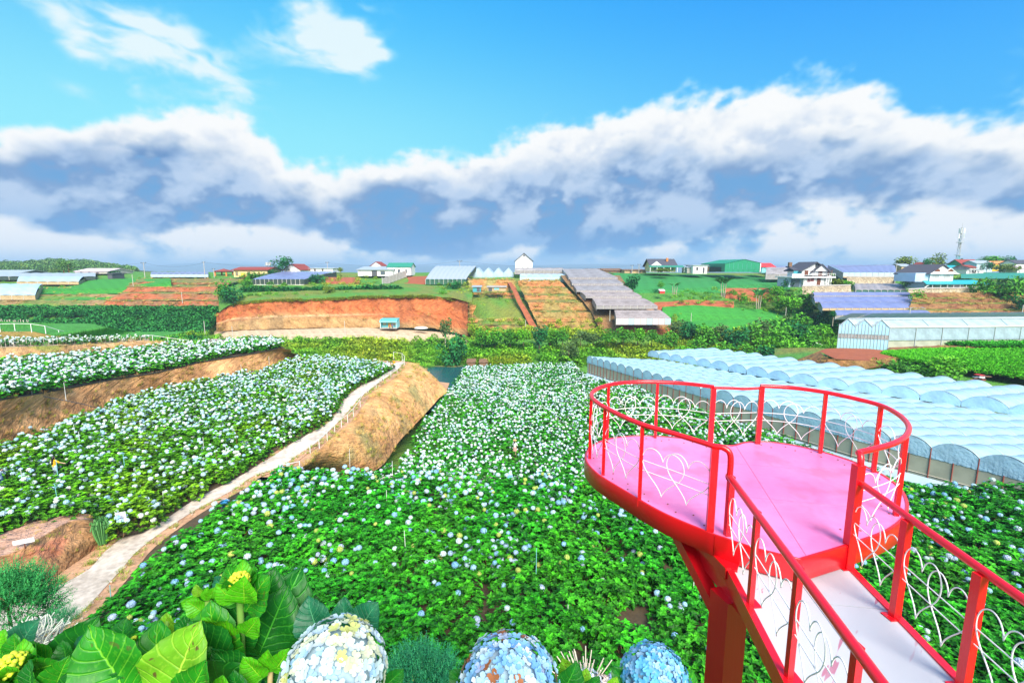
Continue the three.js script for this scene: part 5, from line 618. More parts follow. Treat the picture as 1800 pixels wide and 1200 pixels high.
  for (let i = 0; i < lk.length - 1; i++) bay(wline(0.02, lk[i] + .03, lk[i + 1] - .03), 0, 11, 0.2, 0.86); for (let i = 0; i < rk.length - 1; i++) bay(wline(0.98, rk[i] + .03, rk[i + 1] - .03), 0, 11, 0.2, 0.86);
}
// ================= THE PLASTIC GREENHOUSE (many arched spans) =================
{ const GY = -3.0, gut = 3.1; const E = [[46.5, -28], [44, -31], [40.4, -37.3], [33.8, -45.9], [25, -62], [13.5, -85]], Fl = [[86, -24], [76, -33], [62, -47], [57, -52], [51.8, -57.6], [41, -67], [25.4, -88.8]], G = [[112, -22], [78, -46], [63.9, -60.7], [51, -75], [38.6, -91.5]];
  const e3 = E.map(p => [p[0], 0, p[1]]), f3 = Fl.map(p => [p[0], 0, p[1]]), g3 = G.map(p => [p[0], 0, p[1]]);
  const hit = (p, d, line) => { for (let i = 1; i < line.length; i++) { const a = line[i - 1], b = line[i], ex = b[0] - a[0], ez = b[2] - a[2], det = d[0] * -ez + d[1] * ex; const qx = a[0] - p[0], qz = a[2] - p[2]; const s = (qx * -ez + qz * ex) / det, u = (d[0] * qz - d[1] * qx) / det; if (s > 0.5 && u >= -0.001 && u <= 1.001) return [p[0] + d[0] * s, 0, p[2] + d[1] * s]; } return null; };
  function block(name, label, line, dirv, end, n, y, wallH, curtain) {
    const fall = wallH ? 0.95 : 0; const t = thing(name, label, 'greenhouse', [0, 0, 0]); const pts = (() => { const q = resample(line, 401), r = []; for (let i = 0; i <= n; i++) { const s = i / n; r.push(q[Math.round(400 * (s * 1.38 - 0.38 * s * s))]); } return r; })(); const ends = pts.map(p => hit(p, dirv, end) || [p[0] + dirv[0] * 12, 0, p[2] + dirv[1] * 12]);
    const arch = (a, b, u, y0, r) => { const p = lerp3(a, b, u); return [p[0], y0 + r * Math.pow(Math.sin(Math.PI * u), 0.8), p[2]]; };
    for (let i = 0; i < n; i++) { const a = pts[i], b = pts[i + 1], c = ends[i], e = ends[i + 1]; const rise = 0.25 * Math.hypot(b[0] - a[0], b[2] - a[2]); const L = Math.hypot(c[0] - a[0], c[2] - a[2]); const m = Math.max(3, Math.round(L / 2.6)); const rows = [];
      for (let k = 0; k <= m * 2; k++) { const v = k / (m * 2); rows.push([...Array(15).keys()].map(q => { const p = arch(lerp3(a, c, v), lerp3(b, e, v), q / 14, y + gut - fall * v, rise); p[1] -= (k % 2) * 0.10 * Math.sin(Math.PI * q / 14) + 0.05 * (fbm(p[0], i, p[2], 2) - .5); return p; })); }
      part('roof_span', loft(rows), M.film, t);
      const hoops = []; for (let k = 0; k <= m; k++) { const v = k / m; hoops.push(tube([...Array(9).keys()].map(q => { const p = arch(lerp3(a, c, v), lerp3(b, e, v), q / 8, y + gut + 0.03 - fall * v, rise); return p; }), 0.028, 14, 4)); } const hp = part('hoops', hoops, M.steel, t); hp.userData.kind = 'stuff';
      // arched end with gathered film curtain
      const cr = []; for (let r = 0; r <= 5; r++) { cr.push([...Array(29).keys()].map(q => { const u = q / 28, p = arch(a, b, u, y + gut, rise), lo = y + gut - curtain - 0.12 * fbm(q * 0.9, i, 3, 2); const w = 0.05 * Math.sin(q * 2.4 + i) * (r / 5); return [p[0] - 0.05 + w, mix(p[1] - .02, lo, r / 5), p[2] + w]; })); } part('end_film', loft(cr), M.filmBlue, t);
      part('end_post', bar([(a[0] + b[0]) / 2, y + gut - curtain, (a[2] + b[2]) / 2], [(a[0] + b[0]) / 2, y + gut + rise, (a[2] + b[2]) / 2], 0.035), M.steel, t);
      part('gutter', bar([a[0], y + gut - 0.05, a[2]], [c[0], y + gut - 0.05 - fall, c[2]], 0.09), M.filmPale, t);
      if (wallH) { part('wall_net', loft([[[a[0], y, a[2]], [b[0], y, b[2]]], [[a[0], y + gut - curtain + 0.05, a[2]], [b[0], y + gut - curtain + 0.05, b[2]]]]), M.netWall, t); for (const f of [0, 0.5]) part('wall_post', bar([mix(a[0], b[0], f) - .03, y - .3, mix(a[2], b[2], f)], [mix(a[0], b[0], f) - .03, y + gut - (f ? curtain : 0), mix(a[2], b[2], f)], 0.05), M.rust, t); part('base_film', loft([[[a[0] - .5, y - .4, a[2] + .4], [b[0] - .5, y - .4, b[2] + .4]], [[a[0] - .04, y + .3, a[2] + .04], [b[0] - .04, y + .3, b[2] + .04]]]), M.filmPale, t); part('rail', bar([a[0] - .04, y + 0.55, a[2]], [b[0] - .04, y + .55, b[2]], 0.03), M.stake, t); } }
    return t; }
  const t1 = block('arched_greenhouse', 'front block of the wide arched plastic greenhouse beside the lower flower field', e3, [0.995, -0.1], f3, 27, GY, 1, 0.9);
  block('arched_greenhouse', 'rear taller block of the arched plastic greenhouse in front of the green bushes', f3, [0.97, -0.24], g3, 24, GY + 0.15, 0, 0.55);
  structure('greenhouse_soil', loft([[...e3].map(p => [p[0], GY + 0.02, p[2]]), [...resample(f3, e3.length)].map(p => [p[0], GY + .02, p[2]]), [...resample(g3, e3.length)].map(p => [p[0], GY + 0.02, p[2]])], { flatUV: true }), std([.22, .22, .14], { map: T.soil }), 'soil under the arched greenhouse');
  // planted rows inside, seen dimly through the film
  const rowsG = []; const er = resample(e3, 41); for (let i = 1; i < 40; i++) { const c = hit(er[i], [0.995, -0.1], f3); if (c) { const a = [er[i][0] + 1.5, GY + .35, er[i][2]]; rowsG.push(beam(a, [c[0] - 1, GY + .35, c[2]], .8, .7)); } } single('greenhouse_crop', rowsG, M.cropDark, 'low green crop rows inside the arched greenhouse', 'crop rows', undefined, 'stuff');
}
// ================= PLANTS =================
class Leaves { constructor() { this.p = []; this.c = []; this.n = 0; }
  tri(a, b, c, col) { this.p.push(a.x, a.y, a.z, b.x, b.y, b.z, c.x, c.y, c.z); for (let i = 0; i < 3; i++) this.c.push(...col); }
  leaf(o, dir, up, L, W, col, fold = 0.25, droop = 0.2) { const s = new THREE.Vector3().crossVectors(dir, up).normalize(), n = new THREE.Vector3().crossVectors(s, dir).normalize(); const at = (u, v, w) => o.clone().addScaledVector(dir, u * L).addScaledVector(s, v * W).addScaledVector(n, w * L); const b = at(0, 0, 0), m = at(0.5, 0, -fold * 0.35), t = at(1, 0, -droop), l = at(0.45, 0.5, 0.06), r = at(0.45, -0.5, 0.06); this.tri(b, m, l, col); this.tri(l, m, t, col); this.tri(b, r, m, col); this.tri(r, t, m, col); }
  blade(o, dir, L, W, col) { const s = new THREE.Vector3(dir.z, 0.1, -dir.x).normalize(); const a = o.clone().addScaledVector(s, W / 2), b = o.clone().addScaledVector(s, -W / 2), m = o.clone().addScaledVector(dir, L * 0.6), t = o.clone().addScaledVector(dir, L); t.y -= L * 0.12; this.tri(a, b, m, col); this.tri(m.clone().addScaledVector(s, W * 0.35), m.clone().addScaledVector(s, -W * 0.35), t, col); }
  geo() { const g = new THREE.BufferGeometry(); g.setAttribute('position', new THREE.Float32BufferAttribute(this.p, 3)); g.setAttribute('color', new THREE.Float32BufferAttribute(this.c, 3)); g.setAttribute('uv', new THREE.BufferAttribute(new Float32Array(this.p.length / 3 * 2), 2)); g.computeVertexNormals(); return g; } }
const rvec = (r) => { const z = r() * 2 - 1, a = r() * 6.283, s = Math.sqrt(1 - z * z); return new THREE.Vector3(s * Math.cos(a), z, s * Math.sin(a)); };
const cmix = (a, b, t) => [mix(a[0], b[0], t), mix(a[1], b[1], t), mix(a[2], b[2], t)];
const UP = new THREE.Vector3(0, 1, 0);
function bushGeo(seed, dark, light, ros = 34, R = 0.62, H = 0.95, leafL = 0.15) { const r = rng(seed), L = new Leaves();
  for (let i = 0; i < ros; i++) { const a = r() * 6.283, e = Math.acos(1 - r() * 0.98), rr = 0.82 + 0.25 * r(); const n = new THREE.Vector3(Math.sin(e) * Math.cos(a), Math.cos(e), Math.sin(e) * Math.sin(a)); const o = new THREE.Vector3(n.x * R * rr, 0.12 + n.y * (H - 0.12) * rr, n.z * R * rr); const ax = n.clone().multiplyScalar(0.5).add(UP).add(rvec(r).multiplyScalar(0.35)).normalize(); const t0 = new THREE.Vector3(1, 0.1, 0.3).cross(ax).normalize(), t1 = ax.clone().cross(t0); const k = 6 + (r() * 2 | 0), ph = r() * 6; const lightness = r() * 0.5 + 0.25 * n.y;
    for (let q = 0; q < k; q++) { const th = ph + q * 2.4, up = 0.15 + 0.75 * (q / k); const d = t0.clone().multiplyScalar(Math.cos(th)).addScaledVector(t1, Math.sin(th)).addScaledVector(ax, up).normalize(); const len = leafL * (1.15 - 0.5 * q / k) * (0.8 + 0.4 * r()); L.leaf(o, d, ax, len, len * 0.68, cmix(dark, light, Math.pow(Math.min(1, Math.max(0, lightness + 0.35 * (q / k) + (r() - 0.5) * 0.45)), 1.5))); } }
  for (let i = 0; i < 5; i++) { const a = r() * 6.283; L.blade(new THREE.Vector3(0, 0, 0), new THREE.Vector3(Math.cos(a) * 0.5, 0.9, Math.sin(a) * 0.5).normalize(), 0.75, 0.03, [0.20, 0.15, 0.06]); }
  return L.geo(); }
function headGeo(seed, n, petal, R = 0.1) { const r = rng(seed), L = new Leaves(), C = new THREE.Vector3(); const core = new THREE.IcosahedronGeometry(R * 0.86, 1); core.scale(1, 0.82, 1); const cp = core.attributes.position; for (let i = 0; i < cp.count; i += 3) L.tri(...[0, 1, 2].map(k => new THREE.Vector3().fromBufferAttribute(cp, i + k)), [0.55, 0.6, 0.62]);
  for (let i = 0; i < n; i++) { const y = 1 - (i + 0.5) / n * 1.55, s = Math.sqrt(1 - y * y), a = i * 2.39996 + r() * 0.3; const nn = new THREE.Vector3(s * Math.cos(a), y, s * Math.sin(a)).add(rvec(r).multiplyScalar(0.12)).normalize(); const o = nn.clone().multiplyScalar(R * (0.92 + 0.12 * r())); o.y *= 0.85; const t0 = new THREE.Vector3(0.3, 0.2, 1).cross(nn).normalize(), t1 = nn.clone().cross(t0), ph = r() * 6; const c = 0.78 + 0.34 * r(); const col = [c, c, c];
    for (let q = 0; q < petal; q++) { const th = ph + q * 6.283 / petal, d = t0.clone().multiplyScalar(Math.cos(th)).addScaledVector(t1, Math.sin(th)).addScaledVector(nn, 0.25).normalize(); const sd = nn.clone().cross(d); const len = 2.3 * R / Math.sqrt(n); const m1 = o.clone().addScaledVector(d, len * 0.6).addScaledVector(sd, len * 0.4), m2 = o.clone().addScaledVector(d, len * 0.6).addScaledVector(sd, -len * 0.4), t = o.clone().addScaledVector(d, len); L.tri(o, m1, t, col); L.tri(o, t, m2, col); } }
  return L.geo(); }
function inst(name, geo, mat, list, parent, kind = 'stuff') { const m = new THREE.InstancedMesh(geo, mat, list.length), q = new THREE.Quaternion(), e = new THREE.Euler(), X = new THREE.Matrix4(), c = new THREE.Color(); list.forEach((o, i) => { e.set(o.rx || 0, o.ry || 0, o.rz || 0); q.setFromEuler(e); const s = o.s || 1; X.compose(new THREE.Vector3(...o.p), q, Array.isArray(s) ? new THREE.Vector3(...s) : new THREE.Vector3(s, s, s)); m.setMatrixAt(i, X); if (o.c) m.setColorAt(i, c.setRGB(...o.c)); }); m.name = name; m.castShadow = m.receiveShadow = true; if (kind) m.userData.kind = kind; parent.add(m); return m; }
const shots = (p) => { const y = p[1] - EYE, d = -p[2]; const f = CP * d - SP * y, u = SP * d + CP * y; return [900 + F * p[0] / f, 600 - F * u / f, f]; };
const inFrame = (p, m = 40) => { if (p[2] > -1) return false; const s = shots(p); return s[2] > 0 && s[0] > -m && s[0] < 1800 + m && s[1] < 1200 + m && s[1] > 0; };

// ---- the flower fields
const SKIP = []; // places people and things stand
const people = { white: onY(905, 799, -3.55), yellow: onY(98, 838, 0.45), photo: onY(2, 862, 0.6), left: onY(683, 653, 0.05), right: onY(692.5, 649, 0.05), hut1: P(685, 577.5, 137), hut2: P(689.5, 577.5, 137) };
SKIP.push([people.yellow[0], people.yellow[2], 0.7], [people.yellow[0] + .6, people.yellow[2] + 1.1, 0.9], [people.photo[0], people.photo[2], 0.7], [people.photo[0] + .8, people.photo[2] + .9, .9]);
SKIP.push([people.white[0], people.white[2], 0.5], [people.white[0] - .1, people.white[2] + 1.0, 0.75], [people.white[0] - .15, people.white[2] + 2.0, 0.8]);
function scatterRuled(f, dens, seed, fn) { const r = rng(seed), nu = 50, nv = 30, a = resample(f[0], nu + 1), b = resample(f[1], nu + 1); for (let i = 0; i < nu; i++) for (let j = 0; j < nv; j++) { const p00 = lerp3(a[i], b[i], j / nv), p10 = lerp3(a[i + 1], b[i + 1], j / nv), p01 = lerp3(a[i], b[i], (j + 1) / nv); const area = Math.abs((p10[0] - p00[0]) * (p01[2] - p00[2]) - (p10[2] - p00[2]) * (p01[0] - p00[0])); let n = area * dens; n = Math.floor(n) + (r() < n % 1 ? 1 : 0); for (let k = 0; k < n; k++) { const u = (i + r()) / nu, v = (j + r()) / nv; const uu = u * nu, iu = Math.min(nu - 1, Math.floor(uu)); const p = lerp3(lerp3(a[iu], a[iu + 1], uu - iu), lerp3(b[iu], b[iu + 1], uu - iu), v); fn(p, r, u, v); } } }
const flowerMat = std([1, 1, 1], { vertexColors: true, roughness: 0.75 });
function flowerField(name, label, f, o) {
  const t = thing(name, label, 'flower field'), groups = [[], [], [], []], heads = [];
  const edges = o.edge || 0;
  scatterRuled(f, o.dens, o.seed, (p, r, u, v) => {
    if (SKIP.some(s => Math.hypot(p[0] - s[0], p[2] - s[1]) < s[2])) return; if (!inFrame(p, 160)) return; if (o.skip && o.skip(p, u, v, r)) return;
    const s = (o.size || 1) * (0.78 + 0.4 * r()), g = 0.62 + 0.72 * r(), yel = sstep(0.45, 0.7, fbm(p[0] * 0.25, 5, p[2] * 0.25, 3)); const c = [g * mix(0.8, 1.5, yel), g * mix(0.95, 1.08, yel), g];
    groups[(r() * 4) | 0].push({ p, ry: r() * 6.283, rx: (r() - .5) * .2, s: [s, s * (0.85 + 0.3 * r()), s], c });
    let nh = o.heads(p, u, v, r); nh = Math.floor(nh) + (r() < nh % 1 ? 1 : 0);
    for (let k = 0; k < nh; k++) { const a = r() * 6.283, q = Math.sqrt(r()) * 0.52 * s; const hy = p[1] + s * (0.98 - 0.5 * q * q / (0.27 * s * s) + 0.1 * r()); const w = r(); const hc = o.cols[Math.min(o.cols.length - 1, Math.floor(r() * o.cols.length))]; const b = 0.88 + 0.24 * r(); heads.push({ p: [p[0] + Math.cos(a) * q, hy, p[2] + Math.sin(a) * q], ry: r() * 6, rx: (r() - .3) * .7, rz: (r() - .5) * .7, s: (o.hs || 1) * (0.65 + 0.5 * r()), c: hc.map(x => x * b) }); } });
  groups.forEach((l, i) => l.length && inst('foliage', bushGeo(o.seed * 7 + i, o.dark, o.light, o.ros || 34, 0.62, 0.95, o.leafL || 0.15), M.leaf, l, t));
  let rest = heads;
  if (o.single) { const seen = heads.filter(h => inFrame(h.p, 5)).map(h => [shots(h.p)[2], h]).sort((a, b) => a[0] - b[0]); const big = new Set(seen.slice(0, 300).map(x => x[1])); rest = heads.filter(h => !big.has(h)); const geos = [0, 1, 2, 3].map(i => headGeo(500 + i, 62, 4)), mats = o.cols.map(c => std(c, { vertexColors: true, roughness: 0.75 })); let i = 0; for (const h of big) { const m = part('flower_head', geos[i % 4], mats[i % mats.length], t); m.position.set(...h.p); m.rotation.set(h.rx, h.ry, h.rz); m.scale.setScalar(h.s); i++; } }
  const far = [0, 1, 2].map(i => headGeo(600 + i, o.hn || 26, 4)); [0, 1, 2].forEach(i => { const l = rest.filter((_, k) => k % 3 === i); if (l.length) inst('flower_heads', far[i], flowerMat, l, t); });
  return t;
}
const BLUE = [[0.32, 0.60, 0.84], [0.42, 0.68, 0.88], [0.44, 0.62, 0.84], [0.26, 0.54, 0.80], [0.56, 0.66, 0.82], [0.58, 0.80, 0.90], [0.66, 0.82, 0.80], [0.50, 0.62, 0.12]], PALE = [[0.62, 0.82, 0.95], [0.72, 0.88, 0.96], [0.80, 0.92, 0.95], [0.55, 0.76, 0.92], [0.84, 0.90, 0.82]], WHITEB = [[0.82, 0.93, 0.98], [0.88, 0.96, 0.98], [0.74, 0.88, 0.97], [0.9, 0.95, 0.9]];
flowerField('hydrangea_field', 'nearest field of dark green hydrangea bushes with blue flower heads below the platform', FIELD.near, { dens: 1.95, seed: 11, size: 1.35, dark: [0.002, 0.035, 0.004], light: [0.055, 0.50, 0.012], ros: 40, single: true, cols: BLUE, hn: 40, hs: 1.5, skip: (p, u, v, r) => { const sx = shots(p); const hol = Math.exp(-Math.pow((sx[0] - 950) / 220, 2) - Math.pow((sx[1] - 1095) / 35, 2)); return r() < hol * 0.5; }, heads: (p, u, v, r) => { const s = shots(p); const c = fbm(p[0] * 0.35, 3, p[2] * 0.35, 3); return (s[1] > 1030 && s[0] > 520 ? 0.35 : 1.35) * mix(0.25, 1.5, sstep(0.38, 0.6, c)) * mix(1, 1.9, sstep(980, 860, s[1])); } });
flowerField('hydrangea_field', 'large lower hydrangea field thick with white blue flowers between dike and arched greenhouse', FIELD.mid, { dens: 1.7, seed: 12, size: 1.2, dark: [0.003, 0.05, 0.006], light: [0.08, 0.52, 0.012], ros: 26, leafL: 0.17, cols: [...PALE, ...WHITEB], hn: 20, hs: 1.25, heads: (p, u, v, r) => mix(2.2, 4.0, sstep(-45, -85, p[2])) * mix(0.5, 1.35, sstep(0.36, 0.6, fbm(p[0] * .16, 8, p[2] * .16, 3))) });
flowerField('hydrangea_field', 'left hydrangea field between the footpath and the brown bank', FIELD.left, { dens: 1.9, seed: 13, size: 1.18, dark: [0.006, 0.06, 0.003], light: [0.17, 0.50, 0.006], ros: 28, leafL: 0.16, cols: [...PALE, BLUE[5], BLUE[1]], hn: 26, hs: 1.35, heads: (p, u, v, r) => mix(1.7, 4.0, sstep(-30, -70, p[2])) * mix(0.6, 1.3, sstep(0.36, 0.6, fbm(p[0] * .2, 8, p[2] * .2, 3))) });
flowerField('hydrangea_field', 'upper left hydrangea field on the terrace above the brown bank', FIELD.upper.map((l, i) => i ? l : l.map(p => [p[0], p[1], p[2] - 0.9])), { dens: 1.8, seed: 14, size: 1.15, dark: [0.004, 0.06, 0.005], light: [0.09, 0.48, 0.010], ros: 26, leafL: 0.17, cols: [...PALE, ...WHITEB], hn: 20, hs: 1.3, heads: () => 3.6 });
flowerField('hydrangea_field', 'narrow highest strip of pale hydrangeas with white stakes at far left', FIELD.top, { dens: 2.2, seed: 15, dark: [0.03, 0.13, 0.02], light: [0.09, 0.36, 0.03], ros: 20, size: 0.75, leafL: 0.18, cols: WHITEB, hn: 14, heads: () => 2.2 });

// ---- generic crowns
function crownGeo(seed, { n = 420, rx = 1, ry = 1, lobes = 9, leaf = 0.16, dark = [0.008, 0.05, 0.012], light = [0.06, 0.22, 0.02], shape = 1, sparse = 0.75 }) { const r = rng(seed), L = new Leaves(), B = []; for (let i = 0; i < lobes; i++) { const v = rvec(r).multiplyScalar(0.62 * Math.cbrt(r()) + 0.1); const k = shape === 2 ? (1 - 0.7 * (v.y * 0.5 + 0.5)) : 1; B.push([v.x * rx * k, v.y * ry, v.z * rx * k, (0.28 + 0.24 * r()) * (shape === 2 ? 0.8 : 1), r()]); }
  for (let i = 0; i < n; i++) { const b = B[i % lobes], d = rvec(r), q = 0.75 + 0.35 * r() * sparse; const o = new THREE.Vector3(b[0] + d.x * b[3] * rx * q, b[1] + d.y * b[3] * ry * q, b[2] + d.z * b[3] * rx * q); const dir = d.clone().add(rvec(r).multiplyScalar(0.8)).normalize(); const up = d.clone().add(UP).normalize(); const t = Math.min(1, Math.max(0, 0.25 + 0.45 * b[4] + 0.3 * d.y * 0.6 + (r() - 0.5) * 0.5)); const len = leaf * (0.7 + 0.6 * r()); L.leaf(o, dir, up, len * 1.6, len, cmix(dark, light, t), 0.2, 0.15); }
  return L.geo(); }
const KINDS = {
  round: [[0.015, 0.12, 0.012], [0.12, 0.42, 0.02]], dark: [[0.006, 0.07, 0.022], [0.03, 0.25, 0.055]], bright: [[0.03, 0.17, 0.01], [0.18, 0.55, 0.02]], dull: [[0.03, 0.08, 0.02], [0.15, 0.26, 0.07]], pine: [[0.03, 0.10, 0.03], [0.16, 0.34, 0.06]], yellow: [[0.05, 0.11, 0.01], [0.26, 0.36, 0.03]],
};
const crowns = {}; for (const k in KINDS) crowns[k] = [0, 1, 2].map(i => crownGeo(900 + i * 13 + k.length * 71, { dark: KINDS[k][0], light: KINDS[k][1], n: 620, lobes: 11 + i, leaf: 0.15 }));
const coneCrown = [0, 1].map(i => crownGeo(960 + i, { dark: KINDS.dark[0], light: KINDS.dark[1], n: 620, lobes: 16, leaf: 0.13, shape: 2 }));
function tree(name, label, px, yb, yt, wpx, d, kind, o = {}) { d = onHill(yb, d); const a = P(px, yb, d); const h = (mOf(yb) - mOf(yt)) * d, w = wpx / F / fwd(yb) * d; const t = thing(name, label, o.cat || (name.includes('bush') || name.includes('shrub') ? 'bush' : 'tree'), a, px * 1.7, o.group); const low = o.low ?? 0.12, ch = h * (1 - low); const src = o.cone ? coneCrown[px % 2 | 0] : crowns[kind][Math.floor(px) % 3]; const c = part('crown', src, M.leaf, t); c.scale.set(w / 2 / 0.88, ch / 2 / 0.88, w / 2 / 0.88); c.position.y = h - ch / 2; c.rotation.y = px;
  const tr = [bar([0, -0.4, 0], [0.04 * w, h * 0.62, 0], Math.max(0.05, h * 0.028), 7, Math.max(0.025, h * 0.013))]; part('trunk', tr, o.bark || M.bark, t); if (h > 3) { part('limb', bar([0.02 * w, h * 0.35, 0], [w * 0.24, h * 0.72, w * 0.1], h * 0.012, 5, h * 0.006), o.bark || M.bark, t); part('limb', bar([0.02 * w, h * 0.42, 0], [-w * 0.22, h * 0.76, -w * 0.1], h * 0.012, 5, h * 0.006), o.bark || M.bark, t); } return t; }
// valley row of round trees
const row = [[847, 606, 581, 24, 'first'], [869, 608, 577, 34, 'second, widest'], [897, 606, 581, 26, 'third'], [920, 604, 580, 25, 'fourth'], [948, 610, 569, 26, 'fifth, tallest and darker'], [967, 605, 580, 23, 'sixth'], [989, 603, 579, 27, 'seventh'], [1021, 604, 582, 27, 'eighth, dull'], [1043, 605, 584, 24, 'ninth, dull'], [1071, 604, 580, 26, 'tenth'], [1096, 603, 578, 28, 'eleventh'], [1121, 606, 577, 27, 'twelfth'], [1146, 604, 582, 24, 'last']];
row.forEach(([x, b, t, w, n], i) => tree('valley_tree', `${n} from the left in the row of round trees across the valley`, x, b + 1, t, w * 1.08, 114 + (i % 3), i === 4 ? 'dark' : (i === 7 || i === 8) ? 'dull' : i % 4 === 3 ? 'bright' : 'round', { group: 'round trees across the valley', low: 0.15 }));
[['broad_tree', 'large dark bushy tree on the pond shore', 797, 646, 588, 44, 106, 'dark', { low: 0.03 }], ['broad_tree', 'dense two headed tree left of the orange bank', 398, 536, 493, 30, 150, 'round', {}], ['broad_tree', 'darker bushy tree joined to the left of the orange bank', 410, 538, 503, 30, 147, 'dark', {}], ['tree', 'small round tree above the red terraces', 436, 507, 488, 20, 172, 'round', {}], ['broad_tree', 'tall dark tree with open crown left of the white gable end', 497, 483, 451, 30, 206, 'dark', { low: .3 }], ['tree', 'small tree at the gable end house beside the violet greenhouse', 482, 486, 474, 18, 203, 'dark', {}], ['tree', 'slim small tree between violet greenhouse and tin shed', 599, 484, 470, 9, 200, 'yellow', { low: .4 }], ['round_bush', 'round dark bush at the right end of the violet greenhouse', 559, 497, 482, 24, 180, 'dark', { low: 0 }], ['round_bush', 'pale feathery bush on the hedge above the orange bank', 576, 520, 502, 20, 158, 'yellow', { low: 0 }], ['round_bush', 'dark bush below the tall grey greenhouse', 797, 512, 494, 26, 170, 'dark', { low: 0 }], ['round_bush', 'small green bush on the brow at the right end of the orange bank', 778, 522, 507, 14, 152, 'bright', { low: 0 }], ['broad_tree', 'dark ragged tree right of the stepped greenhouses', 1113, 511, 480, 24, 164, 'dark', { low: .1 }], ['round_bush', 'dark bush at the foot of the ragged tree', 1102, 506, 492, 18, 163, 'dark', { low: 0 }], ['tree', 'small bright tree under the vegetable field', 1162, 506, 494, 12, 165, 'bright', {}], ['tree', 'small leafy tree with pale flowers beside the orange cut', 1367, 530, 503, 24, 148, 'bright', { low: .3 }], ['round_bush', 'leafy green bush right of the banana plant', 1372, 542, 522, 26, 146, 'bright', { low: 0 }], ['round_bush', 'grey green bush left of the violet tunnel greenhouses', 1412, 545, 512, 40, 145, 'round', { low: 0 }], ['round_bush', 'bright clump between grey bush and banana plant', 1392, 545, 520, 30, 143, 'bright', { low: 0 }], ['round_bush', 'dark bush at the left of the white villa', 1384, 505, 491, 18, 152, 'dark', { low: 0 }], ['round_bush', 'dark bush left of the gabled glasshouse', 1448, 562, 543, 20, 130, 'dark', { low: 0 }], ['tree', 'small pollarded tree at the corner of the gabled glasshouse', 1464, 570, 546, 12, 118, 'dark', { low: .55, bark: M.paleBark }], ['broad_tree', 'spreading green tree at the right end of the stone wall', 1736, 538, 489, 40, 134, 'round', { low: .25 }], ['broad_tree', 'bushy tree right of the spreading tree', 1772, 540, 487, 38, 130, 'round', { low: .2 }], ['tree', 'dark tree at the right edge above the brown terraces', 1797, 545, 517, 30, 124, 'dark', { low: .1 }], ['tree', 'dark bush by the stone post at right edge', 1793, 503, 486, 26, 150, 'dark', { low: 0 }], ['round_bush', 'bush in front of the long grey stone wall', 1612, 530, 510, 22, 132, 'bright', { low: 0 }], ['broad_tree', 'wide rounded tree behind the sheds right of the long greenhouse', 1592, 474, 451, 34, 214, 'yellow', { low: .1 }], ['broad_tree', 'pointed light green tree right of the small red roofed house', 1645, 473, 446, 26, 206, 'yellow', { low: .1 }], ['tree', 'slim dark tree left of the pointed tree', 1631, 474, 454, 14, 200, 'dark', {}], ['tree', 'dark tree just right of the radio mast', 1686, 472, 453, 12, 222, 'dark', {}], ['broad_tree', 'wide green tree behind the red roofed house', 1742, 466, 450, 38, 230, 'bright', {}], ['tree', 'dark tree between grey and yellow houses', 1735, 476, 460, 18, 196, 'dark', {}], ['tree', 'tree behind the yellow house', 1772, 468, 450, 16, 226, 'dark', {}], ['round_bush', 'pale leafy garden bush before the yellow house', 1766, 478, 464, 34, 190, 'yellow', { low: 0 }], ['round_bush', 'garden bush right of the white villa', 1469, 502, 490, 26, 150, 'yellow', { low: 0 }], ['round_bush', 'low garden bush on the villa wall', 1488, 503, 493, 20, 150, 'bright', { low: 0 }], ['round_bush', 'bush under the ploughed field at the stone wall', 1600, 503, 489, 30, 150, 'round', { low: 0 }], ['round_bush', 'bush between the two houses under the red field', 1617, 503, 486, 16, 148, 'bright', { low: 0 }], ['round_bush', 'tall round green bush in front of the crop field', 1652, 672, 626, 54, 70, 'bright', { low: 0 }], ['tree', 'slender grey tree with sparse crown at the shelf edge', 783, 606, 556, 20, 118, 'dull', { low: .35, bark: M.paleBark }], ['tree', 'dark tree above the weedy shore near the dull trees', 1000, 634, 600, 30, 108, 'dull', { low: .1 }], ['garden_bush', 'line of low bushes before the dark roofed house', 1166, 479, 472, 30, 188, 'yellow', { low: 0 }], ['garden_bush', 'dark bush row at the yellow bungalow', 452, 491, 478, 36, 198, 'round', { low: 0 }], ['garden_bush', 'dark bush below the bungalow corner', 470, 490, 480, 24, 196, 'dark', { low: 0 }]].forEach(([n, l, x, b, t, w, d, k, o]) => tree(n, l, x, b, t, w, d, k, o));
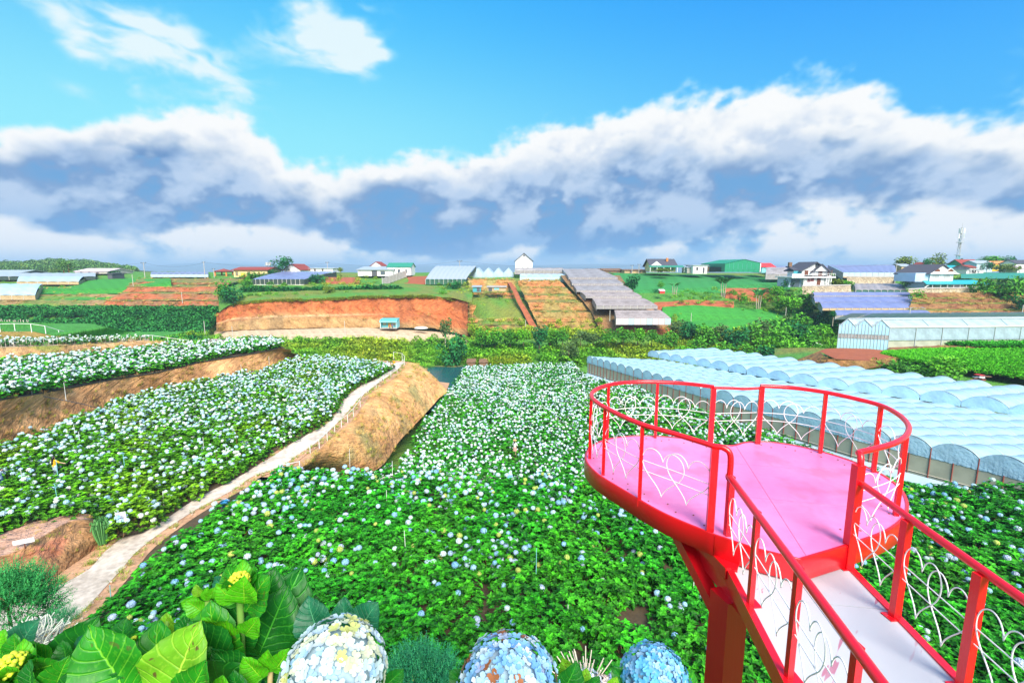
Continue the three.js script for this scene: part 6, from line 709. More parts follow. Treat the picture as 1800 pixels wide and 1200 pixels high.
// shrub thicket on the right of the valley: each big shrub one thing
{ const r = rng(77); const spots = [[1188, 590, 30, 34], [1215, 598, 36, 40], [1240, 607, 34, 44], [1262, 600, 30, 40], [1290, 612, 40, 46], [1318, 604, 34, 42], [1330, 592, 30, 38], [1345, 616, 34, 44], [1372, 612, 40, 52], [1398, 606, 44, 56], [1392, 626, 30, 44], [1420, 622, 36, 48], [1440, 600, 30, 40], [1452, 586, 30, 40], [1408, 588, 34, 44], [1360, 590, 30, 40], [1225, 620, 24, 36], [1270, 626, 24, 40], [1312, 630, 26, 40], [1352, 634, 26, 40], [1180, 608, 24, 32], [1200, 630, 22, 34], [1425, 570, 24, 34], [1385, 575, 22, 30]]; const where = ['beside the stepped greenhouses', 'above the arched greenhouse', 'below the green strip fields', 'left of the gabled glasshouse']; const kn = ['round', 'dull', 'bright', 'dark', 'round'];
  spots.sort((a, b) => a[0] - b[0]).forEach(([x, b, h, w], i) => { const k = kn[i % 5]; tree('valley_shrub', `${h > 33 ? 'tall' : h > 25 ? 'middling' : 'low'} ${{ round: 'mid green', dull: 'dull grey green', bright: 'bright green', dark: 'dark green' }[k]} shrub in the thicket ${where[x < 1215 ? 0 : x > 1400 ? 3 : b > 608 ? 1 : 2]}${x >= 1215 && x <= 1400 && b <= 608 ? (i % 2 ? ', nearer the villa' : ', nearer the pond') : x > 1400 ? (b < 600 ? ', higher up' : ', lower down') : ''}`, x, b, b - h, w * 0.92, zof(Math.min(645, b)) - 2, k, { low: 0, group: 'valley thicket shrubs' }); }); }
// hedge of bright shrubs along the arched greenhouse end
[[1472, 656, 26, 40, 'leftmost'], [1505, 660, 28, 42, 'second'], [1540, 664, 30, 44, 'third'], [1575, 667, 30, 44, 'fourth'], [1612, 671, 30, 44, 'rightmost']].forEach(([x, b, h, w, n]) => tree('hedge_shrub', `${n} from the left of the loose green shrubs between red plot and arched greenhouse`, x, b, b - h, w, 72 + (1612 - x) * 0.08, 'round', { low: 0, group: 'loose shrubs behind the arched greenhouse' }));
// banana-like plants with long drooping blades
function palm(label, px, yb, yt, d, n = 16) { const a = P(px, yb, d), h = (mOf(yb) - mOf(yt)) * d, t = thing('banana_plant', label, 'banana plant', a), r = rng(px); for (let s = 0; s < 3; s++) part('stem', bar([(s - 1) * .5, -.3, 0], [(s - 1) * .8, h * .6, 0], .13, 6, .1), M.paleBark, t); for (let i = 0; i < n; i++) { const L = new Leaves(), an = r() * 6.28, s = i % 3 - 1; const o = new THREE.Vector3(s * .8, h * (.55 + .1 * r()), 0); const dir = new THREE.Vector3(Math.cos(an), .75 + r() * 1.1, Math.sin(an)).normalize(); L.leaf(o, dir, UP, h * (.42 + .15 * r()), h * .13, cmix([.02, .14, .05], [.12, .40, .10], r()), .3, .45); part('leaf', L.geo(), M.leaf, t); } return t; }
palm('tall dark banana clump in front of the vegetable field', 1271, 521, 482, 155, 22); palm('spreading dark banana clump above the green strip', 1333, 541, 504, 146, 22); palm('pale small banana clump under the vegetable field', 1186, 516, 494, 158, 14);
// ---- ground cover: scrub, coffee, pines, crops
function tuftGeo(seed, dark, light, n = 46, H = 1) { const r = rng(seed), L = new Leaves(); for (let i = 0; i < n; i++) { const a = r() * 6.283, q = Math.sqrt(r()) * 0.5; const o = new THREE.Vector3(Math.cos(a) * q, 0, Math.sin(a) * q); const d = new THREE.Vector3(Math.cos(a) * (.3 + .5 * r()), 1, Math.sin(a) * (.3 + .5 * r())).normalize(); L.blade(o, d, H * (.5 + .6 * r()), 0.09, cmix(dark, light, r())); } return L.geo(); }
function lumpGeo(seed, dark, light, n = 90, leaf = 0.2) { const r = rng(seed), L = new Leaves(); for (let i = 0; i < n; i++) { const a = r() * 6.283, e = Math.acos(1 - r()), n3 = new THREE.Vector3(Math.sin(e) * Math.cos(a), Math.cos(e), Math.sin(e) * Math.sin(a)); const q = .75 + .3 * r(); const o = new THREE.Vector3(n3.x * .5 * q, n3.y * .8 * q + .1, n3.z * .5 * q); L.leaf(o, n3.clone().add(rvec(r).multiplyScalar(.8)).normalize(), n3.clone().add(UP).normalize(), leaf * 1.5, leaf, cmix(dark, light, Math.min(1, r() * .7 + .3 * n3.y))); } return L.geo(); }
const blocks = []; // zones kept free of scrub, in the photograph's frame
{ const r = rng(501), zones = [[372, 832, 592, 648, 1500], [830, 1185, 606, 640, 620], [830, 1060, 580, 592, 160], [1165, 1480, 572, 648, 800], [500, 700, 600, 640, 300], [385, 830, 515, 524, 160], [1090, 1400, 507, 532, 130], [1300, 1430, 518, 560, 90], [1110, 1200, 530, 575, 60], [-20, 390, 585, 612, 200], [822, 1060, 560, 585, 90], [1595, 1810, 518, 530, 160], [700, 830, 488, 520, 120], [420, 700, 484, 508, 160], [1600, 1800, 484, 512, 120], [1400, 1500, 520, 590, 60], [-20, 1800, 484, 534, 900]]; const A = [], B = [], C = [], D = [];
  for (const [x0, x1, y0, y1, n] of zones) for (let i = 0; i < n; i++) { const px = mix(x0, x1, r()), py = mix(y0, y1, r()); if (px > 660 && px < 760 && py < 596) continue; if (px > 935 && px < 955 && py > 495) continue; if (px > 1075 && px < 1180 && py < 574) continue; if (py > 500 && px > 760 && px < 830 && py < 655 && py > 640) continue;
    const top = zones.indexOf(zones.find(z => z[0] === x0 && z[2] === y0)); const d = zof(py) - (zones.length - 1 === top ? -0.2 : top >= 5 && top !== 7 ? 6 : 0.5); const p = P(px, py, d); p[1] -= 0.5; const s = (top < 1 ? .6 + 1.3 * r() * r() : top < 5 ? .9 + 1.3 * r() : top === zones.length - 1 ? 0.3 + 0.5 * r() : 0.6 + 0.7 * r()); const g = .75 + .5 * r(); const ye = sstep(.4, .65, fbm(p[0] * .06, 2, p[2] * .06, 3)); const c = [g * mix(.8, 1.6, ye), g, g * .9]; (r() < .3 ? A : r() < .5 ? B : r() < .6 ? C : D).push({ p, ry: r() * 6.28, s: [s * 1.3, s, s * 1.3], c }); }
  const t = thing('scrub', 'tangled yellow green scrub and tall grass covering the valley side', 'scrub'); t.userData.kind = 'stuff'; inst('grass_tufts', tuftGeo(31, [.09, .20, .015], [.40, .66, .05]), M.leaf, A, t); inst('grass_tufts', tuftGeo(32, [.05, .17, .012], [.28, .62, .035], 60, 1.2), M.leaf, B, t); inst('scrub_clumps', lumpGeo(33, [.025, .13, .010], [.22, .52, .02]), M.leaf, C, t); inst('scrub_clumps', lumpGeo(34, [.035, .15, .012], [.28, .56, .03]), M.leaf, D, t); }
{ const r = rng(502), A = [], B = []; const add = (px, py, d, s) => { const p = P(px, py, d); p[1] -= .7; const g = .8 + .4 * r(); (r() < .5 ? A : B).push({ p, ry: r() * 6.28, s: [s * 2.0, s * 1.3, s * 2.0], c: [g, g, g] }); };
  for (let py = 540; py < 604; py += 4.6) for (let px = -30; px < 392; px += 5.2) { const x = px + (r() - .5) * 4, y = py + (r() - .5) * 1.2; const edge = interp([[535, 392], [560, 380], [585, 355], [604, 345]], y); if (x > edge) continue; if (x > 40 && x < 150 && y > 551 && y < 560 && r() < .85) continue; const path = interp([[540, 252], [565, 243], [585, 232], [604, 226]], y); if (Math.abs(x - path) < 4 && y > 552) continue; if (x > 85 && x < 150 && y > 575 && y < 585 && r() < .8) continue; add(x, y, zof(y) - 1.5, .75 + .45 * r()); }
  for (let px = 425; px < 705; px += 4) for (const y of [507, 511, 515]) add(px + r() * 3, y - (px > 640 ? 2 : 0) + r() * 1.5, 163, .9 + .5 * r());
  const t = thing('coffee_bushes', 'dark green rows of coffee bushes on the left slope', 'coffee bushes'); t.userData.kind = 'stuff'; inst('coffee_bush', lumpGeo(41, [.005, .06, .014], [.035, .26, .05], 80, .2), M.leaf, A, t); inst('coffee_bush', lumpGeo(42, [.008, .09, .016], [.05, .33, .05], 80, .2), M.leaf, B, t); }
{ const r = rng(503), A = []; structure('pine_hill', loft([[492, 300], [478, 380], [0, 470], [480, 640]].map(([py, d]) => [...Array(40).keys()].map(i => { const px = mix(-420, 300, i / 39); return P(px, py || interp([[-420, 462], [0, 467], [90, 462], [150, 464], [230, 474], [300, 479]], px), d); }))), M.scrubGround, 'low hill carrying the pine wood').material = std([.06, .11, .03], { map: T.grass });
  for (let i = 0; i < 760; i++) { const px = mix(-60, 235, r()), k = r(); const top = interp([[-60, 464], [0, 466], [60, 464], [90, 461], [150, 463], [200, 470], [235, 476]], px); const py = mix(481, top + 1, k); const d = mix(330, 465, k); const p = P(px, py, d); const s = 3 + 2.4 * r(); p[1] += s * .3; const g = .8 + .5 * r(), b = r() < .15; A.push({ p, ry: r() * 6.28, s: [s, s * .9, s], c: [g * (b ? 1.4 : 1), g, g * (b ? .7 : 1)] }); }
  const t = thing('pine_wood', 'pine wood on the low hill at the far left', 'pine wood'); t.userData.kind = 'stuff'; inst('pine_crowns', crowns.pine[0], M.leaf, A, t);
  for (const [x, l] of [[113, 'left'], [122, 'right']]) { const a = P(x, 489, 216); const tr = thing('pine_tree', `${l} one of the two bare trunked pines behind the long pale greenhouse`, 'pine tree', a); const h = (mOf(489) - mOf(462)) * 216; part('trunk', bar([0, 0, 0], [.1, h * .9, 0], .3, 7, .14), std([.26, .09, .05]), tr); const c = part('crown', crowns.pine[1], M.leaf, tr); c.scale.set(2.6, 2.4, 2.6); c.position.set(0, h * .85, 0); } }
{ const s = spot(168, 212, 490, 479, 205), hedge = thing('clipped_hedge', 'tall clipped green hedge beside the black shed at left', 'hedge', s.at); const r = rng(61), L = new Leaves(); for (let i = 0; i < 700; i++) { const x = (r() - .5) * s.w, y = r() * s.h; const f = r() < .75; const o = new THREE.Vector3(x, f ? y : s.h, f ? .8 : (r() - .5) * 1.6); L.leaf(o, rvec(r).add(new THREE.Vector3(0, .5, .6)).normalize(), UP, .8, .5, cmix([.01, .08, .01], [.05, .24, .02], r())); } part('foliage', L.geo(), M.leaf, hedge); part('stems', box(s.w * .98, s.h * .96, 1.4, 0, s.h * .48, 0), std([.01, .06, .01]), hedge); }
// crop rows
{ const rows = (f, dv, du, seed, sc, col) => { const r = rng(seed), A = [], a = resample(f[0], 200), b = resample(f[1], 200); const W = V(a[100]).distanceTo(V(b[100])), n = Math.floor(W / dv); for (let j = 0; j <= n; j++) for (let i = 0; i < 200; i++) { const p0 = lerp3(a[i], b[i], j / n); if (!inFrame(p0, 60)) continue; const p1 = i < 199 ? lerp3(a[i + 1], b[i + 1], j / n) : p0; const k = Math.max(1, Math.round(V(p0).distanceTo(V(p1)) / du)); for (let q = 0; q < k; q++) { const p = lerp3(p0, p1, (q + r() * .8) / k); p[0] += (r() - .5) * .15; p[2] += (r() - .5) * .15; const g = .8 + .4 * r(); A.push({ p, ry: r() * 6.28, s: [sc, sc * .7, sc].map(v => v * (.75 + .5 * r())), c: [g, g, g] }); } } return A; };
  const t = thing('potato_rows', 'bright green rows of leafy potato plants on red earth', 'crop rows'); t.userData.kind = 'stuff'; inst('crop_plants', lumpGeo(51, [.03, .26, .006], [.16, .66, .012], 30, .3), M.leaf, rows(FIELD.crop, 1.6, .5, 71, .62), t);
  const u = thing('upper_crop_rows', 'darker green crop on the terrace before the glasshouse', 'crop rows'); u.userData.kind = 'stuff'; inst('crop_plants', lumpGeo(52, [.015, .20, .010], [.07, .48, .02], 24, .34), M.leaf, rows(FIELD.crop2, .8, .6, 72, .85), u); }
// bean poles on the knoll
{ const r = rng(81); for (let i = 0; i < 9; i++) { const px = 2 + i * 6, a = P(px, 583, 72), t = thing('bean_frame', 'crossed white bean poles on the knoll at the left edge', 'bean frame', a, 0, 'crossed bean poles on the knoll'); for (const s of [-1, 1]) part('pole', bar([s * .35, -.6, 0], [-s * .12, 1.75 + .2 * r(), (r() - .5) * .3], .03, 5), M.stake, t); } }

{ const r = rng(611), A = [], B = []; const hit = (x0, x1, y0, y1, n, yOf, s0, list, grn) => { for (let i = 0; i < n; i++) { const px = mix(x0, x1, r()), t = r(), p = yOf(px, t); if (!p) continue; const g = .7 + .5 * r(); list.push({ p, ry: r() * 6.28, rx: .5 * r(), s: [s0 * 1.5, s0 * (.5 + .8 * r()), s0 * 1.5], c: [g, g, g] }); } };
  const faces = scene.children.filter(o => ['dike_face', 'lower_bank', 'upper_bank', 'earth_mound', 'cut_bank', 'top_knoll', 'plot_bank', 'crop_bank'].includes(o.name)); for (const g of scene.children) if (/_terraces/.test(g.name)) faces.push(...g.children);
  for (const f of faces) { const P0 = f.geometry.attributes.position, n = { dike_face: 520, lower_bank: 620, upper_bank: 260, earth_mound: 150, cut_bank: 170, top_knoll: 160, plot_bank: 140, crop_bank: 160, bank: 70, terrace: 34 }[f.name]; for (let i = 0; i < n; i++) { const k = Math.floor(r() * P0.count), p = [P0.getX(k), P0.getY(k), P0.getZ(k)]; const patch = fbm(p[0] * .3, p[1] * .3, p[2] * .3, 3); if (r() > sstep(.38, .6, patch) + .12) continue; const s = f.name === 'bank' || f.name === 'terrace' ? .55 : f.name === 'cut_bank' ? .7 : f.name === 'earth_mound' ? .16 : .32; const g = .7 + .6 * r(); (r() < .6 ? A : B).push({ p: [p[0], p[1] - .04, p[2]], ry: r() * 6.28, rx: .35, s: [s * 1.5, s * (.6 + .8 * r()), s * 1.5], c: [g, g, g] }); } }
  const bp = [[0, 702], [75, 690], [182, 669], [350, 636], [490, 611]]; const t = thing('bank_grass', 'dry grass tufts growing on the bare earth banks', 'grass'); t.userData.kind = 'stuff'; inst('dry_tufts', tuftGeo(61, [.30, .17, .05], [.62, .42, .12], 36, 1), M.leaf, A, t); inst('green_tufts', tuftGeo(62, [.14, .16, .02], [.42, .44, .05], 36, 1), M.leaf, B, t);
  const C = []; for (let i = 0; i < 420; i++) { const px = mix(395, 822, r()), py = interp([[395, 538], [420, 531], [480, 526], [560, 525], [640, 520], [750, 519], [822, 528]], px); const p = P(px, py + (r() - .45) * 3, 147.2); const g = .7 + .5 * r(); C.push({ p: [p[0], p[1] - .5, p[2]], ry: r() * 6.28, s: [1.1, .6 + .7 * r(), 1.1], c: [g, g, g * .9] }); } const u = thing('brow_grass', 'ragged grass and weeds hanging over the top of the orange bank', 'grass'); u.userData.kind = 'stuff'; inst('grass_tufts', tuftGeo(63, [.10, .18, .02], [.36, .44, .04], 40, 1), M.leaf, C, u); }

{ const r = rng(641), A = [], B = []; for (const [line, sgn] of [[pathL, -1], [pathR, 1]]) for (let i = 0; i < 430; i++) { const k = Math.floor(r() * 88), p = lerp3(line[k], line[k + 1], r()); const o = sgn * (.05 + 1.1 * r() * r()); const g = .7 + .6 * r(); if (r() < .62) A.push({ p: [p[0] + o, .0, p[2] + o * .3], ry: r() * 6.28, s: [.28, .12 + .2 * r(), .28], c: [g, g, g] }); else B.push({ p: [p[0] + o * .8, .03, p[2]], ry: r() * 6.28, rx: r() * 6, s: .03 + .07 * r() * r(), c: [.55 * g, .42 * g, .32 * g] }); }
  const t = thing('verge_weeds', 'weeds and pebbles scattered along both edges of the footpath', 'weeds'); t.userData.kind = 'stuff'; inst('weed_tufts', tuftGeo(71, [.10, .16, .02], [.36, .46, .05], 30, 1), M.leaf, A, t); inst('pebbles', new THREE.IcosahedronGeometry(1, 0), std([1, 1, 1]), B, t); }
// ================= PEOPLE =================
function blobMesh(bones, cell = 0.022, k = 0.03, pad = 0.06) { // bones: [a, b, ra, rb] -> one skin round tapered capsules
  const lo = [1e9, 1e9, 1e9], hi = [-1e9, -1e9, -1e9]; for (const [a, b, ra, rb] of bones) for (const [p, r] of [[a, ra], [b, rb]]) for (let i = 0; i < 3; i++) { lo[i] = Math.min(lo[i], p[i] - r - pad); hi[i] = Math.max(hi[i], p[i] + r + pad); }
  const S = Math.max(hi[0] - lo[0], hi[1] - lo[1], hi[2] - lo[2]) / 2, c = [0, 1, 2].map(i => (lo[i] + hi[i]) / 2), N = Math.min(96, Math.max(24, Math.ceil(2 * S / cell)));
  const mc = new MarchingCubes(N, new THREE.MeshStandardMaterial(), false, false, 60000); mc.isolation = 0; const half = N / 2;
  for (let z = 0; z < N; z++) for (let y = 0; y < N; y++) for (let x = 0; x < N; x++) { const p = [(x - half) / half * S + c[0], (y - half) / half * S + c[1], (z - half) / half * S + c[2]]; let d = 1e3;
    for (const [a, b, ra, rb] of bones) { const bx = b[0] - a[0], by = b[1] - a[1], bz = b[2] - a[2], px = p[0] - a[0], py = p[1] - a[1], pz = p[2] - a[2]; const q = Math.max(0, Math.min(1, (px * bx + py * by + pz * bz) / (bx * bx + by * by + bz * bz || 1e-9))); const e = Math.hypot(px - bx * q, py - by * q, pz - bz * q) - (ra + (rb - ra) * q); const h = Math.max(0, k - Math.abs(d - e)) / k; d = Math.min(d, e) - h * h * k * .25; if (d < -0.5) break; }
    mc.field[x + y * N + z * N * N] = -d; }
  mc.update(); const n = mc.count; const pos = new Float32Array(n * 3), nor = new Float32Array(n * 3); for (let i = 0; i < n * 3; i++) { pos[i] = mc.positionArray[i] * S + c[i % 3]; nor[i] = mc.normalArray[i]; }
  const g = new THREE.BufferGeometry(); g.setAttribute('position', new THREE.BufferAttribute(pos, 3)); g.setAttribute('normal', new THREE.BufferAttribute(nor, 3)); g.setAttribute('uv', new THREE.BufferAttribute(new Float32Array(n * 2), 2)); g.computeVertexNormals(); return g; }
function person(label, at, turn, o = {}) { const t = thing('person', label, 'person', at, turn); const s = (o.h || 1.62) / 1.62;
  const J = { hipL: [-.085, .84, 0], hipR: [.085, .84, 0], kneeL: [-.09, .46, .02], kneeR: [.09, .46, .01], ankL: [-.09, .07, -.02], ankR: [.09, .07, -.02], toeL: [-.1, .03, .13], toeR: [.1, .03, .13], pelvis: [0, .88, 0], chest: [0, 1.18, 0], neck: [0, 1.36, -.01], shL: [-.165, 1.30, 0], shR: [.165, 1.30, 0], elL: [-.21, 1.05, -.01], elR: [.21, 1.05, -.01], wrL: [-.22, .84, .06], wrR: [.22, .84, .06], head: [0, 1.50, .015], crown: [0, 1.54, 0], ...(o.J || {}) };
  for (const k in J) J[k] = J[k].map(v => v * s); const hand = (w, e) => { const d = V(w).sub(V(e)).normalize(), sx = new THREE.Vector3(d.z, 0, -d.x); if (sx.length() < .1) sx.set(1, 0, 0); sx.normalize(); const p = w, m = V(w).addScaledVector(d, .07).toArray(), out = [[p, m, .026, .034]]; for (let i = -1.5; i <= 1.5; i++) out.push([V(m).addScaledVector(sx, i * .016).toArray(), V(m).addScaledVector(sx, i * .022).addScaledVector(d, .075 - Math.abs(i) * .008).toArray(), .0095, .008]); out.push([V(w).addScaledVector(d, .025).toArray(), V(w).addScaledVector(d, .07).addScaledVector(sx, .05).toArray(), .012, .009]); return out; };
  const bones = [[J.pelvis, J.chest, .115, .12], [J.chest, J.neck, .115, .055], [J.neck, J.head, .048, .06], [J.head, J.crown, .082, .092], [J.shL, J.shR, .06, .06], [J.hipL, J.hipR, .095, .095], [J.hipL, J.kneeL, .088, .056], [J.hipR, J.kneeR, .088, .056], [J.kneeL, J.ankL, .055, .036], [J.kneeR, J.ankR, .055, .036], [J.ankL, J.toeL, .036, .03], [J.ankR, J.toeR, .036, .03], [J.shL, J.elL, .047, .037], [J.shR, J.elR, .047, .037], [J.elL, J.wrL, .036, .026], [J.elR, J.wrR, .036, .026], ...hand(J.wrL, J.elL), ...hand(J.wrR, J.elR)];
  const hd = V(J.head), fz = [0, .01, .085]; bones.push([hd.clone().add(new THREE.Vector3(0, .0, .08)).toArray(), hd.clone().add(new THREE.Vector3(0, -.015, .098)).toArray(), .012, .014]); for (const x of [-1, 1]) bones.push([hd.clone().add(new THREE.Vector3(x * .082, .0, 0)).toArray(), hd.clone().add(new THREE.Vector3(x * .09, .03, -.005)).toArray(), .012, .014]);
  part('body', blobMesh(bones, .02), o.skin || std([.58, .36, .25], { roughness: .6 }), t); const grow = (l, d) => l.map(([a, b, r, q]) => [a, b, r + d, q + d]);
  for (const x of [-1, 1]) { const e = new THREE.SphereGeometry(.011, 8, 6); e.translate(hd.x + x * .032, hd.y + .022, hd.z + .079); part('eye', e, M.darkGrey, t); } { const m = box(.045, .008, .012, hd.x, hd.y - .045, hd.z + .08); part('mouth', m, M.redPaint, t); }
  const topB = [[J.pelvis, J.chest, .13, .13], [J.chest, J.neck, .12, .055], [J.shL, J.shR, .065, .065], [J.shL, J.elL, .056, .05], [J.shR, J.elR, .056, .05]]; if (o.sleeves) topB.push([J.elL, J.wrL, .05, .036], [J.elR, J.wrR, .05, .036]); part('shirt', blobMesh(grow(topB, .004), .02), o.shirt || M.white, t);
  if (o.skirt) { const pts = [[.125, .98], [.15, .9], [.19, .72], [.235, .5], [.245, .47]].map(([r, y]) => new THREE.Vector2(r * s, y * s)); const g = new THREE.LatheGeometry(pts, 28); const p = g.attributes.position; for (let i = 0; i < p.count; i++) { const a = Math.atan2(p.getZ(i), p.getX(i)), f = 1 + .06 * Math.sin(a * 9) * (1 - p.getY(i) / s); p.setX(i, p.getX(i) * f); p.setZ(i, p.getZ(i) * f * .85); } g.computeVertexNormals(); part('skirt', g, o.skirt, t); }
  if (o.trousers) part('trousers', blobMesh(grow([[J.hipL, J.hipR, .1, .1], [J.hipL, J.kneeL, .096, .066], [J.hipR, J.kneeR, .096, .066], [J.kneeL, J.ankL, .064, .05], [J.kneeR, J.ankR, .064, .05]], .004), .02), o.trousers, t);
  const hb = [[hd.clone().add(new THREE.Vector3(0, .03, -.025)).toArray(), hd.clone().add(new THREE.Vector3(0, .06, -.01)).toArray(), .095, .098]]; if (o.long) hb.push([hd.clone().add(new THREE.Vector3(0, 0, -.06)).toArray(), hd.clone().add(new THREE.Vector3(0, -o.long, -.13)).toArray(), .085, .075]); part('hair', blobMesh(hb, .016), o.hair || std([.012, .01, .01], { roughness: .4 }), t);
  if (o.hat) { const b = new THREE.CylinderGeometry(.1, .11, .09, 20); b.translate(hd.x, hd.y + .135, hd.z); const r = new THREE.CylinderGeometry(.20, .20, .012, 28); r.translate(hd.x, hd.y + .095, hd.z); part('hat', [b, r], o.hat, t); }
  if (o.camera) { const c = [(J.wrL[0] + J.wrR[0]) / 2, (J.wrL[1] + J.wrR[1]) / 2 + .03, (J.wrL[2] + J.wrR[2]) / 2 + .06]; const b = thing('camera', 'small black camera held up by the person in the pale blue shirt', 'camera', [0, 0, 0]); scene.remove(b); b.position.set(...t.localToWorld ? (t.updateMatrixWorld(), V(c).applyMatrix4(t.matrixWorld).toArray()) : c); b.rotation.y = turn; scene.add(b); part('camera_body', box(.14, .09, .06), M.darkGrey, b); const l = new THREE.CylinderGeometry(.035, .035, .09, 14); l.rotateX(Math.PI / 2); l.translate(0, 0, .07); part('lens', l, M.darkGrey, b); }
  return t; }
person('woman in straw hat, white blouse and pink skirt among lower field flowers', people.white, 2.6, { h: 1.62, hat: std([.72, .46, .18]), skirt: std([.72, .40, .36], { map: again(T.furrow, .5) }), shirt: M.white, sleeves: 1, long: .18, J: { elL: [-.26, 1.08, .02], wrL: [-.2, .95, .2], elR: [.26, 1.08, .02], wrR: [.22, .93, .18] } });
person('woman with long black hair and yellow top, arm held out over the left flowers', people.yellow, 2.9, { h: 1.62, shirt: std([.80, .42, .01]), trousers: M.blueWall, long: .42, J: { elR: [-.0, 0, 0] && [.25, 1.06, .06], wrR: [.3, .95, .22], elL: [-.36, 1.14, .1], wrL: [-.60, 1.06, .22] } });
person('man in pale blue shirt raising a camera at the left edge of the left field', people.photo, 1.5, { h: 1.68, shirt: std([.42, .54, .72]), sleeves: 1, trousers: std([.05, .12, .3]), camera: 1, J: { elL: [-.24, 1.12, .14], wrL: [-.06, 1.40, .24], elR: [.24, 1.12, .14], wrR: [.06, 1.40, .24] } });
person('visitor in white top and black trousers walking at the far end of the path', people.left, 0.2, { h: 1.66, shirt: M.white, sleeves: 1, trousers: std([.015, .015, .02]), long: .1, J: { kneeL: [-.09, .46, .12], ankL: [-.09, .08, .1], toeL: [-.1, .05, .24], ankR: [.09, .08, -.14], toeR: [.1, .03, .0] } });
person('visitor in orange yellow top beside the one in white at the path end', people.right, -0.3, { h: 1.6, shirt: std([.78, .34, .01]), sleeves: 1, trousers: std([.04, .035, .03]), long: .2, J: { elR: [.25, 1.08, .04], wrR: [.12, .98, .17] } });
person('tiny figure in red sitting height pose before the blue hut door', people.hut1, 0, { h: 1.3, shirt: M.redPaint, trousers: M.darkGrey }).userData.label = 'tiny figure in a red top in front of the blue hut';
person('tiny figure in dark clothes right of the red one at the blue hut', people.hut2, 0, { h: 1.45, shirt: std([.1, .08, .2]), trousers: M.darkGrey });

// ================= SMALL THINGS IN THE FIELDS =================
function rail(label, pts, y, hts, o = {}) { const t = thing('white_railing', label, 'railing', [0, 0, 0]); const P3 = pts.map(([a, b, yy]) => onY(a, b, yy ?? y)); P3.forEach((p, i) => part('post', bar([p[0], p[1] - .2, p[2]], [p[0], p[1] + (hts[i] ?? hts), p[2]], o.r || .035, 6), M.white, t)); for (const f of o.rails || [1]) for (let i = 1; i < P3.length; i++) { const h0 = (hts[i - 1] ?? hts) * f, h1 = (hts[i] ?? hts) * f; if (o.gaps && o.gaps.includes(i)) continue; part('rail', bar([P3[i - 1][0], P3[i - 1][1] + h0 - .03, P3[i - 1][2]], [P3[i][0], P3[i][1] + h1 - .03, P3[i][2]], (o.r || .035) * .7, 6), M.white, t); } return t; }
rail('low white post and wire railing on the dike side of the path', [[486, 833], [505, 833], [527, 828], [545, 796], [561, 787], [575, 774], [588, 758.5], [600, 750], [611, 742], [621, 731], [633, 714], [647, 689], [661, 682], [674, 669], [687, 662], [698, 654], [709, 640]], 0, 0.85, { gaps: [3], r: .03 });
rail('white gate frame at the far end of the path', [[692, 633], [707, 636], [711, 641]], 0, 1.5, {});
rail('white pipe railing on the knoll at the upper left edge', [[-30, 582, 7.4], [0, 584, 7.35], [26, 583, 7.3], [55, 583.5, 7.3], [80, 587, 7.0], [104, 594, 6.2], [130, 599, 5.4]], 7, 1.15, { r: .045 });
rail('white pipe railing running down at the end of the highest flower strip', [[255, 598, 4.8], [268, 599, 4.7], [295, 603, 4.3], [316, 606, 4.0], [332, 607, 3.8]], 4.5, .9, { r: .04 });
single('irrigation_hose', tube(FIELD.upper[0].slice(0, 10).map((p, i) => [p[0], p[1] + .1, p[2] + .15 + (i % 2) * .12]), .06, 90, 6), std([.03, .035, .035], { roughness: .5 }), 'black hose along the top edge of the brown bank', 'hose');
single('irrigation_hose', tube([[75, 693, 4.1], [110, 700, 3.4], [150, 708, 2.4], [185, 718, 1.2]].map(([a, b, y]) => { const p = onY(a, b, y); p[2] += .4; return p; }), .035, 30, 5), M.darkGrey, 'thin dark hose hanging down the face of the brown bank', 'hose');
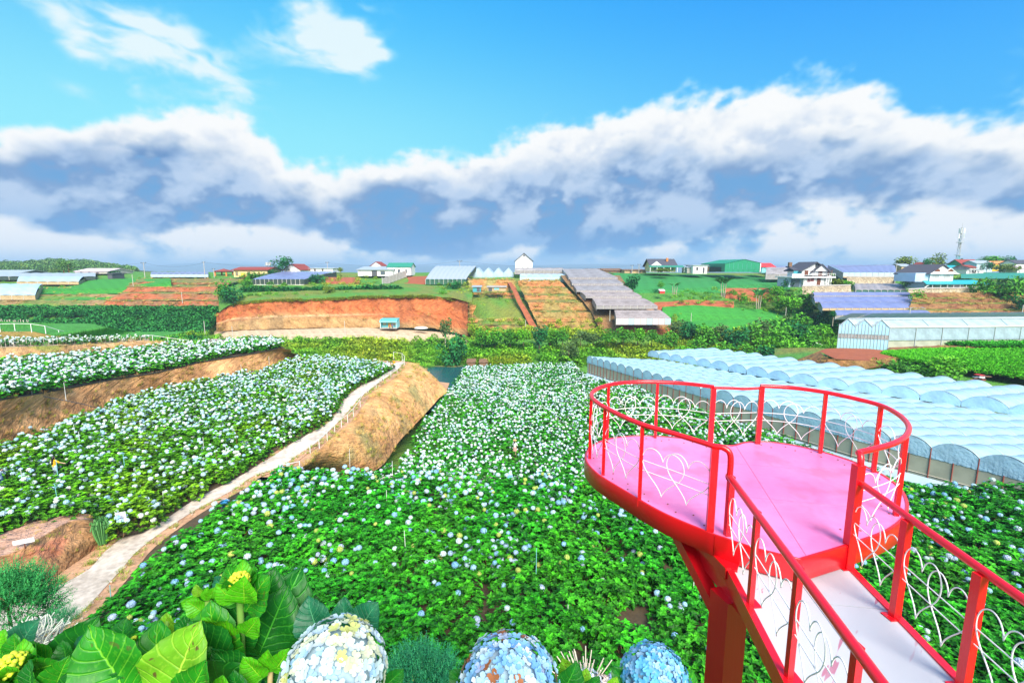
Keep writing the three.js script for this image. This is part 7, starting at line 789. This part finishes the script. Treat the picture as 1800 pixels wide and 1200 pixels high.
{ const r = rng(91); const st = [[213, 768, .5, .9], [125, 738, .5, .9], [52, 760, .5, 1.1, 1], [141, 790, .5, 1.6], [133, 778, .5, 1.7], [358, 806, .2, 1.9], [417, 795, .2, 1.9, 2], [383, 833, .1, 2.0, 2], [400, 818, .1, 1.6], [288, 895, .1, 1.3], [103, 852, .6, 1.9, 1], [220, 835, .4, 1.8, 1], [103, 897, 1, 1.8, 1], [126, 905, 1, 1.0], [40, 860, .9, 1.6], [425, 656, 2, 1.2], [473, 640, 2, 1.2], [500, 690, .3, 1.6], [530, 755, .2, 1.6], [745, 840, 0, 1.7], [813, 866, 0, 1.7], [680, 905, 0, 1.7], [615, 832, -3, 2.4], [814, 852, 0, 1.7], [1022, 856, -3, 2], [690, 850, 0, 1.8], [1218, 1050, 0, 2.2], [942, 1027, 0, 2.0, 1], [714, 985, 0, 1.8], [1000, 1105, 0, 1.2], [197, 1085, 0, 1.6, 1], [115, 700, 4, 1.5], [55, 690, 4.5, 1.6], [40, 680, 4.6, 1.4], [304, 632, 3.4, 1.3], [200, 652, 3.8, 1.3]]; const nm = ['white', 'teal', 'brown'];
  st.forEach(([x, y, yy, h, k = 0]) => { const p = onY(x, y, yy); const t = thing('garden_stake', `thin ${nm[k]} stake standing among the hydrangeas`, 'stake', p, 0, `thin ${nm[k]} stakes among the hydrangeas`); part('shaft', bar([0, -.2, 0], [(r() - .5) * .15, h, (r() - .5) * .1], .022, 5, .016), [M.white, M.lightTeal, M.brownFrame][k], t); part('tip', box(.05, .05, .05, 0, .02, 0), M.stake, t); });
  for (let i = 0; i < 34; i++) { const px = 2 + i * 7.6 + r() * 2, y = interp([[0, 6.5], [100, 6], [200, 5.1], [262, 4.8]], px), p = onY(px, interp([[0, 610], [100, 606], [200, 601.5], [262, 598]], px), y); const t = thing('bed_stake', 'short pale stake in the row along the highest flower strip', 'stake', [p[0], p[1], p[2] + .1], 0, 'short pale stakes along the highest flower strip'); part('shaft', bar([0, -.1, 0], [(r() - .5) * .06, .9 + .2 * r(), 0], .03, 5), M.stake, t); } }
function signBoard(label, px, py, y, w, h, tilt, o) { const p = onY(px, py, y), t = thing('sign', label, 'sign', p, o.turn || 0); part('stake', bar([0, -.1, 0], [0, o.up + h * .5, -.02], .025, 6), M.brownFrame, t); const b = part('board', box(w, h, .03, 0, 0, 0), M.white, t); b.position.set(0, o.up, .02); b.rotation.set(-.15, 0, tilt); const g = [], r = rng(px); for (let l = 0; l < o.lines; l++) { let x = -w * .42; while (x < w * .38) { const k = w * (.05 + .08 * r()); g.push(box(Math.min(k, w * .42 - x), h * .1, .004, x + k / 2, h * (.28 - .6 * l / Math.max(1, o.lines - 1 || 1) * .9), .018)); x += k + w * .03; } } if (g.length) { const m = part('lettering', g, o.ink, b); m.userData.kind = 'stuff'; } return t; }
signBoard('small tilted white sign with rows of small violet lettering at the path edge', 216, 938, .2, .62, .46, .18, { up: 1.15, lines: 3, ink: std([.35, .12, .45]) });
signBoard('long low white sign with one line of dark lettering on the earth mound', 43, 962, 1.75, .95, .22, .12, { up: .35, lines: 1, ink: M.darkGrey, turn: .2 });
{ const a = onY(180, 955, .1), t = thing('cactus_shrub', 'upright pale green shrub of drooping ribbed stems beside the small sign', 'shrub', a), r = rng(17); const ms = [std([.07, .26, .06]), std([.11, .32, .09]), std([.05, .20, .05])]; for (let i = 0; i < 70; i++) { const an = r() * 6.28, q = Math.sqrt(r()) * .42, h = 1.75 * (1 - .35 * q) * (.8 + .25 * r()); part('stem', tube([[Math.cos(an) * q * .5, 0, Math.sin(an) * q * .5], [Math.cos(an) * q, h * .6, Math.sin(an) * q], [Math.cos(an) * q * 1.1, h, Math.sin(an) * q * 1.1], [Math.cos(an) * q * 1.35, h * .82, Math.sin(an) * q * 1.35]], .03, 10, 5), ms[i % 3], t); } }
{ const a = onY(397, 906, 0), t = thing('blue_bucket', 'small blue plastic bucket half hidden by the bushes at the path edge', 'bucket', [a[0], a[1] + .55, a[2]]); const g = new THREE.LatheGeometry([[.0, 0], [.2, 0], [.26, .42], [.28, .42], [.28, .45], [.25, .45], [.19, .03]].map(p => new THREE.Vector2(...p)), 20); part('pail', g, std([.05, .3, .6], { roughness: .4 }), t); part('handle', tube([[-.26, .42, 0], [-.2, .58, 0], [0, .66, 0], [.2, .58, 0], [.26, .42, 0]], .012, 20, 5), M.steel, t); }
{ const a = onY(1722, 668, .3), t = thing('scrap_heap', 'small heap of rusty scrap and red sheets at the crop field edge', 'scrap heap', a), r = rng(5); for (let i = 0; i < 9; i++) part('scrap_sheet', box(.5 + .8 * r(), .06, .4 + .5 * r(), (r() - .5) * 2.2, .1 + .12 * i * .6, (r() - .5) * 1.2, r() * 3), [M.redPaint, M.rust, M.white, M.brownShed][i % 4], t); }
{ const r = rng(29); for (let i = 0; i < 3; i++) { const p = onY(1672 + i * 22, 884 + i * 9, -1.5), t = thing('net_roll', ['leftmost', 'middle', 'rightmost'][i] + ' dark green net bundle lying at the foot of the arched greenhouse wall', 'net bundle', p, -.5); const g = new THREE.CylinderGeometry(.28, .32, 2.2, 12, 6); g.rotateZ(Math.PI / 2); const q = g.attributes.position; for (let k = 0; k < q.count; k++) { const f = 1 + .25 * (noise3(q.getX(k) * 3, q.getY(k) * 5, q.getZ(k) * 5 + i) - .5); q.setY(k, q.getY(k) * f + .28); q.setZ(k, q.getZ(k) * f); } g.computeVertexNormals(); part('bundle', g, M.netDark, t); part('tie', [bar([-.4, .28, -.3], [-.4, .28, .3], .03, 5)], M.stake, t); } }

// ================= THE FOREGROUND HYDRANGEA BUSHES =================
const RIGHT = new THREE.Vector3(1, 0, 0), CUP = new THREE.Vector3(0, CP, -SP), BACK = new THREE.Vector3(0, SP, CP); // the slope's own axes where the photographer stands
const near3 = (px, py, t) => new THREE.Vector3(0, EYE, 0).addScaledVector(RIGHT, (px - 900) / F * t).addScaledVector(CUP, -(py - 600) / F * t).addScaledVector(BACK, -t);
const leafMaps = [[[.018, .24, .010], [.18, .56, .03]], [[.006, .13, .012], [.06, .38, .03]], [[.07, .42, .006], [.32, .72, .03]], [[.010, .13, .06], [.08, .34, .16]], [[.15, .42, .015], [.44, .70, .07]]].map(([b, v], idx) => { const n = 256, d = new Uint8Array(n * n * 4), to = c => 255 * (c <= 0.0031308 ? 12.92 * c : 1.055 * Math.pow(c, 1 / 2.4) - .055);
  for (let j = 0; j < n; j++) for (let i = 0; i < n; i++) { const x = i / n * 2 - 1, y = j / n; const ax = Math.abs(x); const mid = sstep(.035, .012, ax * (1.1 - .5 * y)); const ph = (y - ax * .30) * 7.5; const fr = Math.abs(ph - Math.round(ph)); const side = sstep(.10, .03, fr) * (1 - ax * .4); const net = tfbm(i / n, j / n, 24, 3, 130); const tone = tfbm(i / n, j / n, 4, 4, 140); let t = Math.min(1, mid + side * .55 + sstep(.62, .7, net) * .18); const g = .5 + .95 * tone; let c = [0, 1, 2].map(k => mix(b[k] * g, v[k], t)); if (idx === 4 || idx === 0) { const sp = sstep(.70, .76, tfbm(i / n, j / n, 9, 3, 150 + idx * 9)) * (idx === 4 ? .9 : .5); c = cmix(c, [.10, .05, .02], sp); } const q = (j * n + i) * 4; for (let k = 0; k < 3; k++) d[q + k] = Math.min(255, to(c[k])); d[q + 3] = 255; }
  const t = new THREE.DataTexture(d, n, n, THREE.RGBAFormat); t.colorSpace = THREE.SRGBColorSpace; t.magFilter = THREE.LinearFilter; t.minFilter = THREE.LinearMipmapLinearFilter; t.generateMipmaps = true; t.needsUpdate = true; return t; });
const leafVein = dataTex(256, (x, y) => { const ax = Math.abs(x * 2 - 1), ph = (y - ax * .3) * 7.5, fr = Math.abs(ph - Math.round(ph)); const v = 1 - sstep(.16, .0, fr) * .6 - sstep(.06, 0, ax) * .6 + .15 * tfbm(x, y, 24, 3, 160); return [v * .7, v * .7, v * .7]; }, 1);
const leafMats = leafMaps.map(m => new THREE.MeshPhysicalMaterial({ map: m, bumpMap: leafVein, bumpScale: .0035, roughness: .45, specularIntensity: .5, side: THREE.DoubleSide, transmission: .2, thickness: 0 }));
function bigLeafGeo(seed, fat = .74) { const r = rng(seed), nx = 8, ny = 15, rows = []; const droop = .10 + .18 * r(), cup = .08 + .16 * r(), tw = (r() - .5) * .25; for (let j = 0; j <= ny; j++) { const v = j / ny, w = fat / 2 * Math.pow(Math.sin(Math.PI * Math.pow(v, .82)), .72) * (v > .985 ? .2 : 1) + .006; const row = []; for (let i = 0; i <= nx; i++) { const u = i / nx * 2 - 1; const ser = Math.abs(u) > .99 ? .014 * ((j % 2) ? 1 : -.4) : 0; const x = u * (w + ser); const vein = .010 * Math.cos((v - Math.abs(u) * .30) * 7.5 * 6.283) * (1 - Math.abs(u) * .5); row.push([x, v - Math.abs(u) * .03, Math.abs(u) * w * cup * 1.6 - droop * v * v + tw * u * w * v - vein + .022 * Math.sin(v * 8 + u * 3 + seed) + .03 * u * u * Math.sin(v * 13 + seed * 2)]); } rows.push(row); }
  const g = loft(rows); const uv = []; for (let j = 0; j <= ny; j++) for (let i = 0; i <= nx; i++) uv.push(i / nx, j / ny); g.setAttribute('uv', new THREE.Float32BufferAttribute(uv, 2)); return g; }
const bigLeaves = [0, 1, 2, 3, 4].map(i => bigLeafGeo(300 + i, .72 + .06 * i));
// a leaf from base (px,py) running len px at an angle, tipped towards (+) or away from the viewer
function bigLeaf(parent, px, py, t, len, ang, tilt, roll, mat, v = 0) { const b = near3(px, py, t), a = ang * Math.PI / 180; const dir = RIGHT.clone().multiplyScalar(Math.cos(a)).addScaledVector(CUP, Math.sin(a)).multiplyScalar(Math.cos(tilt)).addScaledVector(BACK, Math.sin(tilt)).normalize(); let s = new THREE.Vector3().crossVectors(dir, BACK).normalize(); s.applyAxisAngle(dir, roll); const n = new THREE.Vector3().crossVectors(s, dir).normalize(); const m = part('leaf', bigLeaves[v % 5], leafMats[mat], parent); const L = len / F * t / Math.max(.45, Math.cos(tilt)); m.matrixAutoUpdate = true; const X = new THREE.Matrix4().makeBasis(s, dir, n); m.quaternion.setFromRotationMatrix(X); m.position.copy(b).sub(parent.position); m.scale.setScalar(L); return m; }
const stemMat = std([.16, .34, .05]), woodStem = std([.50, .36, .18]);
function stem(parent, pts, r = .007, mat = stemMat) { return part('stem', tube(pts.map(([x, y, t]) => near3(x, y, t).sub(parent.position).toArray()), r, 20, 7), mat, parent); }
const floretGeo = (() => { const out = []; for (let v = 0; v < 3; v++) { const r = rng(700 + v), rows = []; const L = { p: [], i: [] }; for (let q = 0; q < 4; q++) { const a = q * Math.PI / 2 + (r() - .5) * .25, c = Math.cos(a), s = Math.sin(a), k = .92 + .2 * r(), base = L.p.length / 3; const W = [[0, 0, 0], [.45, .42, .10], [.45, 0, .05], [.45, -.42, .10], [.85, .40, .26], [.9, 0, .16], [.85, -.40, .26], [1.06, .0, .24]]; for (const [x, y, z] of W) L.p.push((x * c - y * s) * k, (x * s + y * c) * k, z * k * (.6 + .5 * r())); for (const f of [[0, 2, 1], [0, 3, 2], [1, 2, 5], [1, 5, 4], [2, 3, 6], [2, 6, 5], [4, 5, 7], [5, 6, 7]]) L.i.push(...f.map(n => n + base)); } const g = new THREE.BufferGeometry(); g.setAttribute('position', new THREE.Float32BufferAttribute(L.p, 3)); g.setAttribute('uv', new THREE.BufferAttribute(new Float32Array(L.p.length / 3 * 2), 2)); g.setIndex(L.i); g.computeVertexNormals(); out.push(g); } return out; })();
const petal = c => new THREE.MeshPhysicalMaterial({ color: new THREE.Color().setRGB(...c), roughness: .7, transmission: .25, thickness: 0, side: THREE.DoubleSide });
function bigHead(parent, px, py, t, rpx, pick, seed, squash = .92) { const c = near3(px, py, t).sub(parent.position), R = rpx / F * t, r = rng(seed); const core = new THREE.IcosahedronGeometry(R * .86, 3); core.scale(1, squash, 1); core.translate(c.x, c.y, c.z); const head = part('flower_head', core, std([.30, .42, .50]), parent); const n = 460; const hidden = [];
  for (let i = 0; i < n; i++) { const y = 1 - (i + .5) / n * 1.75, s = Math.sqrt(1 - y * y), a = i * 2.39996 + r() * .35; const d = new THREE.Vector3(s * Math.cos(a), y, s * Math.sin(a)).add(rvec(r).multiplyScalar(.06)).normalize(); const o = c.clone().add(new THREE.Vector3(d.x, d.y * squash, d.z).multiplyScalar(R * (.93 + .13 * r() + .10 * (noise3(d.x * 2.2 + seed, d.y * 2.2, d.z * 2.2) - .5)))); const nn = d.clone().add(rvec(r).multiplyScalar(.22)).normalize(); const q = new THREE.Quaternion().setFromUnitVectors(new THREE.Vector3(0, 0, 1), nn).multiply(new THREE.Quaternion().setFromAxisAngle(new THREE.Vector3(0, 0, 1), r() * 6.28)); const sc = R * .118 * (.8 + .4 * r()); const view = new THREE.Vector3(0, EYE, 0).sub(parent.position).sub(o).normalize(); if (d.dot(view) < -.25 ) continue; const scr = [px + (o.x - c.x) * F / t, py - (o.y - c.y) * F / t]; if (scr[1] > 1230) continue;
    const m = part('floret', floretGeo[i % 3], pick(r, d), head); m.position.copy(o); m.quaternion.copy(q); m.scale.setScalar(sc); }
  return head; }
const pet = { cream: petal([.62, .65, .46]), pale: petal([.50, .63, .67]), ice: petal([.34, .54, .70]), lime: petal([.54, .57, .18]), lilac: petal([.40, .49, .70]), sky: petal([.22, .47, .72]), deep: petal([.14, .36, .68]), white: petal([.58, .66, .70]), brown: petal([.34, .11, .03]), aqua: petal([.12, .46, .72]), tur: petal([.08, .36, .66]) };
const bushA = thing('foreground_hydrangea', 'large close hydrangea bush with big veined leaves and lime green buds at lower left', 'hydrangea bush', near3(330, 1330, 1.25).toArray());
const bushB = thing('foreground_hydrangea', 'close hydrangea with a big cream and pale blue flower head at lower centre left', 'hydrangea bush', near3(590, 1330, 1.1).toArray());
const bushC = thing('foreground_hydrangea', 'close hydrangea head with pale blue and browned petals at the bottom centre', 'hydrangea bush', near3(885, 1360, 1.15).toArray());
const bushD = thing('foreground_hydrangea', 'close smaller sky blue hydrangea head left of the red column', 'hydrangea bush', near3(1150, 1340, 1.5).toArray());
bigHead(bushB, 588, 1184, 1.05, 86, (r, d) => { const l = noise3(d.x * 2.3 + 4, d.y * 2.3, d.z * 2.3); const x = r(); return l > .5 ? (x < .3 ? pet.lime : x < .75 ? pet.cream : pet.white) : (x < .38 ? pet.pale : x < .5 ? pet.ice : x < .86 ? pet.white : x < .88 ? pet.lilac : pet.cream); }, 41, .98);
bigHead(bushC, 893, 1203, 1.05, 82, (r, d) => { const x = r(), b = noise3(d.x * 2.6, d.y * 2.6 + 2, d.z * 2.6); return b > .56 && x < .2 ? pet.brown : x < .38 ? pet.sky : x < .62 ? pet.ice : x < .84 ? pet.white : x < .93 ? pet.deep : pet.lilac; }, 42, .9);
bigHead(bushD, 1151, 1195, 1.5, 56, (r) => { const x = r(); return x < .38 ? pet.aqua : x < .68 ? pet.sky : x < .88 ? pet.ice : pet.tur; }, 43, .96);
stem(bushB, [[590, 1340, 1.08], [588, 1190, 1.06]], .009); stem(bushC, [[885, 1370, 1.13], [893, 1200, 1.06]], .009); stem(bushD, [[1150, 1350, 1.5], [1151, 1200, 1.5]], .009);
// leaves of the left bush: [base x, base y, depth, length px, angle, tilt, roll, material, shape]
[[446, 1165, 1.26, 165, 62, .0, .3, 1, 3], [400, 1150, 1.27, 120, 118, .05, -.2, 1, 4], [425, 1110, 1.24, 110, 96, -.1, .2, 0, 4], [452, 1100, 1.24, 95, 74, -.05, .3, 1, 2], [398, 1100, 1.22, 80, 132, .2, .2, 0, 1], [386, 1180, 1.16, 120, 96, .2, .2, 0, 2], [490, 1200, 1.22, 130, 82, .0, -.2, 1, 4], [228, 1218, 1.08, 132, 118, .25, .25, 0, 3], [300, 1228, 1.06, 138, 72, .2, -.15, 4, 2], [268, 1225, 1.16, 120, 95, -.1, .2, 0, 1], [345, 1210, 1.12, 118, 22, .35, .2, 1, 4], [330, 1232, 1.0, 90, 60, .5, .1, 0, 0],
[215, 1150, 1.22, 62, 88, .1, .1, 1, 4], [196, 1150, 1.24, 46, 150, .2, .4, 3, 1], [245, 1160, 1.2, 62, 52, .2, -.3, 0, 0], [118, 1168, 1.25, 88, 58, .1, .25, 1, 3], [140, 1160, 1.22, 50, 78, .4, -.5, 3, 0], [120, 1165, 1.2, 40, 105, .2, .2, 1, 2], [90, 1160, 1.2, 56, 148, .3, .2, 0, 2], [28, 1142, 1.25, 58, 60, .1, -.2, 3, 3], [30, 1160, 1.18, 48, 88, .3, .2, 0, 1], [60, 1175, 1.15, 60, 20, .5, .1, 0, 2], [95, 1210, 1.12, 62, 60, .3, .3, 0, 3], [60, 1220, 1.1, 60, 100, .2, -.2, 1, 1], [130, 1230, 1.1, 70, 70, .3, .2, 1, 2], [110, 1190, 1.16, 55, 35, .4, -.2, 3, 4], [155, 1215, 1.14, 66, 110, .2, .2, 3, 0], [180, 1230, 1.08, 60, 55, .3, .2, 1, 3], [10, 1215, 1.12, 66, 70, .3, .1, 0, 4], [-20, 1190, 1.15, 60, 40, .3, .2, 0, 0], [-10, 1150, 1.2, 44, 70, .1, .2, 2, 1],
[405, 1145, 1.2, 92, 75, .15, .15, 1, 3], [415, 1140, 1.16, 62, 128, .35, .2, 0, 2], [418, 1120, 1.15, 68, 150, .3, -.2, 2, 1], [455, 1150, 1.22, 118, 66, .05, .25, 1, 2], [432, 1075, 1.17, 74, 62, .1, -.35, 0, 4], [422, 1062, 1.2, 66, 112, .05, .3, 0, 2], [410, 1050, 1.24, 52, 140, .0, .2, 3, 1], [430, 1060, 1.13, 50, 80, .55, .1, 2, 3], [412, 1058, 1.14, 42, 118, .5, .3, 2, 0], [400, 1085, 1.18, 46, 172, .3, .3, 3, 2], [430, 1115, 1.1, 46, 48, .5, .2, 2, 1], [395, 1165, 1.14, 96, 130, .2, .1, 1, 4], [440, 1190, 1.12, 80, 140, .3, .1, 1, 0],
[352, 1110, 1.22, 48, 165, .2, .2, 1, 3], [350, 1100, 1.25, 40, 195, .2, .1, 3, 0], [358, 1075, 1.2, 34, 135, .4, .3, 2, 2], [352, 1062, 1.2, 30, 165, .4, .2, 2, 1], [362, 1055, 1.2, 24, 80, .3, .2, 2, 0], [350, 1048, 1.2, 22, 100, .3, .2, 4, 1], [368, 1050, 1.2, 20, 60, .3, .2, 2, 3], [285, 1112, 1.3, 32, 175, .2, .4, 3, 0], [292, 1115, 1.3, 38, 85, .2, .3, 4, 1], [300, 1112, 1.3, 26, 50, .3, .2, 4, 0],
[462, 1190, 1.1, 48, 120, .5, .1, 2, 2], [470, 1180, 1.1, 42, 80, .5, .1, 2, 0], [480, 1180, 1.1, 54, 52, .4, .2, 2, 1], [490, 1170, 1.12, 34, 25, .4, .2, 2, 3], [455, 1195, 1.1, 46, 165, .4, .2, 4, 4], [475, 1200, 1.12, 40, -60, .4, .2, 4, 2], [495, 1210, 1.14, 60, 100, .1, .2, 1, 1], [360, 1230, 1.04, 48, 120, .5, .2, 2, 3], [385, 1228, 1.04, 50, 70, .5, .2, 2, 1], [420, 1235, 1.06, 60, 90, .4, .2, 1, 2], [520, 1240, 1.15, 80, 110, .2, .2, 1, 0], [505, 1170, 1.25, 70, 95, -.1, .2, 1, 4]].forEach(a => bigLeaf(bushA, ...a));
for (const [b, l] of [[bushB, [[560, 1120, 1.2, 70, 110, 0, .2, 3, 3], [600, 1105, 1.2, 52, 85, 0, .2, 3, 1], [630, 1110, 1.2, 60, 60, .1, -.3, 3, 4], [620, 1115, 1.22, 55, 35, 0, .2, 1, 2], [545, 1180, 1.12, 60, 150, .2, .2, 1, 0], [670, 1210, 1.1, 50, 40, .2, .1, 1, 2]]], [bushC, [[835, 1215, 1.1, 56, 140, .2, .2, 1, 2], [845, 1228, 1.05, 60, 165, .3, .1, 3, 1], [985, 1225, 1.12, 66, 62, .2, .2, 1, 3], [1010, 1225, 1.15, 56, 40, .3, .2, 1, 1], [1005, 1205, 1.18, 50, 105, .2, .3, 4, 0], [1020, 1215, 1.2, 40, 70, .1, .2, 4, 2]]], [bushD, [[1105, 1215, 1.5, 50, 120, .1, .2, 1, 1], [1200, 1225, 1.5, 46, 60, .1, .2, 0, 3], [1060, 1222, 1.4, 40, 50, .2, .1, 4, 2]]]]) l.forEach(a => bigLeaf(b, ...a));
function bud(parent, px, py, t, rpx) { const c = near3(px, py, t).sub(parent.position), R = rpx / F * t, r = rng(px), g = []; for (let i = 0; i < 46; i++) { const y = 1 - i / 46 * 1.2, s = Math.sqrt(Math.max(0, 1 - y * y)), a = i * 2.4; const q = new THREE.IcosahedronGeometry(R * .19 * (.8 + .4 * r()), 1); q.translate(c.x + s * Math.cos(a) * R * .85, c.y + y * R * .75, c.z + s * Math.sin(a) * R * .85); g.push(q); } const m = part('bud_cluster', g, std([.55, .62, .03], { roughness: .6 }), parent, 'lime green unopened flower cluster'); m.userData.kind = 'stuff'; for (let i = 0; i < 7; i++) { const a = i / 7 * 6.283; const d = new THREE.Vector3(Math.cos(a), .9, Math.sin(a)).normalize(); const s = new THREE.Vector3().crossVectors(d, UP).normalize(), n = new THREE.Vector3().crossVectors(s, d).normalize(); const l = part('young_leaf', bigLeaves[i % 5], leafMats[i % 2 ? 2 : 0], parent); l.quaternion.setFromRotationMatrix(new THREE.Matrix4().makeBasis(s.negate(), d, n.negate())); l.position.set(c.x, c.y - R * .9, c.z); l.scale.setScalar(R * (2.0 + .7 * r())); } return m; }
bud(bushA, 420, 1022, 1.15, 19); bud(bushA, 20, 1172, 1.12, 26); bud(bushA, 235, 1122, 1.17, 5);
stem(bushA, [[420, 1330, 1.25], [425, 1180, 1.2], [421, 1040, 1.16]], .008); stem(bushA, [[362, 1330, 1.25], [366, 1150, 1.22], [364, 1055, 1.2]], .006); stem(bushA, [[472, 1330, 1.15], [474, 1215, 1.12], [476, 1165, 1.11]], .006, woodStem); stem(bushA, [[235, 1330, 1.25], [238, 1200, 1.22], [235, 1130, 1.18]], .006); stem(bushA, [[20, 1330, 1.2], [18, 1190, 1.13]], .007); stem(bushA, [[300, 1330, 1.15], [292, 1230, 1.12]], .006); stem(bushA, [[110, 1330, 1.2], [105, 1190, 1.18]], .006); stem(bushA, [[295, 1330, 1.4], [293, 1130, 1.3], [294, 1090, 1.3]], .005);
{ const r = rng(333); for (let i = 0; i < 46; i++) bigLeaf(bushA, -20 + r() * 540, 1190 + r() * 50, 1.35 + r() * .35, 55 + r() * 40, 40 + r() * 100, -.1 + r() * .6, (r() - .5) * .8, [1, 1, 0, 3][(r() * 4) | 0], (r() * 5) | 0); for (let i = 0; i < 10; i++) bigLeaf(bushB, 520 + r() * 150, 1225 + r() * 30, 1.3 + r() * .2, 55 + r() * 30, 50 + r() * 80, .1 + r() * .4, (r() - .5) * .6, [1, 3][(r() * 2) | 0], (r() * 5) | 0); }
// feathery shrubs and the dry twig bush on the slope below
function feathery(label, px, py, t, rad, dark, light, seed, n = 260) { const c = near3(px, py, t), o = thing('feathery_shrub', label, 'shrub', [c.x, c.y - rad * 1.2, c.z]), r = rng(seed), L = new Leaves(); const A = new THREE.Vector3(0, rad * 1.2, 0); for (let i = 0; i < n; i++) { const d = rvec(r); if (d.y < -.5) d.y = -d.y; d.normalize(); const b = A.clone().addScaledVector(d, rad * (.45 + .4 * r())).add(new THREE.Vector3(0, -rad * .55 + (noise3(d.x * 2, d.y * 2, d.z * 2 + seed) - .5) * rad * .5, 0)); const dir = d.clone().add(new THREE.Vector3(0, .55, 0)).normalize(); const col = cmix(dark, light, r()); for (let k = 0; k < 9; k++) { const f = k / 9; const o2 = b.clone().addScaledVector(dir, rad * .42 * f); const dd = dir.clone().multiplyScalar(.8).add(rvec(r).multiplyScalar(.75)).normalize(); L.blade(o2, dd, rad * .16 * (1.2 - f), rad * .026, cmix(col, light, f * .4)); } } part('foliage', L.geo(), M.leaf, o); part('stem', bar([0, -1.6, 0], [0, rad, 0], .03, 6, .015), M.bark, o); return o; }
feathery('bright green feathery shrub at the left edge below the earth mound', 8, 1040, 5.2, .48, [.01, .14, .04], [.05, .36, .08], 11, 1500);
feathery('dark feathery shrub right of the cream flower head', 735, 1185, 4.2, .42, [.006, .10, .05], [.03, .28, .10], 12, 1100);
feathery('dark feathery shrub behind the left bush beside the dry twigs', 95, 1090, 4.4, .20, [.01, .12, .05], [.05, .28, .10], 14, 420);
{ const c = near3(52, 1115, 3.6), t = thing('twig_bush', 'bush of pale grey bare curling twigs at the lower left', 'shrub', [c.x, c.y - .25, c.z]), r = rng(19), g = []; for (let i = 0; i < 190; i++) { const d = rvec(r); d.y = Math.abs(d.y); const s = new THREE.Vector3(d.x * .10, d.y * .16, d.z * .1); const pts = [s.toArray()]; let p = s.clone(), q = d.clone(); for (let k = 0; k < 4; k++) { q.add(rvec(r).multiplyScalar(.55)).normalize(); p.addScaledVector(q, .055); pts.push(p.toArray()); } g.push(tube(pts, .0045, 8, 4)); } const m = part('twigs', g, std([.50, .52, .46]), t); m.userData.kind = 'stuff'; part('stem', bar([0, -1.2, 0], [0, .1, 0], .02, 6), M.bark, t); }
// dry leaves and flower bunch between the two right heads
{ const c = near3(1030, 1190, 3.2), t = thing('withered_flowers', 'withered pale twigs and flowers between the two right blue heads', 'dry plant', [c.x, c.y - .1, c.z]), r = rng(23), g = []; for (let i = 0; i < 46; i++) { const d = rvec(r); d.y = Math.abs(d.y) + .3; d.normalize(); g.push(bar([0, -.05, 0], d.multiplyScalar(.16 + .12 * r()).toArray(), .004, 4)); } const m = part('twigs', g, std([.62, .54, .44]), t); m.userData.kind = 'stuff'; for (let i = 0; i < 4; i++) { const h = part('flower_head', headGeo(800 + i, 60, 4), std([[.55, .62, .85], [.62, .70, .82], [.72, .62, .55], [.5, .6, .85]][i], { vertexColors: true }), t); h.position.set(-.1 + .11 * i, .05 + .05 * (i % 2), .05); h.scale.setScalar(.85); } }
scene.fog = new THREE.FogExp2(new THREE.Color().setRGB(.50, .72, .96), 0.00030);
renderer.render(scene, camera);
